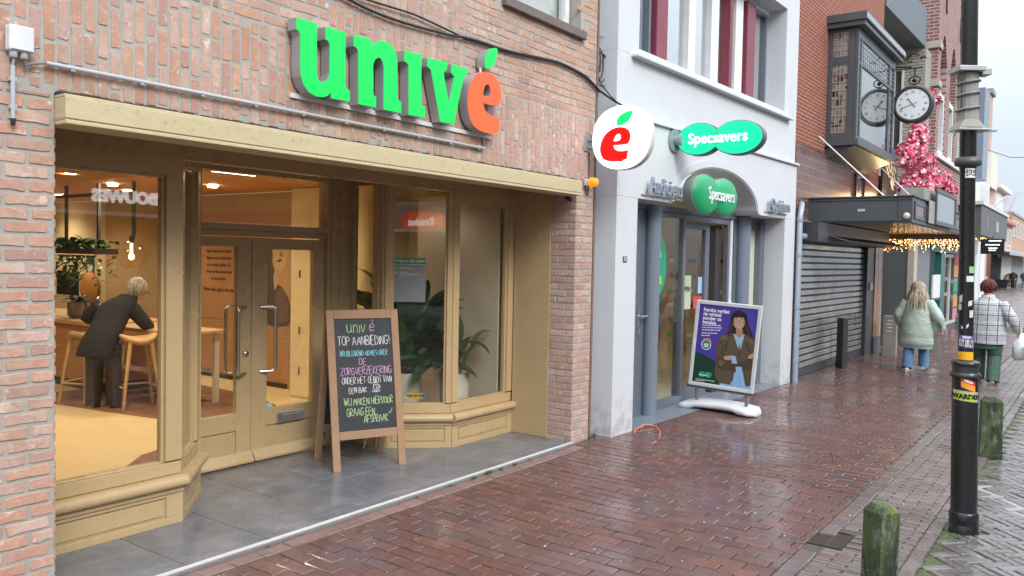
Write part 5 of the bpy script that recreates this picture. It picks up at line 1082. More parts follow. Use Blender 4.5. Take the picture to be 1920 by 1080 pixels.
# ================================================================== SIGNS, BOARD, POST AND SMALL THINGS AT THE FRONT
rnd = random.Random(33)
def cr(pts, sub=5, closed=True):
    P = [Vector((*p, 0)) for p in pts]; n = len(P); o = []
    for i in range(n if closed else n - 1):
        a, b, c, d = (P[(i - 1) % n], P[i], P[(i + 1) % n], P[(i + 2) % n]) if closed else (P[max(i - 1, 0)], P[i], P[i + 1], P[min(i + 2, n - 1)])
        for k in range(sub):
            t = k / sub; v = .5 * ((2 * b) + (c - a) * t + (2 * a - 5 * b + 4 * c - d) * t * t + (3 * b - 3 * c + d - a) * t ** 3); o.append((v.x, v.y))
    return o
def shape2d(mb, polys, fn, d0, d1, mi=0):
    """flat outline with holes, given thickness"""
    cu = bpy.data.curves.new('s', 'CURVE'); cu.dimensions = '2D'; cu.fill_mode = 'BOTH'; cu.extrude = (d1 - d0) / 2
    for p in polys:
        s = cu.splines.new('POLY'); s.points.add(len(p) - 1); s.use_cyclic_u = True
        for q, (a, b) in zip(s.points, p): q.co = (a, b, 0, 1)
    o = bpy.data.objects.new('s', cu); C.objects.link(o); bpy.context.view_layer.update()
    me = bpy.data.meshes.new_from_object(o.evaluated_get(bpy.context.evaluated_depsgraph_get()))
    mb.add([fn(v.co.x, v.co.y, v.co.z + (d0 + d1) / 2) for v in me.vertices], [tuple(p.vertices) for p in me.polygons], mi)
    bpy.data.objects.remove(o); bpy.data.meshes.remove(me); bpy.data.curves.remove(cu); return mb
U_ = [(.013, .421), (.175, .423), (.175, .13), (.181, .092), (.197, .068), (.222, .062), (.25, .07), (.272, .092), (.284, .13), (.284, .315), (.27, .334), (.246, .340), (.246, .418), (.416, .424), (.416, .088), (.424, .065), (.458, .052), (.459, -.021), (.300, -.025), (.298, .012), (.272, -.014), (.235, -.03), (.175, -.034), (.118, -.018), (.075, .02), (.052, .07), (.046, .13), (.046, .322), (.035, .342), (.013, .350)]
N_ = [(.487, .420), (.645, .429), (.652, .384), (.685, .418), (.735, .44), (.80, .444), (.855, .424), (.888, .385), (.903, .325), (.905, .095), (.913, .068), (.945, .053), (.947, -.022), (.774, -.023), (.770, .262), (.760, .30), (.738, .322), (.712, .32), (.685, .30), (.669, .262), (.668, .085), (.677, .06), (.700, .048), (.700, -.022), (.539, -.024), (.531, .322), (.518, .342), (.489, .350)]
I_ = [(.971, .424), (1.153, .429), (1.153, .092), (1.163, .07), (1.195, .058), (1.197, -.017), (1.026, -.021), (1.018, .325), (1.004, .342), (.973, .349)]
V_ = [(1.216, .423), (1.441, .437), (1.437, .378), (1.398, .352), (1.463, .136), (1.527, .345), (1.487, .368), (1.488, .431), (1.681, .434), (1.672, .378), (1.636, .357), (1.529, -.015), (1.371, -.022), (1.258, .342), (1.217, .360)]
E_ = cr([(2.10, .212), (2.122, .27), (2.118, .345), (2.08, .41), (2.01, .448), (1.915, .454), (1.82, .425), (1.745, .36), (1.703, .27), (1.692, .17), (1.715, .08), (1.77, .01), (1.86, -.022), (1.96, -.026), (2.05, -.014)], 4)[:-4] + [(2.05, -.014), (2.106, .002), (2.112, .122), (2.04, .112), (1.965, .118), (1.915, .145), (1.892, .185), (1.89, .205), (1.98, .203)]
EH_ = cr([(1.888, .262), (1.965, .268), (1.985, .30), (1.975, .345), (1.945, .362), (1.91, .345), (1.892, .305)], 4)
LF_ = cr([(1.905, .497), (1.925, .485), (1.98, .50), (2.03, .55), (2.058, .62), (2.062, .668), (2.01, .665), (1.945, .63), (1.905, .57)], 4)
us = thing('shop_sign', 'lit green and orange raised letters with a leaf over the shop beam', 'shop sign', (4.4, 4.15, 2.85))
fu = lambda a, b, d: (3.33 + a, 4.178 - d, 2.88 + b)
alu = mat('letter_side', (.36, .37, .39), .4, .3); lg = emit('letter_green', (.0, .80, .11), .60, (0, .22, .035)); lo = emit('letter_orange', (1, .095, .022), .70, (.5, .06, .02)); rim = mat('letter_rim', (.8, .85, .8), .4)
for nm, polys, face in (('letter_u', [U_], lg), ('letter_n', [N_], lg), ('letter_i', [I_], lg), ('letter_v', [V_], lg), ('letter_e', [E_, EH_], lo), ('letter_leaf', [LF_], lg)):
    c_ = shape2d(MB(), polys, fu, .0, .082).build('letter' if 'leaf' not in nm else 'leaf', alu, us)
    f_ = shape2d(MB(), polys, fu, .0825, .086).build('lit_face', face, c_)
mb = MB(); mb.box(3.38, 5.45, 4.182, 4.198, 2.828, 2.858); mb.build('rail', mat('rail_white', (.7, .71, .72), .4), us); MB().tube([fu(1.915, .44, .03), fu(1.915, .52, .03)], .012, 8).build('leaf_stalk', MC['rail_white'], us)
MB().tube([(5.33, 4.19, 2.83), (5.335, 4.185, 2.79), (5.35, 4.185, 2.75)], .004, 6).build('feed_cable', dark, us)
# round projecting sign
rs = thing('round_sign', 'round lit white sign with red letter and green leaf standing out from the brick pier', 'shop sign', (7.05, 3.85, 2.7))
YC, ZC = 3.806, 3.018; fr_ = lambda a, b, d: (7.0 - d, YC - a, ZC + b)
sup = [((.318) * math.copysign(abs(math.cos(t)) ** .9, math.cos(t)), .307 * math.copysign(abs(math.sin(t)) ** .9, math.sin(t))) for t in [2 * math.pi * k / 60 for k in range(60)]]
MB().prism(sup, fr_, -.085, -.001, smooth=True).build('case', mat('case_white', (.62, .64, .66), .35), rs, bevel=.006)
MB().prism([(a * .985, b * .985) for a, b in sup], fr_, -.0005, .008).build('lit_face', emit('round_face_lit', (1, 1, .99), .85, (.8, .8, .8)), rs)
ge = lambda p: [((a - 1.907) * .735 + (b - .215) * .06 - .055, (b - .215) * .67 - .065) for a, b in p]
gl2 = lambda p: [((a - 1.985) * 1.02 + .045, (b - .575) * .70 + .175) for a, b in p]
for polys, face, nm in (([ge(E_), ge(EH_)], emit('sign_red', (1, .0, .0), .95, (.7, 0, 0)), 'letter'), ([gl2(LF_)], emit('sign_leaf', (0, .72, .13), .9, (0, .5, .1)), 'leaf')):
    c_ = shape2d(MB(), polys, fr_, .0085, .022).build(nm, mat('letter_edge', (.75, .74, .72), .4), rs); shape2d(MB(), polys, fr_, .0225, .0245).build('lit_face', face, c_)
mb = MB(); mb.box(6.955, 7.055, 4.182, 4.198, 2.91, 3.06); mb.tube([(7.04, 4.183, 3.02), (7.05, 4.10, 3.02)], .022, 10); mb.tube([(7.04, 4.183, 2.95), (7.05, 4.10, 2.95)], .022, 10)
mb.build('wall_bracket', mat('galv', (.42, .44, .45), .45, .7), rs, bevel=.003)
# junction box and conduits
jb = thing('junction_box', 'white plastic junction box on the brick pillar at top left', 'junction box', (1.79, 4.17, 2.76))
MB().box(1.728, 1.838, 4.135, 4.187, 2.765, 2.885).build('box', mat('box_white', (.66, .68, .70), .45), jb, bevel=.008); MB().box(1.734, 1.832, 4.130, 4.1348, 2.771, 2.879).build('lid', MC['box_white'], jb, bevel=.003)
for x in (1.755, 1.800): MB().lathe([(.013, 2.735), (.018, 2.738), (.018, 2.7645)], (x, 4.16, 0), 12).build('cable_gland', mat('gland_grey', (.5, .52, .53), .5), jb)
pvc = mat('conduit_grey', (.42, .45, .48), .4)
cv = thing('vertical_conduit', 'short grey upright conduit under the white junction box', 'conduit', (1.757, 4.17, 2.4)); MB().tube([(1.757, 4.172, 2.70), (1.757, 4.172, 2.455)], .0105, 10).build('pipe', pvc, cv); MB().tube([(1.757, 4.16, 2.735), (1.757, 4.172, 2.701)], .006, 8).build('cable', pvc, cv); MB().lathe([(0, 2.42), (.010, 2.425), (.0125, 2.454)], (1.757, 4.172, 0), 10).build('end_cap', dark, cv)
for z in (2.63, 2.50): MB().box(1.742, 1.772, 4.165, 4.188, z, z + .018).build('clip', pvc, cv)
cq = thing('long_conduit', 'long grey conduit pipe along the brickwork above the beam', 'conduit', (1.9, 4.17, 2.74)); MB().tube([(1.905, 4.172, 2.741), (5.345, 4.172, 2.741)], .0115, 10).build('pipe', pvc, cq); MB().tube([(1.80, 4.16, 2.735), (1.805, 4.165, 2.71), (1.85, 4.172, 2.728), (1.904, 4.172, 2.741)], .006, 8).build('cable', mat('grey_cable', (.2, .2, .21), .5), cq)
x = 2.02
while x < 5.3: MB().box(x, x + .02, 4.164, 4.189, 2.725, 2.757).build('clip', pvc, cq); x += .36
# black cables over the front, coil and lamp
pts1 = [(3.5, 3.60), (3.85, 3.553), (4.073, 3.531), (4.366, 3.528), (4.837, 3.553), (5.062, 3.579), (5.266, 3.591), (5.631, 3.597), (6.112, 3.638), (6.465, 3.662), (6.848, 3.637), (7.001, 3.604), (7.247, 3.517)]
pts2 = [(3.8, 3.60), (4.021, 3.597), (4.255, 3.606), (4.476, 3.613), (4.712, 3.6), (5.062, 3.575)]
cb = thing('facade_cables', 'sagging black cables clipped across the brick front', 'cables', (5, 4.17, 3.5)); blk = mat('cable_black', (.02, .02, .022), .5)
MB().tube([(x, 4.172, z) for x, z in cr(pts1, 4, False)] + [(7.35, 4.10, 3.46), (7.40, 3.95, 3.36), (7.1, 3.85, 3.31)], .011, 7).build('cable', blk, cb)
MB().tube([(x, 4.172, z) for x, z in cr(pts2, 4, False)], .008, 7).build('cable', blk, cb); MB().tube([(x, 4.178, z - .014) for x, z in cr(pts1[5:], 4, False)], .007, 7).build('cable', blk, cb)
mb = MB(); [mb.box(x, x + .012, 4.158, 4.187, z - .016, z + .016) for x, z in pts1[5:11:2]]
cl_ = thing('cable_coil', 'loose coil of thin black cable hanging on the white wall strip', 'cable coil', (7.3, 4.1, 3.7)); mb = MB()
for q in range(4):
    a0 = q * .9; mb.tube([(7.27 + (.085 + .02 * q) * math.cos(t + a0) + .02 * q, 4.26 - .012 * q, 3.86 + (.15 + .015 * (q % 2)) * math.sin(t + a0) - .03 * q) for t in [2 * math.pi * k / 24 for k in range(24)]], .0055, 6, closed=True)
mb.tube([(7.25, 4.24, 3.75), (7.27, 4.2, 3.62), (7.33, 4.12, 3.50), (7.38, 4.0, 3.38)], .006, 6); mb.tube([(7.2, 4.29, 4.02), (7.3, 4.28, 4.10), (7.42, 4.26, 4.13)], .004, 5); cc = mb.build('loops', blk, cl_); MB().box(7.235, 7.265, 4.20, 4.30, 3.74, 3.80).build('tie', dark, cl_)
wl = thing('warning_lamp', 'small orange flashing lamp on a white base at the end of the beam', 'lamp', (7.0, 4.15, 2.55))
MB().box(6.965, 7.02, 4.13, 4.188, 2.57, 2.635).build('base', mat('box_white', (.66, .68, .70), .45), wl, bevel=.006); MB().lathe([(.046, 0), (.046, -.04), (.04, -.07), (.02, -.085), (0, -.088)], (6.99, 4.13, 2.602), 18, ax='y').build('dome', emit('lamp_orange', (1, .28, .01), .55, (.8, .25, .02)), wl)
MB().tube([(6.99, 4.18, 2.57), (6.995, 4.185, 2.5), (7.04, 4.185, 2.48), (7.06, 4.19, 2.57), (7.06, 4.19, 2.9)], .005, 6).build('cable', blk, wl)
o = MB().tube([(6.79, 4.28, 2.44), (6.77, 4.22, 2.42)], [.018, .022], 10).tube([(6.79, 4.28, 2.44), (6.80, 4.29, 2.5)], .012, 8).build('door_sensor', dark); rebase(o, (6.78, 4.25, 2.42)); tag(o, 'tiny black sensor under the right end of the beam', 'sensor')
# window sheets
SPR = wallframe(5.47, 5.365, .42, -.435)
wsn = thing('welcome_sheet', 'grey welcome sheet with green header stuck in the splayed window', 'notice', SPR(.18, -.07, 1.42))
MB().obox(SPR, .035, .345, -.0725, -.0715, 1.415, 1.765).build('sheet', mat('sheet_grey', (.36, .385, .42), .35, var=.04), wsn); MB().obox(SPR, .035, .345, -.0725, -.0708, 1.772, 1.828).obox(SPR, .035, .345, -.0725, -.0713, 1.7651, 1.7719, 1).build('header', [mat('header_green', (.0, .40, .17), .4, var=.04), mat('header_white', (.75, .77, .76), .4)], wsn)
MB().text('Welkom bij Univé', .042, lambda a, b, d: SPR(.19 + a, -.0704 + d, 1.80 + b), .0008, bold=.0022).build('title', mat('print_white', (.85, .87, .86), .5), wsn)
mb = MB()
for z, u0, u1 in ((1.735, .10, .20), (1.722, .10, .25), (1.69, .10, .19), (1.677, .10, .29), (1.664, .10, .26), (1.645, .10, .17)): mb.obox(SPR, u0, u1, -.0713, -.0710, z, z + .006)
for z in (1.722, 1.682): mb.prism([(.07 + .011 * math.cos(t), z + .008 + .011 * math.sin(t)) for t in [k * .6283 for k in range(10)]], lambda a, b, d: SPR(a, d, b), -.0713, -.0710)
mb.build('text_lines', MC['print_white'], wsn)
ysk = thing('window_sticker', 'yellow strip sticker with black text low in the splayed window', 'sticker', SPR(.25, -.07, .5)); MB().obox(SPR, .20, .335, -.0725, -.0715, .505, .555).build('strip', mat('strip_yellow', (.75, .52, .03), .4), ysk); MB().obox(SPR, .3352, .365, -.0725, -.0713, .507, .553).build('blue_end', mat('strip_blue', (.05, .25, .5), .4), ysk)
MB().text('TUM UW CHET', .024, lambda a, b, d: SPR(.268 + a, -.0714 + d, .53 + b), .0006, bold=.0015).build('text', mat('black_ink', (.02, .02, .02), .6), ysk)
# --------------------------------------------------------- chalkboard
wood = mat('board_wood', (.34, .20, .115), .6, var=.28, vs=7, bs=30, bstr=.3)
chb = thing('chalkboard', 'wooden framed pavement chalkboard with coloured handwriting standing on the tiled step', 'chalkboard', (4.93, 5.15, .05))
L0, R0, LT = Vector((4.58, 5.085, .05)), Vector((5.17, 4.825, .05)), Vector((4.662, 5.295, 1.375))
ru = (R0 - L0).normalized(); upv = (LT - L0); HT = upv.length; upv.normalize(); nv = ru.cross(upv).normalized(); WD = (R0 - L0).length
def fb(a, b, d): p = L0 + ru * a + upv * b + nv * d; return tuple(p)
L1, R1 = Vector((4.755, 5.53, .05)), Vector((5.365, 5.265, .05)); up2 = (LT - L1).normalized(); nb = ru.cross(up2).normalized() * -1; HB = (LT - L1).length
def fk(a, b, d): p = L1 + ru * a + up2 * b - nb * d; return tuple(p)
def panel(f, nm, h, sgn):
    pr_ = None
    mb = MB()
    def bar(a0, a1, b0, b1, name):
        V = MB(); P = [(a0, b0, -.022), (a1, b0, -.022), (a1, b1, -.022), (a0, b1, -.022), (a0, b0, 0), (a1, b0, 0), (a1, b1, 0), (a0, b1, 0)]
        V.add([f(*p) for p in P], [(0, 3, 2, 1), (4, 5, 6, 7), (0, 1, 5, 4), (1, 2, 6, 5), (2, 3, 7, 6), (3, 0, 4, 7)]); return V.build(name, wood, chb, bevel=.004)
    w_ = .066
    bar(0, w_, 0, h, 'leg'); bar(WD - w_, WD, 0, h, 'leg'); bar(w_ + .0005, WD - w_ - .0005, h - .075, h, 'top_rail'); bar(w_ + .0005, WD - w_ - .0005, .255, .325, 'bottom_rail')
    V = MB(); P = [(w_ - .005, .32, -.018), (WD - w_ + .005, .32, -.018), (WD - w_ + .005, h - .07, -.018), (w_ - .005, h - .07, -.018), (w_ - .005, .32, -.010), (WD - w_ + .005, .32, -.010), (WD - w_ + .005, h - .07, -.010), (w_ - .005, h - .07, -.010)]
    V.add([f(*p) for p in P], [(0, 3, 2, 1), (4, 5, 6, 7), (0, 1, 5, 4), (1, 2, 6, 5), (2, 3, 7, 6), (3, 0, 4, 7)])
    m_ = mat('slate_black', (.028, .031, .036), .55, var=.35, vs=9, bstr=.05); V.build('slate', m_, chb)
panel(fb, 'front', HT, 1); panel(fk, 'back', HB, -1)
MB().tube([tuple(L0 + ru * .33 + upv * .30 + nv * -.03), tuple(Vector((4.95, 5.12, .19))), tuple(Vector((4.99, 5.16, .17))), tuple(Vector((5.08, 5.24, .30)))], .004, 6).build('cord', mat('cord_white', (.6, .58, .52), .8), chb)
ST = {'A': [[(0, 0), (.35, 1), (.7, 0)], [(.12, .38), (.6, .4)]], 'B': [[(0, 0), (0, 1), (.5, .9), (.45, .6), (0, .52), (.55, .42), (.6, .1), (0, 0)]], 'C': [[(.6, .9), (.2, 1), (0, .5), (.15, .05), (.6, .1)]], 'D': [[(0, 0), (0, 1), (.45, .85), (.6, .45), (.4, .08), (0, 0)]], 'E': [[(.55, 1), (0, .98), (0, 0), (.58, .02)], [(0, .52), (.45, .52)]], 'F': [[(.55, 1), (0, .97), (0, 0)], [(0, .5), (.42, .52)]], 'G': [[(.6, .88), (.25, 1), (0, .5), (.2, .02), (.6, .12), (.62, .48), (.35, .46)]], 'H': [[(0, 0), (0, 1)], [(.6, 0), (.6, 1)], [(0, .5), (.6, .53)]], 'I': [[(.05, 0), (.08, 1)]], 'J': [[(.45, 1), (.45, .15), (.2, -.05), (0, .15)]], 'K': [[(0, 0), (0, 1)], [(.55, 1), (0, .45), (.6, 0)]], 'L': [[(0, 1), (0, .02), (.5, 0)]], 'M': [[(0, 0), (.08, 1), (.38, .4), (.68, 1), (.75, 0)]], 'N': [[(0, 0), (.02, 1), (.55, 0), (.58, 1)]], 'O': [[(.3, 1), (.03, .75), (.02, .25), (.3, 0), (.6, .25), (.6, .75), (.3, 1)]], 'P': [[(0, 0), (0, 1), (.5, .92), (.52, .6), (0, .48)]], 'R': [[(0, 0), (0, 1), (.5, .92), (.5, .6), (0, .5), (.58, 0)]], 'S': [[(.55, .92), (.15, 1), (.02, .72), (.5, .42), (.52, .1), (.05, .02)]], 'T': [[(0, .97), (.65, 1)], [(.32, .98), (.32, 0)]], 'U': [[(0, 1), (.02, .2), (.3, 0), (.55, .2), (.58, 1)]], 'V': [[(0, 1), (.3, 0), (.62, 1)]], 'W': [[(0, 1), (.18, 0), (.4, .7), (.6, 0), (.8, 1)]], 'Z': [[(0, 1), (.6, .98), (.02, .03), (.62, 0)]], '!': [[(.1, 1), (.2, .3)], [(.2, .05), (.21, .0)]], '.': [[(.1, .02), (.13, .0)]], 'u': [[(0, .66), (.05, .1), (.28, 0), (.5, .2), (.5, .66)], [(.5, .2), (.58, 0)]], 'n': [[(0, 0), (0, .66)], [(0, .4), (.25, .68), (.45, .5), (.48, 0)]], 'i': [[(.05, 0), (.05, .64)]], 'v': [[(0, .66), (.22, 0), (.5, .68)]], 'é': [[(.0, .32), (.48, .38), (.35, .68), (.05, .45), (.1, .05), (.5, .08)], [(.28, .82), (.42, 1.02)]], '/': [[(0, .45), (.18, .1), (.62, 1.0)]]}
chk = lambda n_, c_: mat('chalk_' + n_, c_, .95, var=.3, vs=60, bstr=0)
CK = dict(white=chk('white', (.62, .62, .64)), green=chk('green', (.36, .6, .28)), pink=chk('pink', (.62, .36, .6)), cyan=chk('cyan', (.2, .55, .62)), lime=chk('lime', (.42, .62, .3)))
BX = lambda cx, cy: (.066 + (cx - (165 + (192 - 165) * (cy - 120) / 667)) / 384 * (WD - .132), HT - .072 - (cy - 118) / 650 * (HT - .072 - .325))
def write(s, x0, x1, yc, hpx, col, name):
    h = hpx / 650 * (HT - .4); a0, b0 = BX(x0, yc); a1, _ = BX(x1, yc)
    wds = sum((max(p[0] for q in ST[c] for p in q) + .2) if c != ' ' else .45 for c in s); sx = (a1 - a0) / wds; a = a0; mb = MB()
    for c in s:
        if c == ' ': a += .45 * sx; continue
        sh = rnd.uniform(-.05, .05); hh = h * rnd.uniform(.9, 1.08); bj = rnd.uniform(-.05, .05) * h
        for st_ in ST[c]:
            q = cr(st_, 4, False) + [st_[-1]]
            P = [Vector(fb(a + (p[0] + sh * p[1]) * sx, b0 - h / 2 + bj + p[1] * hh, -.0085)) for p in q]; wv = .0026 if h < .07 else .0032
            V = []
            for i, p in enumerate(P):
                t_ = (P[min(i + 1, len(P) - 1)] - P[max(i - 1, 0)]); t_ = t_.normalized() if t_.length > 1e-6 else ru; s_ = nv.cross(t_) * wv * rnd.uniform(.65, 1.15); V += [p - s_, p + s_]
            mb.add(V, [(2 * i, 2 * i + 1, 2 * i + 3, 2 * i + 2) for i in range(len(P) - 1)])
        a += (max(p[0] for q in ST[c] for p in q) + .2) * sx
    mb.build(name, CK[col], chb)
write('univ', 250, 385, 165, 72, 'green', 'handwriting'); write('é', 400, 445, 160, 74, 'pink', 'handwriting')
write('TOP AANBIEDING!', 190, 545, 248, 52, 'white', 'handwriting'); write('VRIJBLIJVEND ADVIES OVER', 203, 525, 322, 30, 'cyan', 'handwriting')
write('DE', 330, 382, 372, 38, 'pink', 'handwriting'); write('ZORGVERZEKERING', 206, 550, 425, 42, 'pink', 'handwriting')
write('ONDER HET GENOT VAN', 216, 550, 480, 38, 'white', 'handwriting'); write('EEN BAK ..', 260, 408, 536, 32, 'white', 'handwriting')
write('WIJ MAKEN HIERVOOR', 228, 556, 602, 40, 'lime', 'handwriting'); write('GRAAG EEN', 244, 432, 663, 42, 'lime', 'handwriting'); write('AFSPRAAK', 356, 524, 706, 40, 'lime', 'handwriting'); write('/', 526, 556, 668, 36, 'lime', 'tick')
mb = MB()
def stroke(mb, pts, wv=.003):
    P = [Vector(fb(*BX(*p), -.0085)) for p in pts]; V = []
    for i, p in enumerate(P):
        t_ = (P[min(i + 1, len(P) - 1)] - P[max(i - 1, 0)]).normalized(); s_ = nv.cross(t_) * wv; V += [p - s_, p + s_]
    mb.add(V, [(2 * i, 2 * i + 1, 2 * i + 3, 2 * i + 2) for i in range(len(P) - 1)])
for s_ in ([(422, 510), (424, 535), (432, 545), (446, 545), (456, 535), (458, 510), (422, 510)], [(458, 515), (466, 517), (466, 530), (457, 533)], [(414, 542), (420, 551), (445, 553), (464, 548), (466, 541)], [(430, 505), (428, 498), (431, 490)], [(441, 504), (439, 496), (442, 488)], [(436, 520), (444, 520), (444, 536), (436, 536)]): stroke(mb, s_)
mb.build('cup_drawing', CK['white'], chb)
# --------------------------------------------------------- optician's poster stand
pst = thing('poster_stand', 'tilted poster stand with portrait of a woman on a white weighted base', 'poster stand', (9.62, 3.80, 0))
BL, BR_, TL, TR = Vector((9.56, 4.172, .317)), Vector((9.56, 3.345, .283)), Vector((9.48, 4.052, 1.378)), Vector((9.48, 3.237, 1.338))
nvp = (BR_ - BL).cross(TL - BL).normalized()
if nvp.x > 0: nvp = -nvp
def fp(a, b, d): q = (BL * (1 - a) + BR_ * a) * (1 - b) + (TL * (1 - a) + TR * a) * b + nvp * d; return tuple(q)
mb = MB()
def pbox(mb, a0, a1, b0, b1, d0, d1, mi=0):
    P = [(a0, b0, d0), (a1, b0, d0), (a1, b1, d0), (a0, b1, d0), (a0, b0, d1), (a1, b0, d1), (a1, b1, d1), (a0, b1, d1)]; mb.add([fp(*p) for p in P], [(0, 3, 2, 1), (4, 5, 6, 7), (0, 1, 5, 4), (1, 2, 6, 5), (2, 3, 7, 6), (3, 0, 4, 7)], mi)
pbox(mb, 0, .055, 0, 1, -.03, .006); pbox(mb, .945, 1, 0, 1, -.03, .006); pbox(mb, .0555, .9445, 0, .042, -.03, .006); pbox(mb, .0555, .9445, .958, 1, -.03, .006)
mb.build('frame', mat('frame_alu_white', (.66, .68, .70), .35, 0), pst, bevel=.006); mb = MB(); pbox(mb, .04, .96, .03, .97, -.02, -.004); prt = mb.build('print', mat('poster_violet', (.075, .05, .36), .35, var=.05, vs=1.5, bstr=0), pst)
mb = MB(); pbox(mb, -.03, 1.03, -.035, .012, -.036, -.0305); mb.build('carrier', mat('carrier_grey', (.2, .21, .22), .4, .5), pst)
pl_ = [0]
def art(pts, col, name, lay, smooth=True, rough=.4):
    """printed patch, a hair proud of the sheet; pts in poster pixels of the enlarged photo"""
    def PQ(x, y):
        b = 1 - (y - (95 + (x - 110) * .085)) / 655; a = (x - (110 - (1 - b) * 70)) / 508; return a, b
    q = cr([PQ(*p) for p in pts], 4) if smooth else [PQ(*p) for p in pts]
    q = [(min(max(a, .05), .95), min(max(b, .04), .96)) for a, b in q]
    MB().prism(q, fp, -.0042, -.0038 + lay * .00035).build(name, mat('print_' + name + str(lay), col, rough, var=.10, vs=14, bstr=0), prt)
art([(60, 470), (110, 492), (160, 510), (230, 545), (300, 590), (360, 640), (400, 700), (420, 830), (60, 780)], (.012, .05, .035), 'green_field', 1)
art([(445, 172), (410, 178), (385, 205), (375, 260), (360, 320), (335, 360), (345, 385), (420, 400), (500, 395), (548, 385), (545, 350), (520, 300), (508, 240), (495, 195)], (.022, .014, .014), 'hair', 2)
art([(300, 365), (345, 350), (405, 345), (440, 420), (490, 350), (560, 385), (575, 420), (565, 560), (545, 660), (525, 735), (480, 735), (450, 650), (410, 650), (375, 735), (265, 690), (262, 560), (270, 440)], (.115, .085, .05), 'jacket', 3)
art([(290, 720), (375, 730), (400, 640), (465, 600), (490, 735), (530, 730), (525, 800), (290, 770)], (.28, .5, .78), 'jeans', 4, False)
art([(398, 345), (440, 352), (485, 345), (470, 400), (450, 470), (430, 440)], (.36, .5, .68), 'shirt', 4, False)
art([(420, 310), (468, 310), (466, 350), (445, 372), (424, 352)], (.43, .23, .16), 'neck', 5)
art([(398, 248), (404, 222), (425, 208), (460, 207), (482, 222), (487, 252), (480, 284), (462, 308), (444, 317), (424, 310), (404, 286)], (.60, .36, .27), 'face', 6)
art([(398, 250), (403, 285), (424, 310), (444, 317), (440, 308), (420, 296), (409, 272), (404, 250)], (.45, .25, .18), 'face_shade', 7); art([(462, 308), (480, 284), (487, 252), (480, 255), (472, 284), (456, 303)], (.5, .29, .21), 'face_shade', 7)
art([(398, 262), (392, 245), (398, 215), (420, 198), (448, 194), (478, 204), (492, 230), (488, 262), (482, 236), (470, 222), (455, 226), (440, 220), (425, 226), (408, 224), (402, 240)], (.022, .014, .014), 'fringe', 8)
art([(440, 252), (446, 252), (451, 276), (444, 281), (436, 276)], (.50, .28, .2), 'nose', 7)
art([(421, 289), (432, 286), (444, 288), (456, 285), (466, 286), (457, 298), (444, 302), (430, 299)], (.42, .13, .11), 'lips', 7); art([(426, 290), (444, 291), (461, 288), (453, 295), (444, 297), (433, 295)], (.72, .68, .63), 'teeth', 8)
for cx, cy in ((420, 250), (466, 248)):
    o_ = [(cx + 18 * math.cos(t), cy + 14 * math.sin(t)) for t in [k * .3307 for k in range(19)]]; i_ = [(cx + 15.5 * math.cos(t), cy + 11.5 * math.sin(t)) for t in [k * .3307 for k in range(18, -1, -1)]]
    art(o_ + i_, (.22, .12, .07), 'glasses', 9, False); art([(cx - 8, cy + 1), (cx, cy - 3), (cx + 8, cy + 1), (cx, cy + 3)], (.5, .42, .38), 'eye', 7); art([(cx - 3, cy), (cx, cy - 3), (cx + 3, cy), (cx, cy + 3)], (.03, .018, .015), 'iris', 8); art([(cx - 11, cy - 14), (cx, cy - 18), (cx + 11, cy - 14), (cx, cy - 15)], (.05, .028, .02), 'brow', 8)
for pts_ in ([(392, 240), (378, 300), (362, 372), (372, 378), (388, 310), (398, 260)], [(492, 240), (508, 300), (530, 370), (520, 380), (498, 310), (488, 262)], [(380, 230), (366, 310), (348, 368), (355, 372), (374, 312)]): art(pts_, (.06, .04, .035), 'hair_strand', 7)
for pts_ in ([(445, 420), (452, 470), (448, 560), (442, 470)], [(350, 400), (330, 470), (338, 480), (360, 420)], [(500, 400), (530, 470), (522, 480), (492, 425)], [(400, 570), (392, 640), (384, 700), (392, 700), (402, 640)], [(480, 580), (492, 660), (505, 725), (496, 722), (482, 655)], [(290, 430), (300, 400), (325, 385), (305, 420)]): art(pts_, (.07, .052, .033), 'jacket_crease', 5)
for pts_ in ([(300, 380), (340, 362), (372, 366), (330, 390), (295, 440)], [(275, 560), (290, 540), (330, 560), (300, 590)], [(500, 370), (540, 392), (560, 430), (530, 410)]): art(pts_, (.16, .125, .08), 'jacket_light', 4)
for pts_ in ([(440, 640), (446, 640), (446, 790), (441, 790)], [(330, 735), (350, 790), (340, 790)], [(490, 740), (478, 790), (470, 790)]): art(pts_, (.2, .38, .62), 'denim_crease', 6, False)
art([(330, 518), (395, 508), (400, 538), (335, 542)], (.55, .32, .23), 'wrist', 5); art([(388, 508), (415, 512), (428, 568), (385, 568)], (.33, .52, .75), 'cuff', 6, False); art([(510, 510), (545, 485), (556, 490), (552, 520), (520, 525)], (.55, .32, .23), 'hand', 6)
art([(275, 520), (335, 540), (440, 560), (520, 525), (555, 545), (545, 600), (430, 620), (285, 610)], (.075, .055, .034), 'sleeve_fold', 4); art([(300, 500), (330, 400), (322, 470), (320, 515)], (.07, .05, .03), 'sleeve_crease', 5); art([(415, 590), (465, 590), (462, 630), (420, 630)], (.33, .52, .75), 'shirt_hem', 5, False)
ar_ = [(185 + 40 * math.cos(t), 435 + 40 * math.sin(t)) for t in [k * .2618 for k in range(24)]]; art(ar_, (.72, .75, .76), 'badge', 2, False); art([(185 + 33 * math.cos(t), 435 + 33 * math.sin(t)) for t in [k * .2618 for k in range(24)]], (.01, .20, .17), 'badge', 3, False); art([(165, 430), (185, 422), (205, 430), (198, 452), (172, 452)], (.6, .7, .66), 'badge', 4); art([(160, 390), (205, 385), (228, 408), (205, 412)], (.5, .28, .16), 'badge_bow', 4)
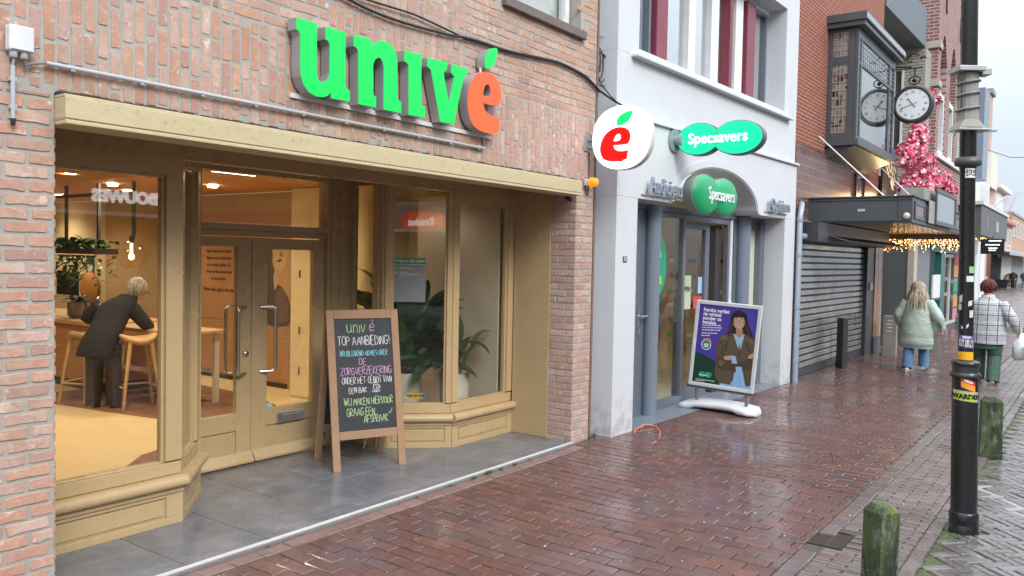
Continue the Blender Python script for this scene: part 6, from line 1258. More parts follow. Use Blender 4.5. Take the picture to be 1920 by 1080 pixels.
o1 = [(152 + 28 * math.cos(t), 662 + 22 * math.sin(t)) for t in [k * .2618 for k in range(24)]]; art(o1, (.03, .38, .17), 'logo_oval', 2, False); art([(x + 48, y + 2) for x, y in o1], (.03, .38, .17), 'logo_oval', 3, False)
def ptext(txt, size, x, y, bold=.004, lay=.0012, name='print_text', sp=1.0):
    b = 1 - (y - (95 + (x - 110) * .085)) / 655; a = (x - (110 - (1 - b) * 70)) / 508; W_, H_ = (BR_ - BL).length, (TL - BL).length
    MB().text(txt, size, lambda u, v, d: fp(a + u / W_, b + v / H_, -.0038 + lay + d), .0004, bold=bold, align='LEFT', spacing=sp).build(name, MC['print_white'], prt)
for i, l in enumerate(('Femke verliet', 'de winkel', 'zonder te', 'betalen')): ptext(l, .060, 165 - i * 3, 168 + i * 31, .0022)
mb = MB()                                   # small print too fine to read: word-like strokes
for i in range(5):
    x, y = 155 - i * 2, 285 + i * 18 + (6 if i > 2 else 0)
    while x < (285, 292, 290, 268, 215)[i] - i * 2:
        w_ = rnd.uniform(8, 26); b = 1 - (y - (95 + (x - 110) * .085)) / 655; a = (x - (110 - (1 - b) * 70)) / 508; pbox(mb, a, a + w_ / 508, b - .006, b + .004, -.0038, -.0026); x += w_ + 5
mb.build('small_print', MC['print_white'], prt)
ptext('Specsavers', .026, 130, 664, .001, .0022)
for a1, b0 in ((.40, .075), (.25, .058)): mb = MB(); pbox(mb, .11, a1, b0, b0 + .005, -.0038, -.0022); mb.build('small_print', MC['print_white'], prt)
mb = MB(); rings = []                                          # moulded base
for k in range(17):
    t_ = -1 + 2 * k / 16; y = 3.80 + .49 * t_ * -1 ; w_ = (.24 - .05 * (1 - abs(t_)) if abs(t_) < .92 else .17); h = .085 + .055 * (1 - abs(t_) ** 2.2); lo_ = .012 if abs(t_) > .6 else .045
    if k in (0, 16): h *= .6; w_ *= .7
    rings.append([(9.66 + w_ * math.copysign(abs(math.cos(a)) ** .6, math.cos(a)), y + (9.66 - 9.66), lo_ + (h - lo_) * (.5 + .5 * math.copysign(abs(math.sin(a)) ** .55, math.sin(a)))) for a in [2 * math.pi * q / 24 for q in range(24)]])
mb.loft(rings); mb.build('base', mat('base_plastic', (.62, .65, .67), .35), pst)
for dx, y in ((-.13, 4.2), (-.13, 3.4), (.13, 4.2), (.13, 3.4)): MB().lathe([(0, -.015), (.028, -.015), (.03, .015), (0, .015)], (9.66 + dx, y, .03), 14, ax='y').build('wheel', dark, pst)
for a in (.12, .88):
    p = Vector(fp(a, .0, -.03)); MB().tube([tuple(p + Vector((0, 0, .03))), (9.62, p.y, .12)], .02, 10).build('upright', mat('carrier_grey', (.2, .21, .22), .4, .5), pst)
# orange strap at the foot of the white pillar
mb = MB(); mb.tube([(7.66, 3.93, .01), (7.85, 4.02, .03), (8.1, 4.03, .05), (8.22, 3.95, .03), (8.02, 3.80, .015), (7.7, 3.66, .01), (7.45, 3.62, .01)], .008, 6); mb.tube([(7.55, 3.98, .01), (7.8, 4.0, .02), (8.05, 3.92, .02), (8.25, 3.88, .012)], .005, 6)
o = mb.build('strap', mat('strap_orange', (.75, .2, .09), .6)); rebase(o, (7.8, 3.9, 0)); tag(o, 'orange cord curled on the paving at the foot of the white pillar', 'cord')
# --------------------------------------------------------- lamp post
lp = thing('lamp_post', 'tall black street lamp post with stickers standing between the mossy bollards', 'lamp post', (6.47, .74, 0))
tx, ty = -.0167, .0229
lx = lambda z: (6.47 + tx * z, .74 + ty * z)
pb = mat('post_black', (.014, .016, .018), .28, .0, var=.3, vs=7, bs=25, bstr=.08, coat=.2); pgm = mat('post_grey_band', (.05, .055, .06), .3, .3)
def seg(prof, name, m_, n=32):
    rings = [[(lx(z)[0] + r * math.cos(a), lx(z)[1] + r * math.sin(a), z) for a in [2 * math.pi * k / n for k in range(n)]] for r, z in prof]
    return MB().loft(rings).build(name, m_, lp)
seg([(.094, -.02), (.094, .055), (.09, .06), (.094, .065), (.094, .135), (.085, .145)], 'plinth', pb); seg([(.0845, .1455), (.0835, 1.08)], 'base_tube', pb)
seg([(.0835, 1.0805), (.098, 1.088), (.1, 1.10), (.088, 1.118)], 'collar', pgm); seg([(.082, 1.1185), (.082, 1.165)], 'collar_band', pgm); seg([(.088, 1.1655), (.092, 1.175), (.086, 1.195), (.055, 1.20)], 'collar_cap', pb)
seg([(.0485, 1.2005), (.0485, 2.5), (.0535, 2.52), (.053, 4.6)], 'shaft', pb, 12)
seg([(.06, 2.535), (.082, 2.545), (.085, 2.565), (.08, 2.59), (.06, 2.60)], 'clamp_ring', mat('ring_grey', (.08, .085, .09), .5, .4))
cd = Vector((-.81 * 1, -.586, 0))
def wrap(z0, z1, ac, half, r, m_, name, skew=0, n=10):
    """sticker bent round the post"""
    V = []
    for i in range(n + 1):
        a = ac - half + 2 * half * i / n; cz = skew * (i / n - .5)
        for z in (z0 + cz, z1 + cz): V.append((lx(z)[0] + r * math.cos(a), lx(z)[1] + r * math.sin(a), z))
    return MB().add(V, [(2 * i, 2 * i + 2, 2 * i + 3, 2 * i + 1) for i in range(n)], 0, True).build(name, m_, lp)
def wtext(txt, size, z, ac, r, m_, skew=0, bold=.002, name='sticker_text'):
    def f(a, b, d): an = ac + a / r; zz = z + b + skew * a; return (lx(zz)[0] + (r + d) * math.cos(an), lx(zz)[1] + (r + d) * math.sin(an), zz)
    MB().text(txt, size, f, .0004, bold=bold).build(name, m_, lp)
va = math.atan2(-.74, -6.47)            # side that faces the photographer
S = lambda n_, c_: mat('st_' + n_, c_, .45, var=.12, vs=30, bstr=0)
wrap(1.205, 1.262, va, 1.25, .0492, S('yellow', (.85, .42, .02)), 'yellow_band'); wrap(1.29, 1.375, va + .1, 1.1, .0492, S('purple', (.17, .1, .42)), 'sticker', -.01); wrap(1.298, 1.345, va + .1, 1.0, .0497, S('white', (.7, .7, .7)), 'sticker_label', -.01); wtext('HELLO', .018, 1.362, va + .1, .0497, S('white', (.7, .7, .7))); [wrap(1.300, 1.342, va + .1 + k, .05 + .03 * (q % 3), .0501, S('ink', (.02, .02, .02)), 'scribble', .03 * (-1) ** q, 3) for q, k in enumerate((-.8, -.55, -.25, .05, .35, .62, .85))]
for z, a, h, s_ in ((1.42, -.5, .02, .12), (1.43, .2, .022, .16), (1.50, .75, .05, .3), (1.58, .55, .035, .28), (1.55, -.9, .04, .3), (1.6, -.75, .05, .25)): wrap(z, z + h, va + a, s_, .0493, S('torn', (.6, .6, .58)), 'torn_sticker', rnd.uniform(-.02, .02), 4)
wrap(1.745, 1.785, va + .55, .55, .0492, S('white', (.7, .7, .7)), 'sticker'); wrap(1.805, 1.85, va + .75, .4, .0492, S('lime', (.25, .55, .2)), 'sticker')
wrap(2.455, 2.52, va + .35, .62, .0542, S('white', (.7, .7, .7)), 'number_plate'); wtext('425', .055, 2.487, va + .35, .0546, S('ink', (.02, .02, .02)), 0, .002)
wrap(1.005, 1.07, va + .25, .55, .0845, S('orange', (.85, .32, .03)), 'sticker', -.035); wrap(1.045, 1.075, va + .25, .55, .0849, S('red', (.6, .04, .03)), 'sticker_label', -.035); wtext('HELLO', .018, 1.06, va + .25, .0853, S('white', (.7, .7, .7)), -.32)
wrap(.925, .995, va + .05, 1.1, .0846, S('grey', (.4, .41, .42)), 'sticker', -.015); wrap(.93, .985, va - .05, .95, .0850, S('acid', (.5, .62, .05)), 'sticker_label', -.012); wtext('DWARDEN', .046, .955, va - .05, .0854, S('ink', (.02, .02, .02)), -.04, .003)
# strapped camera bracket high on the post
cbx = mat('cardboard_grey', (.27, .26, .24), .75, var=.15)
q = lambda a, b, z: (lx(z)[0] + .586 * a - .81 * b, lx(z)[1] - .81 * a - .586 * b, z)      # a = to the right, b = towards the road side
def qbox(a0, a1, b0, b1, z0, z1):
    mb = MB(); P = [(a0, b0, z0), (a1, b0, z0), (a1, b1, z0), (a0, b1, z0), (a0, b0, z1), (a1, b0, z1), (a1, b1, z1), (a0, b1, z1)]; mb.add([q(*p) for p in P], [(0, 3, 2, 1), (4, 5, 6, 7), (0, 1, 5, 4), (1, 2, 6, 5), (2, 3, 7, 6), (3, 0, 4, 7)]); return mb
mb = MB(); rings = []
for z, w_, d_ in ((2.79, .105, .09), (2.80, .10, .09), (2.85, .06, .07), (2.94, .053, .065), (3.13, .053, .065), (3.165, .06, .07)): rings.append([q(a, b, z) for a, b in ((-w_ * .95, -.06), (-w_ * .95, d_ * .8), (-w_ * .4, d_), (w_ * .5, d_ * .9), (w_, d_ * .4), (w_, -.06))])
mb.loft(rings, smooth=False); mb.build('wrapped_box', cbx, lp, bevel=.004)
qbox(-.115, .065, -.06, .10, 3.171, 3.205).build('bracket_plate', mat('bracket_pale', (.38, .39, .39), .4, .4), lp, bevel=.004); qbox(.066, .13, -.04, .05, 3.155, 3.20).build('bracket_arm', MC['bracket_pale'], lp, bevel=.004); qbox(-.11, .11, -.05, .09, 2.775, 2.7875).build('bracket_plate', MC['bracket_pale'], lp, bevel=.003); qbox(.1205, .19, -.015, .015, 2.778, 2.79).build('bracket_arm', MC['bracket_pale'], lp); qbox(-.115, -.105, .02, .04, 2.74, 2.7715).build('bolt', MC['bracket_pale'], lp)
for z in (2.93, 3.03, 3.11):
    MB().tube([q(a * 1.04, b * 1.05, z + .008 * math.sin(a * 30)) for a, b in ((-.058, -.055), (-.058, .056), (-.026, .074), (.028, .068), (.06, .03), (.062, -.05))], .0085, 6).build('strap', mat('strap_grey', (.22, .25, .28), .5), lp)
# --------------------------------------------------------- mossy posts
m, t, n, b = nodes('mossy_wood')
f = noise(t, 9, 7, scaled_pos(t, (1, 1, .35)), dist=.5); f2 = noise(t, 38, 6)
c = mixc(t, mrange(t, f, .38, .6, 0, 1), (.022, .03, .016), (.07, .10, .04)); c = mixc(t, mrange(t, noise(t, 17, 6, scaled_pos(t, (1, 1, .5))), .54, .66, 0, .8), c, (.17, .19, .14)); c = mixc(t, mrange(t, f2, .56, .7, 0, .6), c, (.02, .026, .014)); c = mixc(t, mrange(t, noise(t, 5, 5), .60, .70, 0, .75), c, (.2, .23, .03)); c = mixc(t, mrange(t, noise(t, 90, 2), .68, .74, 0, .8), c, (.4, .42, .34))
link(t, c, b.inputs['Base Color']); b.inputs['Roughness'].default_value = .75; bump(t, b, f2, .6, .01); moss = m
def mossy(x, y, h, w_, rot, label):
    mb = MB(); rings = []
    for z, s in ((-.05, 1.08), (h * .5, 1.02), (h - .04, 1.0), (h, .55)):
        r_ = []
        for k in range(24):
            a = 2 * math.pi * k / 24 + R(45); cx, sy = math.cos(a), math.sin(a); g_ = 1 / max(abs(math.cos(a)), abs(math.sin(a))) ** .92; r_.append((w_ * s * g_ * cx + rnd.uniform(-.003, .003), w_ * s * g_ * sy + rnd.uniform(-.003, .003), z + rnd.uniform(-.003, .003)))
        rings.append(r_)
    mb.loft(rings, smooth=False); o = mb.build('wooden_post', moss); o.location = (x, y, 0); o.rotation_euler = (0, 0, rot); return tag(o, label, 'bollard', 'mossy posts along the gutter')
mossy(4.73, .93, .565, .066, R(58), 'nearer mossy green wooden post in front of the black lamp post'); mossy(9.25, .86, .58, .092, R(12), 'farther mossy green wooden post half hidden by the black lamp post')
# ================================================================== PEOPLE AND THE THINGS INSIDE THE SHOP
rnd = random.Random(77)
skin = mat('skin', (.55, .32, .23), .5, var=.08, bstr=0)
def ball(mb, c, r, n=14):
    rx, ry, rz = r if isinstance(r, tuple) else (r, r, r); rings = []
    for i in range(1, 9):
        a = math.pi * i / 9; rings.append([(c[0] + rx * math.sin(a) * math.cos(2 * math.pi * k / n), c[1] + ry * math.sin(a) * math.sin(2 * math.pi * k / n), c[2] - rz * math.cos(a)) for k in range(n)])
    return mb.loft(rings)
def body(parent, J, vox=.011):
    """one continuous body: limbs, trunk, head with face, hands with five fingers, fused into one surface"""
    mb = MB()
    hd, nk, ch, pv = (Vector(J[k]) for k in ('head', 'neck', 'chest', 'pelvis')); fd = Vector(J.get('face', (1, 0, 0))).normalized(); sd = Vector((0, 0, 1)).cross(fd).normalized()
    ball(mb, hd, (.078, .074, .108)); ball(mb, hd + fd * .02 - Vector((0, 0, .055)), (.06, .058, .055)); ball(mb, hd + fd * .088 - Vector((0, 0, .022)), (.017, .013, .022)); ball(mb, hd + fd * .078 - Vector((0, 0, .068)), (.013, .026, .01))
    for s in (-1, 1): ball(mb, hd + sd * s * .076 - Vector((0, 0, .012)), (.016, .01, .03)); ball(mb, hd + fd * .07 + sd * s * .03 + Vector((0, 0, .012)), .012)
    mb.tube([tuple(hd - Vector((0, 0, .05))), tuple(nk)], [.052, .06], 12)
    mb.tube([tuple(nk), tuple(ch), tuple((ch + pv) / 2), tuple(pv)], [.06, .12, .12, .14], 14)
    for s in ('L', 'R'):
        sh, el, wr = (Vector(J[k + s]) for k in ('sh', 'el', 'wr')); hp, kn, an = (Vector(J[k + s]) for k in ('hp', 'kn', 'an')); d = (wr - el).normalized(); pd = Vector(J.get('palm' + s, (1, 0, 0))); pd = (pd - d * pd.dot(d)).normalized(); sv = d.cross(pd)
        mb.tube([tuple(ch + Vector((0, 0, .1))), tuple(sh - Vector((0, 0, .03))), tuple(el), tuple(wr)], [.06, .042, .04, .027], 10); mb.tube([tuple(pv), tuple(hp), tuple(kn), tuple(an)], [.09, .085, .055, .038], 10)
        pm = wr + d * .045; mb.tube([tuple(wr), tuple(wr + d * .03), tuple(wr + d * .085)], [.025, .033, .034], 8)
        for k, (o_, l) in enumerate(((-.028, .066), (-.009, .078), (.010, .072), (.028, .056))):
            b0 = wr + d * .082 + sv * o_; m_ = b0 + d * l * .5 + pd * l * .16; e_ = m_ + d * l * .35 + pd * l * .42; mb.tube([tuple(b0), tuple(m_), tuple(e_)], [.0105, .0095, .0075], 6)
        b0 = wr + d * .03 - sv * .03; mb.tube([tuple(b0), tuple(b0 + d * .03 - sv * .025 + pd * .012), tuple(b0 + d * .062 - sv * .028 + pd * .03)], [.013, .011, .008], 6)
        mb.tube([tuple(an), tuple(an + fd * .14 - Vector((0, 0, .05)))], [.038, .03], 8)
    o = mb.build('body', skin, parent, local=True); r_ = o.modifiers.new('fuse', 'REMESH'); r_.mode = 'VOXEL'; r_.voxel_size = vox; r_.use_smooth_shade = True
    sm = o.modifiers.new('smooth', 'SMOOTH'); sm.factor = .5; sm.iterations = 2; return o
def sleeve(mb, P, rs, puff=0, per=.11, n=14, sub=5):
    Q = []; Rr = []; L = 0; V = [Vector(p) for p in P]
    for i in range(len(V) - 1):
        for k in range(sub * 3):
            t_ = k / (sub * 3); p = V[i].lerp(V[i + 1], t_); 
            if Q: L += (p - Vector(Q[-1])).length
            Q.append(tuple(p)); Rr.append((rs[i] + (rs[i + 1] - rs[i]) * t_) * (1 + puff * (abs(math.sin(math.pi * L / per)) ** .6 - .5)))
    Q.append(tuple(V[-1])); Rr.append(rs[-1]); return mb.tube(Q, Rr, n)
def shell(mb, prof, n=28, puff=0, per=.18, z0=0, sub=6, wob=.0, cap=True):
    """clothing trunk: list of (z, x, y, half depth, half width)"""
    rings = []
    for i in range(len(prof) - 1):
        for k in range(sub):
            t_ = k / sub; q = [prof[i][j] + (prof[i + 1][j] - prof[i][j]) * t_ for j in range(5)]; rings.append(q)
    rings.append(list(prof[-1])); out = []
    for (z, x, y, dx, dy) in rings:
        f = 1 + puff * (abs(math.sin(math.pi * (z - z0) / per)) ** .55 - .6); out.append([(x + dx * f * math.cos(a) * (1 + wob * math.sin(5 * a + z * 9)), y + dy * f * math.sin(a) * (1 + wob * math.sin(4 * a + z * 13)), z + wob * .25 * math.sin(3 * a)) for a in [2 * math.pi * k / n for k in range(n)]])
    return mb.loft(out, cap=cap)
def shoe(mb, p, fd, s=1.0, lift=0):
    fd = Vector(fd).normalized(); sd = Vector((-fd.y, fd.x, 0)); rings = []
    for u, w_, h in ((-.09, .03, .06), (-.075, .038, .085), (-.02, .04, .09), (.06, .045, .065), (.13, .045, .05), (.175, .03, .04), (.19, .012, .03)):
        c_ = Vector(p) + fd * u * s + Vector((0, 0, lift * (-u + .1))); rings.append([tuple(c_ + sd * w_ * s * math.cos(a) * 1.0 + Vector((0, 0, (h * s) * (.5 + .5 * math.sin(a)) if math.sin(a) > -.6 else 0))) for a in [2 * math.pi * k / 14 for k in range(14)]])
    return mb.loft(rings)
# ---- woman in the mint coat
wm = thing('person', 'person with long blond hair in a mint quilted coat and jeans walking away', 'person', (15.72, 2.64, 0), R(4)); wm.scale = (.945, .945, .945)
J = dict(head=(.03, 0, 1.52), neck=(.0, 0, 1.38), chest=(0, 0, 1.2), pelvis=(0, 0, .9), shL=(0, .18, 1.31), elL=(-.02, .31, 1.06), wrL=(.14, .27, .86), shR=(0, -.18, 1.31), elR=(-.05, -.34, 1.04), wrR=(.06, -.40, .79), hpL=(0, .09, .86), knL=(-.0, .115, .48), anL=(-.16, .12, .10), hpR=(0, -.09, .86), knR=(.2, -.11, .47), anR=(.22, -.12, .12), palmR=(0, 1, 0), palmL=(0, -1, 0))
body(wm, J)
m, t, n, b = nodes('mint_fabric'); link(t, mixc(t, noise(t, 6, 5), (.40, .50, .43), (.48, .57, .50)), b.inputs['Base Color']); b.inputs['Roughness'].default_value = .5; bump(t, b, noise(t, 11, 5, scaled_pos(t, (1, 1, 1.6)), dist=1.2), .55, .035); mint = m
mb = MB(); shell(mb, [(.44, -.0, 0, .17, .27), (.52, 0, 0, .20, .285), (.70, 0, 0, .20, .275), (1.0, 0, 0, .18, .26), (1.2, 0, 0, .165, .25), (1.32, 0, 0, .13, .215), (1.38, .0, 0, .09, .13), (1.44, .01, 0, .085, .095)], puff=.05, per=.185, z0=.46, wob=.018)
ct = mb.build('coat', mint, wm, local=True)
mb = MB(); sleeve(mb, [(0, .17, 1.29), (-.02, .32, 1.04), (.12, .28, .86)], [.105, .092, .075], .08, .16); mb.build('sleeve', mint, ct, local=True)
mb = MB(); sleeve(mb, [(0, -.17, 1.29), (-.05, -.35, 1.02), (.05, -.41, .80)], [.105, .095, .07], .08, .16); mb.build('sleeve', mint, ct, local=True)
MB().tube([(-.115, -.355, .92), (-.04, -.41, .83)], .012, 6).build('cuff_tab', dark, ct, local=True)
m, t, n, b = nodes('denim'); link(t, mixc(t, noise(t, 7, 6), (.10, .22, .40), (.17, .32, .52)), b.inputs['Base Color']); b.inputs['Roughness'].default_value = .85; bump(t, b, noise(t, 13, 5, dist=1.5), .6, .025); jean = m
for s, (a, k_, an) in (('L', ((0, .10, .62), (-.0, .115, .46), (-.15, .12, .07))), ('R', ((.02, -.10, .62), (.19, -.11, .45), (.22, -.12, .09)))):
    mb = MB(); sleeve(mb, [a, k_, an], [.105, .088, .092], .03, .09); mb.build('trouser_leg', jean, wm, local=True)
white_sh = mat('trainer_white', (.68, .68, .66), .5)
shoe(MB(), (-.17, .12, .0), (1, .1, 0)).build('shoe', white_sh, wm, local=True); shoe(MB(), (.22, -.12, .03), (1, -.1, 0)).build('shoe', white_sh, wm, local=True)
def hairdo(parent, hd, m_, long=True, n=150, ln=(.3, .46)):
    mb = MB(); ball(mb, (hd[0] - .012, hd[1], hd[2] + .018), (.096, .094, .112), 18)
    for k in range(n):
        a = rnd.uniform(R(55), R(305)); L = rnd.uniform(*ln); ph = rnd.uniform(0, 6); P = []; r0 = rnd.uniform(.10, .122); wv_ = rnd.uniform(.006, .016) if long else .004; fl_ = rnd.uniform(.1, .6) if long else .0; th0 = rnd.uniform(.05, .6) if long else rnd.uniform(.05, 1.2)
        for q in range(11):
            s_ = L * q / 10; th_ = min(th0 + s_ / .105, 1.75); dn = max(0, s_ - (1.75 - th0) * .105); rr = r0 * math.sin(th_) + fl_ * dn * (1 - dn); wob = wv_ * min(1, q / 4)
            P.append((hd[0] - .008 + rr * math.cos(a) + wob * math.sin(ph + q * 1.1), hd[1] + rr * math.sin(a) * .97 + wob * math.cos(ph + q * .9), hd[2] + .018 + (r0 + .012) * math.cos(th_) - dn))
        mb.tube(P, [.006, .009, .010, .010, .010, .010, .009, .008, .007, .005, .002], 5)
    return mb.build('hair', m_, parent, local=True)
blond = island('blond_hair', [(.46, .37, .26), (.62, .54, .42), (.36, .27, .18), (.72, .66, .56)], rough=(.4, .6), spots=.1, bstr=.1)
hairdo(wm, (.03, 0, 1.52), blond, True, 360, (.34, .58))
# ---- person in the checked overshirt with a carrier bag
pm_ = thing('person', 'person with short maroon hair in a white checked overshirt and green trousers', 'person', (14.93, 1.50, 0), R(-3)); pm_.scale = (.975, .975, .975)
J = dict(head=(.03, 0, 1.545), neck=(0, 0, 1.40), chest=(0, 0, 1.2), pelvis=(0, 0, .9), shL=(0, .21, 1.32), elL=(-.04, .36, 1.06), wrL=(.05, .39, .82), shR=(0, -.21, 1.32), elR=(-.05, -.36, 1.07), wrR=(.03, -.44, .84), hpL=(0, .1, .86), knL=(.16, .12, .48), anL=(.22, .13, .10), hpR=(0, -.1, .86), knR=(.05, -.12, .47), anR=(-.10, -.13, .10), palmR=(0, 1, 0), palmL=(0, -1, 0))
body(pm_, J)
m, t, n, b = nodes('check_cloth')
tcn = n.new('ShaderNodeTexCoord'); spn = n.new('ShaderNodeSeparateXYZ'); link(t, tcn.outputs['Object'], spn.inputs[0])
def stripes(out_, freq, off, lo_, hi_):
    a = n.new('ShaderNodeMath'); a.operation = 'MULTIPLY'; a.inputs[1].default_value = freq; link(t, out_, a.inputs[0]); b2 = n.new('ShaderNodeMath'); b2.operation = 'ADD'; b2.inputs[1].default_value = off; link(t, a.outputs[0], b2.inputs[0])
    c_ = n.new('ShaderNodeMath'); c_.operation = 'FRACT'; link(t, b2.outputs[0], c_.inputs[0]); d_ = n.new('ShaderNodeMath'); d_.operation = 'COMPARE'; d_.inputs[1].default_value = (lo_ + hi_) / 2; d_.inputs[2].default_value = (hi_ - lo_) / 2; link(t, c_.outputs[0], d_.inputs[0]); return d_.outputs[0]
yo, zo = spn.outputs['Y'], spn.outputs['Z']
c = mixc(t, mrange(t, stripes(zo, 6.2, .1, .45, .95), 0, 1, 0, .8), (.66, .68, .70), (.45, .38, .32))
c = mixc(t, mrange(t, stripes(yo, 7.0, .3, .40, .9), 0, 1, 0, .55), c, (.36, .42, .50))
for o_, fr_q, of, l_, h_, cl in ((zo, 6.2, .1, .0, .12, (.05, .07, .11)), (zo, 6.2, .1, .22, .28, (.2, .25, .33)), (yo, 7.0, .3, 0, .13, (.06, .085, .13)), (yo, 7.0, .3, .25, .31, (.22, .27, .35))): c = mixc(t, mrange(t, stripes(o_, fr_q, of, l_, h_), 0, 1, 0, .82), c, cl)
link(t, c, b.inputs['Base Color']); b.inputs['Roughness'].default_value = .85; bump(t, b, noise(t, 14, 4), .4, .012); chk_m = m
mb = MB(); shell(mb, [(.66, 0, 0, .19, .285), (.80, 0, 0, .195, .29), (1.05, 0, 0, .175, .27), (1.22, 0, 0, .16, .265), (1.32, 0, 0, .125, .235), (1.385, 0, 0, .085, .13), (1.43, .01, 0, .075, .08)], wob=.015)
sh_ = mb.build('overshirt', chk_m, pm_, local=True)
mb = MB(); sleeve(mb, [(0, .19, 1.30), (-.04, .37, 1.05), (.04, .40, .84)], [.10, .082, .066], .04, .08); mb.build('sleeve', chk_m, sh_, local=True); mb = MB(); sleeve(mb, [(0, -.19, 1.30), (-.05, -.37, 1.06), (.02, -.44, .87)], [.10, .082, .066], .04, .08); mb.build('sleeve', chk_m, sh_, local=True)
MB().tube([(.06 * math.cos(a) * 1.1 + .01, .078 * math.sin(a), 1.425 + .012 * math.cos(a)) for a in [2 * math.pi * k / 20 for k in range(20)]], .022, 8, closed=True).build('collar', mat('collar_white', (.62, .64, .66), .8), sh_, local=True)
m, t, n, b = nodes('green_trouser'); link(t, mixc(t, noise(t, 7, 6), (.05, .105, .075), (.085, .16, .12)), b.inputs['Base Color']); b.inputs['Roughness'].default_value = .8; bump(t, b, noise(t, 12, 5, dist=1.8), .65, .03); gt = m
mb = MB(); shell(mb, [(.58, 0, 0, .15, .22), (.70, 0, 0, .165, .235), (.9, 0, 0, .16, .23)]); mb.build('trousers', gt, pm_, local=True)
for a, k_, an in (((.02, .12, .68), (.15, .12, .46), (.21, .13, .05)), ((.0, -.12, .68), (.05, -.12, .46), (-.10, -.13, .05))):
    mb = MB(); sleeve(mb, [a, k_, an], [.125, .10, .095], .05, .10); mb.build('trouser_leg', gt, pm_, local=True)
tansh = mat('shoe_tan', (.32, .2, .14), .6); shoe(MB(), (.22, .13, .0), (1, .05, 0)).build('shoe', tansh, pm_, local=True); shoe(MB(), (-.10, -.13, .0), (1, -.05, 0)).build('shoe', tansh, pm_, local=True)
maroon = island('maroon_hair', [(.12, .02, .025), (.2, .04, .045), (.08, .015, .02)], rough=(.4, .6), spots=.05, bstr=.1); hairdo(pm_, (.03, 0, 1.545), maroon, False, 260, (.05, .12))
bag = thing('carrier_bag', 'white plastic carrier bag hanging from the hand of the person in checks', 'bag', (14.96, 1.0, .40), R(20))
m, t, n, b = nodes('bag_plastic'); setc(b, Base_Color=(.74, .80, .81, 1), Roughness=.3); b.inputs['Subsurface Weight'].default_value = .25; bump(t, b, noise(t, 16, 5), .6, .02); bag_m = m
rings = []
for z, dx, dy, oy in ((.02, .07, .15, -.06), (.05, .11, .19, -.06), (.16, .12, .20, -.05), (.28, .10, .18, -.03), (.36, .05, .10, .0), (.42, .02, .04, .02)): rings.append([(dx * math.cos(a) * (1 + .10 * math.sin(6 * a + z * 20)), oy + dy * math.sin(a) * (1 + .08 * math.sin(5 * a + z * 17)), z + .02 * math.sin(3 * a)) for a in [2 * math.pi * k / 28 for k in range(28)]])
MB().loft(rings).build('bag', bag_m, bag, local=True); MB().tube([(0, .02, .41), (.01, .05, .47), (0, .03, .41)], .012, 6).build('handle', bag_m, bag, local=True)
mb = MB()
for k in range(14): a = k * .449; mb.tube([(-.125, -.05 + .085 * math.cos(a), .17 + .085 * math.sin(a)), (-.128, -.05 + .10 * math.cos(a + .25), .17 + .10 * math.sin(a + .25)), (-.124, -.05 + .068 * math.cos(a + .5), .17 + .068 * math.sin(a + .5))], .006, 5)
mb.build('print', mat('bag_print', (.2, .42, .5), .6), bag, local=True)
# ---- people far down the street
def simple_person(label, x, y, rot, coat, legs, hairc, h=1.0, name='person'):
    th = thing(name, label, 'person', (x, y, 0), rot); th.scale = (h, h, h)
    J = dict(head=(.03, 0, 1.56), neck=(0, 0, 1.42), chest=(0, 0, 1.22), pelvis=(0, 0, .92), shL=(0, .19, 1.34), elL=(-.02, .27, 1.08), wrL=(.12, .22, .9), shR=(0, -.19, 1.34), elR=(-.02, -.27, 1.08), wrR=(.1, -.24, .86), hpL=(0, .1, .88), knL=(.16, .11, .5), anL=(.14, .12, .09), hpR=(0, -.1, .88), knR=(-.02, -.11, .49), anR=(-.22, -.12, .12), palmR=(0, 1, 0), palmL=(0, -1, 0)); body(th, J, .016)
    mb = MB(); shell(mb, [(.72, 0, 0, .15, .22), (1.0, 0, 0, .15, .22), (1.25, 0, 0, .145, .23), (1.35, 0, 0, .11, .2), (1.44, 0, 0, .07, .08)], n=18, sub=3); sleeve(mb, [(0, .18, 1.32), (-.02, .28, 1.07), (.1, .23, .92)], [.09, .075, .06], n=10, sub=2); sleeve(mb, [(0, -.18, 1.32), (-.02, -.28, 1.07), (.08, -.25, .88)], [.09, .075, .06], n=10, sub=2); mb.build('coat', coat, th, local=True)
    for a, k_, an in (((0, .1, .8), (.16, .11, .5), (.14, .12, .05)), ((0, -.1, .8), (-.02, -.11, .48), (-.2, -.12, .08))): mb = MB(); sleeve(mb, [a, k_, an], [.10, .08, .07], n=10, sub=2); mb.build('trouser_leg', legs, th, local=True)
    mb = MB(); ball(mb, (.005, 0, 1.585), (.092, .09, .105)); mb.build('hair', hairc, th, local=True); return th
bc = mat('black_coat', (.025, .025, .03), .7); gc = mat('grey_coat', (.07, .07, .08), .7); bj = mat('black_trouser', (.03, .03, .04), .8); hc = mat('brown_hair', (.1, .06, .04), .6)
simple_person('person in a black coat and black trousers walking nearer the shops far off', 80, 6.25, R(165), bc, bj, hc)
simple_person('person in a dark jacket and pale jeans beside the one in black far off', 81.5, 5.55, R(185), gc, mat('pale_jean', (.3, .42, .55), .8), mat('long_brown_hair', (.2, .12, .07), .6))
o = MB().box(-.2, .2, -.1, .1, 0, .32).tube([(-.1, 0, .31), (0, 0, .5), (.1, 0, .31)], .015, 6).build('shoulder_bag', bc, bevel=.03); o.location = (80, 6.58, .5); tag(o, 'dark bag carried by the far person in black', 'bag')
simple_person('person in a mustard yellow coat partly hidden behind the maroon haired one', 48, 5.15, R(200), mat('mustard_coat', (.6, .3, .04), .7), bj, mat('grey_hair', (.45, .4, .36), .6))
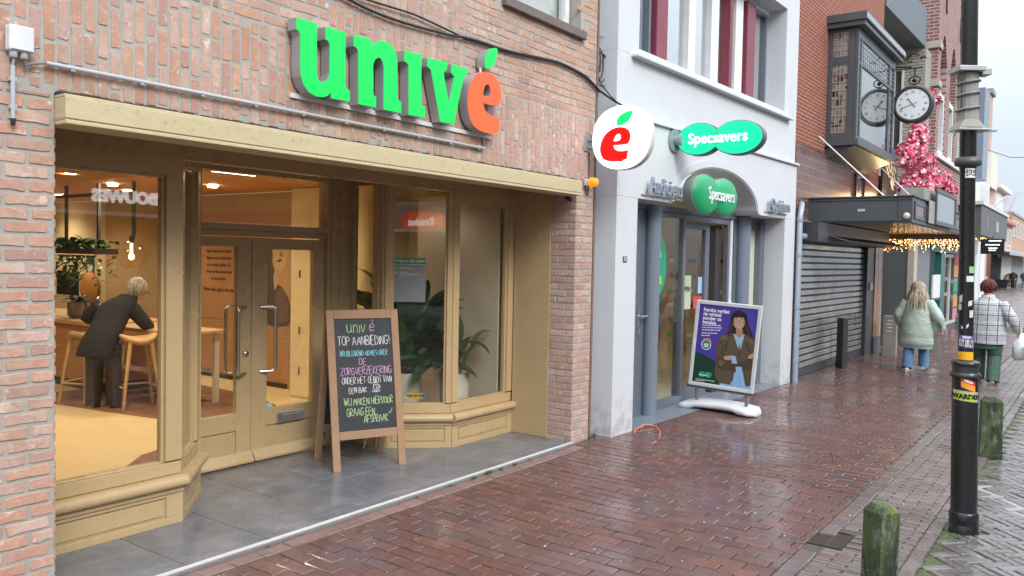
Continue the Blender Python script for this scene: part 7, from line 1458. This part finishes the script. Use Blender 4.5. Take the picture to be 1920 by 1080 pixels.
# ---- elderly man bending over the high table inside the shop
mn = thing('person', 'grey haired man in a long dark coat bending over the high table inside the shop', 'person', (4.87, 9.23, .05), R(26)); mn.scale = (.96, .9, .97)
J = dict(head=(.36, -.20, 1.36), face=(.75, -.55, -.25), neck=(.25, -.12, 1.25), chest=(.13, 0, 1.04), pelvis=(-.06, .02, .82), shL=(.16, .21, 1.20), elL=(.12, .36, 1.05), wrL=(.30, .22, .98), shR=(.22, -.22, 1.17), elR=(.28, -.33, .98), wrR=(.50, -.26, .91), hpL=(-.06, .11, .80), knL=(-.04, .12, .45), anL=(-.06, .13, .08), hpR=(-.05, -.09, .80), knR=(-.02, -.12, .44), anR=(-.02, -.13, .08), palmL=(0, 0, -1), palmR=(0, 0, -1)); body(mn, J)
dcoat = mat('dark_wool', (.012, .013, .018), .85, var=.2, bs=40, bstr=.2)
mb = MB(); rings = []
for z, x, y, dx, dy in ((.60, -.13, .05, .15, .25), (.70, -.11, .04, .16, .245), (.82, -.06, .02, .16, .225), (.95, .03, .0, .15, .215), (1.08, .12, 0, .14, .23), (1.17, .19, -.02, .145, .25), (1.24, .23, -.06, .125, .19), (1.30, .27, -.12, .09, .105)): rings.append([(x + dx * math.cos(a) * (1 + .03 * math.sin(4 * a + z * 8)), y + dy * math.sin(a), z - .25 * dx * math.cos(a)) for a in [2 * math.pi * k / 24 for k in range(24)]])
mb.loft(rings); dct = mb.build('coat', dcoat, mn, local=True)
mb = MB(); sleeve(mb, [(.15, .20, 1.18), (.12, .37, 1.04), (.28, .24, .985)], [.095, .08, .06], .05); mb.build('sleeve', dcoat, dct, local=True); mb = MB(); sleeve(mb, [(.21, -.21, 1.15), (.28, -.34, .98), (.47, -.27, .925)], [.095, .08, .06], .05); mb.build('sleeve', dcoat, dct, local=True)
MB().tube([(.27 + .085 * math.cos(a), -.10 + .095 * math.sin(a), 1.275 - .03 * math.cos(a)) for a in [2 * math.pi * k / 20 for k in range(20)]], .026, 8, closed=True).build('collar', dcoat, dct, local=True)
brt = mat('brown_trouser', (.04, .03, .026), .8)
for a, k_, an in (((-.06, .11, .74), (-.04, .125, .45), (-.07, .13, .03)), ((-.05, -.10, .74), (-.02, -.12, .44), (-.03, -.13, .03))): mb = MB(); sleeve(mb, [a, k_, an], [.12, .095, .085], .03); mb.build('trouser_leg', brt, mn, local=True)
tsh = mat('shoe_suede', (.28, .19, .1), .8); shoe(MB(), (-.06, .13, 0), (1, .2, 0)).build('shoe', tsh, mn, local=True); shoe(MB(), (-.02, -.13, 0), (1, -.25, 0)).build('shoe', tsh, mn, local=True)
hh_ = hairdo(mn, (.345, -.185, 1.375), island('white_hair', [(.36, .34, .31), (.46, .44, .41), (.28, .26, .24)], rough=(.5, .7), spots=.1, bstr=.1), False, 300, (.06, .14))
g_ = MB(); fd = Vector((.75, -.55, -.25)).normalized(); sd = Vector((0, 0, 1)).cross(fd).normalized(); hd = Vector((.36, -.20, 1.37))
for s in (-1, 1): cc = hd + fd * .092 + sd * s * .033; uu = fd.cross(sd); g_.tube([tuple(cc + sd * .027 * math.cos(a) + uu * .02 * math.sin(a)) for a in [2 * math.pi * k / 14 for k in range(14)]], .004, 6, closed=True); g_.tube([tuple(cc + sd * s * .028), tuple(hd + sd * s * .084 - fd * .01)], .004, 6)
g_.build('glasses', mat('glasses_red', (.25, .04, .03), .3), mn, local=True)
# ---- furniture and plants inside
lw = mat('light_wood', (.52, .34, .17), .5, var=.15, vs=4); wt = mat('white_top', (.7, .66, .58), .4)
ctr = thing('counter', 'wood fronted service counter with pale top at the left inside the shop', 'counter', (5.7, 11.4, .05)); MB().box(5.23, 6.1, 10.12, 13.2, .17, .885).build('front', mat('counter_wood', (.46, .23, .085), .5, var=.12), ctr); MB().box(5.18, 6.15, 10.07, 13.25, .8855, .935).build('top', lw, ctr, bevel=.006); MB().box(5.28, 6.1, 10.15, 13.2, .05, .1695).build('plinth', dark, ctr)
tb = thing('high_table', 'white legged high table with pale top beside the bending man', 'table', (5.6, 9.1, .05)); MB().box(5.26, 5.92, 8.44, 9.98, .885, .925).build('table_top', lw, tb, bevel=.006)
for x, y in ((5.34, 8.56), (5.84, 8.56), (5.34, 9.86), (5.84, 9.86)): MB().box(x - .03, x + .03, y - .03, y + .03, .05, .8845).build('leg', wt, tb, bevel=.004)
for x in (5.34, 5.84): MB().box(x - .02, x + .02, 8.591, 9.829, .40, .45).build('stretcher', wt, tb)
def stool(x, y, rot, label):
    th = thing('bar_stool', label, 'stool', (x, y, .053), rot, 'wooden bar stools at the counter'); rings = []
    for z, r in ((.735, .06), (.75, .17), (.775, .20), (.80, .205), (.82, .19), (.815, .10)): rings.append([(r * math.cos(a), r * .85 * math.sin(a), z + .035 * math.cos(2 * a) * (r / .2) ** 2) for a in [2 * math.pi * k / 24 for k in range(24)]])
    MB().loft(rings).build('seat', lw, th, local=True)
    for sx, sy in ((1, 1), (1, -1), (-1, 1), (-1, -1)): MB().tube([(sx * .11, sy * .10, .76), (sx * .16, sy * .145, .4), (sx * .205, sy * .185, 0)], [.026, .021, .015], 10).build('leg', lw, th, local=True)
    for s in (1, -1): MB().tube([(s * .178, -.165, .24), (s * .178, .165, .24)], .012, 8).build('stretcher', lw, th, local=True)
    MB().tube([(-.178, .158, .25), (.178, .158, .25)], .012, 8).build('stretcher', lw, th, local=True)
stool(4.86, 9.68, R(20), 'wooden bar stool to the left of the bending man'); stool(5.08, 8.92, R(-15), 'wooden bar stool to the right of the bending man')
hp_ = thing('pendant_lamp', 'clear glass globe pendant lamp hanging inside the left window', 'lamp', (5.2, 9.24, 2.66)); mb = MB(); mb.box(5.185, 5.215, 9.225, 9.255, 2.02, 2.655); mb.build('rod', dark, hp_); MB().lathe([(.05 * 0 + .02, .165), (.07, .155), (.13, .10), (.162, .03), (.165, -.03), (.13, -.11), (.07, -.158), (.0, -.17)], (5.2, 9.29, 1.79), 24).build('globe', glass('globe_glass', (.97, .93, .86), 1.45, 1.2), hp_); MB().lathe([(0, -.04), (.03, -.02), (.034, .01), (.015, .05), (.015, .16)], (5.2, 9.29, 1.77), 12).build('bulb', emit('filament', (1, .62, .25), 6), hp_); MB().tube([(5.2, 9.26, 2.02), (5.2, 9.29, 1.955)], .03, 10).build('holder', dark, hp_)
rk = thing('hanging_planter', 'black rack hung from the ceiling full of trailing green plants', 'planter', (5.2, 10.6, 2.6))
mb = MB(); mb.box(5.18, 5.22, 9.26, 12.2, 2.50, 2.54); [mb.box(5.185, 5.215, y - .02, y + .02, 1.86, 2.4995) for y in (10.04, 10.84, 11.64)]; [mb.box(5.185, 5.215, y - .02, y + .02, 2.5401, 2.655) for y in (10.04, 10.84, 11.64)]; mb.build('frame', dark, rk); MB().box(5.05, 5.35, 9.85, 12.2, 1.79, 1.8595).build('tray', dark, rk)
leafm = mat('deep_leaf', (.026, .085, .02), .42, var=.45, vs=16, bs=30, bstr=.2); leafl = mat('mid_leaf', (.06, .17, .035), .4, var=.35, vs=14, bs=30, bstr=.2)
def blade(mb, p, d, L, W_, droop, mi=0, seg_=7):
    p = Vector(p); d = Vector(d).normalized(); sv = d.cross(Vector((0, 0, 1))); sv = sv.normalized() if sv.length > .05 else Vector((1, 0, 0)); V = []
    for i in range(seg_ + 1):
        t_ = i / seg_; w_ = W_ * (math.sin(math.pi * min(1, t_ * .93 + .07)) ** .8) * .5; up = sv.cross(d).normalized(); V += [p - sv * w_ + up * w_ * .25, p - up * w_ * .1, p + sv * w_ + up * w_ * .25]; p = p + d * L / seg_; d = (d - Vector((0, 0, droop / seg_))).normalized()
    F = []
    for i in range(seg_): k = i * 3; F += [(k, k + 1, k + 4, k + 3), (k + 1, k + 2, k + 5, k + 4)]
    mb.add(V, F, mi, True)
mb = MB()
for _ in range(380):
    y = rnd.uniform(9.85, 12.2); a = rnd.uniform(0, 6.28); blade(mb, (5.2 + rnd.uniform(-.17, .17), y, 1.86 + rnd.uniform(0, .1)), (math.cos(a), math.sin(a), rnd.uniform(-.1, .9)), rnd.uniform(.08, .17), .06, rnd.uniform(.6, 2), rnd.randint(0, 1), 3)
for _ in range(26):
    x, y = 5.2 + rnd.choice((-1, 1)) * rnd.uniform(.1, .17), rnd.uniform(9.85, 12); z = 1.82; 
    for k in range(int(rnd.uniform(3, 10))): x += rnd.uniform(-.02, .02); y += rnd.uniform(-.025, .025); z -= .045; a = rnd.uniform(0, 6.28); blade(mb, (x, y, z), (math.cos(a), math.sin(a), -.3), .10, .055, 1, rnd.randint(0, 1), 3)
mb.build('foliage', [leafm, leafl], rk)
def inside(v):
    x, y, z = v; return y > 5.0 and x < 6.69 and (y > 5.02 + (5.9 - x) * 1.05 if x < 5.9 else True) and x > 5.53
cpw = mat('pot_cream', (.62, .59, .50), .5); 
def big_plant(label, x, y, z0, n_, h, sp, seed, bias=(0, 0)):
    r_ = random.Random(seed); th = thing('potted_plant', label, 'plant', (x, y, .05), 0, 'potted plants behind the splayed window')
    MB().lathe([(.10, .05), (.125, .10), (.155, z0), (.14, z0), (.13, z0 - .04), (0, z0 - .04)], (x, y, 0), 28).build('pot', cpw, th); mb = MB()
    kept, cap_ = 0, (110 if n_ > 500 else 46)
    for i in range(n_):
        a = r_.uniform(0, 6.28); el = r_.uniform(.25, 1.35); L = h * r_.uniform(.35, .6); d = Vector((math.cos(a) * math.cos(el) + bias[0], math.sin(a) * math.cos(el) + bias[1], math.sin(el))).normalized(); b0 = Vector((x + .06 * math.cos(a), y + .06 * math.sin(a), z0 - .04)); st_ = b0 + d * sp * r_.uniform(.25, 1.0); st_.z += .05
        one = MB(); one.tube([tuple(b0), tuple((b0 + st_) / 2 + Vector((0, 0, .03))), tuple(st_)], .005, 5, 0); blade(one, st_, d, L, L * .46, r_.uniform(.7, 2.2), r_.choice((0, 0, 1)), 8)
        if kept < cap_ and all(inside(v) for v in one.v):
            kept += 1
            k_ = len(mb.v); mb.v += one.v; mb.f += [[k_ + q for q in f] for f in one.f]; mb.mi += one.mi; mb.sm += one.sm
    mb.build('foliage', [leafm, leafl], th)
big_plant('tall dark leaved pot plant behind the left splayed pane with the welcome sheet', 6.0, 5.62, .69, 900, .95, .66, 5); big_plant('lower pot plant spreading long leaves behind the right front pane', 6.33, 5.27, .69, 420, .8, .28, 12, (.15, .0))
cp = thing('potted_plant', 'small dark plant in a round grey pot on the service counter', 'plant', (5.4, 10.95, .94)); MB().lathe([(.08, .935), (.13, .98), (.135, 1.13), (.11, 1.16), (0, 1.14)], (5.42, 10.98, 0), 20).build('pot', mat('pot_taupe', (.2, .15, .12), .6), cp); mb = MB()
for k in range(22): a = rnd.uniform(0, 6.28); blade(mb, (5.42, 10.98, 1.14), (math.cos(a), math.sin(a), rnd.uniform(.3, 1.2)), rnd.uniform(.2, .34), .045, 1.4, 0, 5)
mb.build('foliage', [mat('black_leaf', (.012, .025, .012), .4), leafm], cp)
mo = thing('monitor', 'dark monitors standing on the service counter', 'monitor', (5.6, 11.6, .94)); MB().box(5.5, 5.54, 11.2, 11.75, 1.22, 1.55).build('screen', mat('screen_dark', (.015, .02, .03), .15), mo, bevel=.006); MB().tube([(5.55, 11.45, .936), (5.56, 11.45, 1.3)], .025, 8).build('stand', dark, mo)
tp = thing('coffee_tap', 'slim chrome tap on the service counter', 'tap', (5.4, 10.35, .94)); MB().tube([(5.4, 10.35, .936), (5.4, 10.35, 1.2), (5.36, 10.33, 1.25), (5.3, 10.31, 1.2)], .012, 8).build('spout', steel, tp); MB().lathe([(0, .936), (.03, .937), (.03, .96), (0, .962)], (5.4, 10.35, 0), 12).build('foot', steel, tp)
ae = thing('wall_sign', 'small green first aid sign with a white heart on the back wall', 'sign', (7.04, 13.9, 1.5)); fa = lambda a, b, d: (7.045 - d, 13.87 - a, 1.50 + b); MB().prism([(-.13, -.2), (.13, -.2), (.13, .2), (-.13, .2)], fa, 0, .006).build('plate', mat('aid_green', (.03, .22, .08), .5), ae); MB().prism(cr([(0, -.07), (.08, .02), (.085, .07), (.045, .10), (0, .06), (-.045, .10), (-.085, .07), (-.08, .02)], 3), fa, .0065, .009).build('heart', MC['print_white'], ae)
ht = thing('wall_ring', 'round orange rimmed ornament on the back wall under the first aid sign', 'ornament', (7.0, 13.7, 1.2)); MB().lathe([(.13, -.10), (.22, -.07), (.26, .0), (.22, .03), (.13, .03)], (7.0, 13.78, 1.22), 24, ax='x').build('rim', mat('wicker_orange', (.55, .25, .07), .6), ht); MB().lathe([(0, -.03), (.14, -.03)], (7.0, 13.78, 1.22), 20, ax='x').build('centre', mat('ring_grey2', (.16, .16, .18), .5), ht)
ph = thing('portrait_print', 'large black and white portrait print on the wood panel inside the door', 'picture', (7.03, 9.1, 1.0))
fpz = lambda a, b, d: (7.047 - d, 9.24 - a, b)
MB().prism([(0, .9), (.55, .9), (.55, 1.94), (0, 1.94)], fpz, 0, .004).build('sheet', mat('print_tan', (.5, .30, .15), .6, var=.1), ph)
def pp_(pts, col, nm, k): MB().prism(cr(pts, 4), fpz, .0042, .0046 + k * .0006).build(nm, mat('portrait_' + nm, col, .6, var=.15, vs=12, bstr=0), ph)
pp_([(0, 1.45), (.02, 1.7), (.1, 1.92), (.2, 1.93), (.17, 1.75), (.22, 1.6), (.26, 1.45), (.4, 1.38), (.53, 1.2), (.54, .92), (.02, .92)], (.09, .065, .055), 'coat', 1); pp_([(.2, 1.93), (.19, 1.8), (.24, 1.66), (.34, 1.62), (.45, 1.7), (.5, 1.85), (.5, 1.93)], (.55, .38, .2), 'face', 2); pp_([(.26, 1.74), (.33, 1.73), (.38, 1.76), (.33, 1.77)], (.12, .07, .04), 'mouth', 3); pp_([(.32, 1.83), (.36, 1.8), (.4, 1.81), (.36, 1.88)], (.3, .18, .09), 'nose', 3); pp_([(.2, 1.55), (.26, 1.6), (.3, 1.5), (.23, 1.35)], (.5, .36, .22), 'shirt', 3); pp_([(.3, 1.36), (.42, 1.36), (.5, 1.2), (.5, .95), (.25, .95), (.24, 1.2)], (.15, .10, .08), 'fold', 2)
# ================================================================== ACROSS THE STREET (met only as reflections in the glass and the wet ground)
rnd = random.Random(55)
OY = -8.0
FO = lambda a, b, d: (-a, OY + d, b)          # a runs to the left of someone facing the shops' fronts
ob_wall = mat('opposite_brick', (.27, .15, .11), .85, var=.2, vs=3); ob_w2 = mat('opposite_render', (.5, .48, .44), .8, var=.15)
def opposite(x0, x1, h, wm_, label, fascia, txt=None):
    th = thing('shop_building', label, 'shop', ((x0 + x1) / 2, OY, 0))
    MB().box(x0, x1, OY - 5, OY - .02, -.05, h).build('wall', wm_, th); MB().box(x0 + .2, x1 - .2, OY - .0195, OY + .05, 2.75, 3.45).build('fascia', fascia, th)
    MB().box(x0 + .2, x1 - .2, OY - .0195, OY + .7, 2.58, 2.66).build('awning_edge', mat('awning_white', (.8, .8, .78), .5), th)
    k = x0 + .6
    while k + 1.6 < x1:
        f_ = MB(); rect_ring(f_, lambda a, n_, z: (a, OY + n_, z), k, k + 1.4, 4.4, 6.2, .09, -.0195, .05); fo = f_.build('window', MC['window_white'], th); MB().box(k + .09, k + 1.31, OY - .0195, OY, 4.49, 6.11).build('pane', MC['dark_pane'], fo); k += 2.2
    MB().box(x0 + .4, x1 - .4, OY - .0195, OY - .005, .3, 2.5).build('shop_pane', mat('opposite_pane', (.10, .09, .08), .15), th)
    return th
t1 = opposite(5.5, 12.4, 6.4, ob_wall, 'opposite brick shop whose white lettering is mirrored in the left shop window', mat('fascia_brown', (.10, .085, .075), .6))
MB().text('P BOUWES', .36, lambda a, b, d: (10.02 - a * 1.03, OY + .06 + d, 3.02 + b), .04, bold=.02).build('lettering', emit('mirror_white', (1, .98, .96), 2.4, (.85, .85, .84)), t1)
t2 = opposite(-13, 5.4, 6.2, ob_w2, 'opposite pale shop whose red sign is mirrored in the splayed window', mat('fascia_grey2', (.28, .26, .24), .6))
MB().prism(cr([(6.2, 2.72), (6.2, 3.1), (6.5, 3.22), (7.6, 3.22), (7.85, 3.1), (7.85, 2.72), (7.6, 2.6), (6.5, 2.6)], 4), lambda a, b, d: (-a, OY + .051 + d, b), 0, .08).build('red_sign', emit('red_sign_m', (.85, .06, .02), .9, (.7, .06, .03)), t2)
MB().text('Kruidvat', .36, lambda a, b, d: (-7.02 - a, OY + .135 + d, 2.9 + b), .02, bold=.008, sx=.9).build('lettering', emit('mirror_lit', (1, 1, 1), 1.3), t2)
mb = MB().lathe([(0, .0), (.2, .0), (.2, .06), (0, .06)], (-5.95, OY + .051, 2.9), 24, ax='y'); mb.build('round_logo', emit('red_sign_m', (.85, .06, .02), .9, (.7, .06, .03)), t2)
t3 = opposite(12.5, 24, 5.6, ob_wall, 'opposite brick shop with a long white window row seen only in reflections', mat('fascia_brown', (.10, .085, .075), .6))
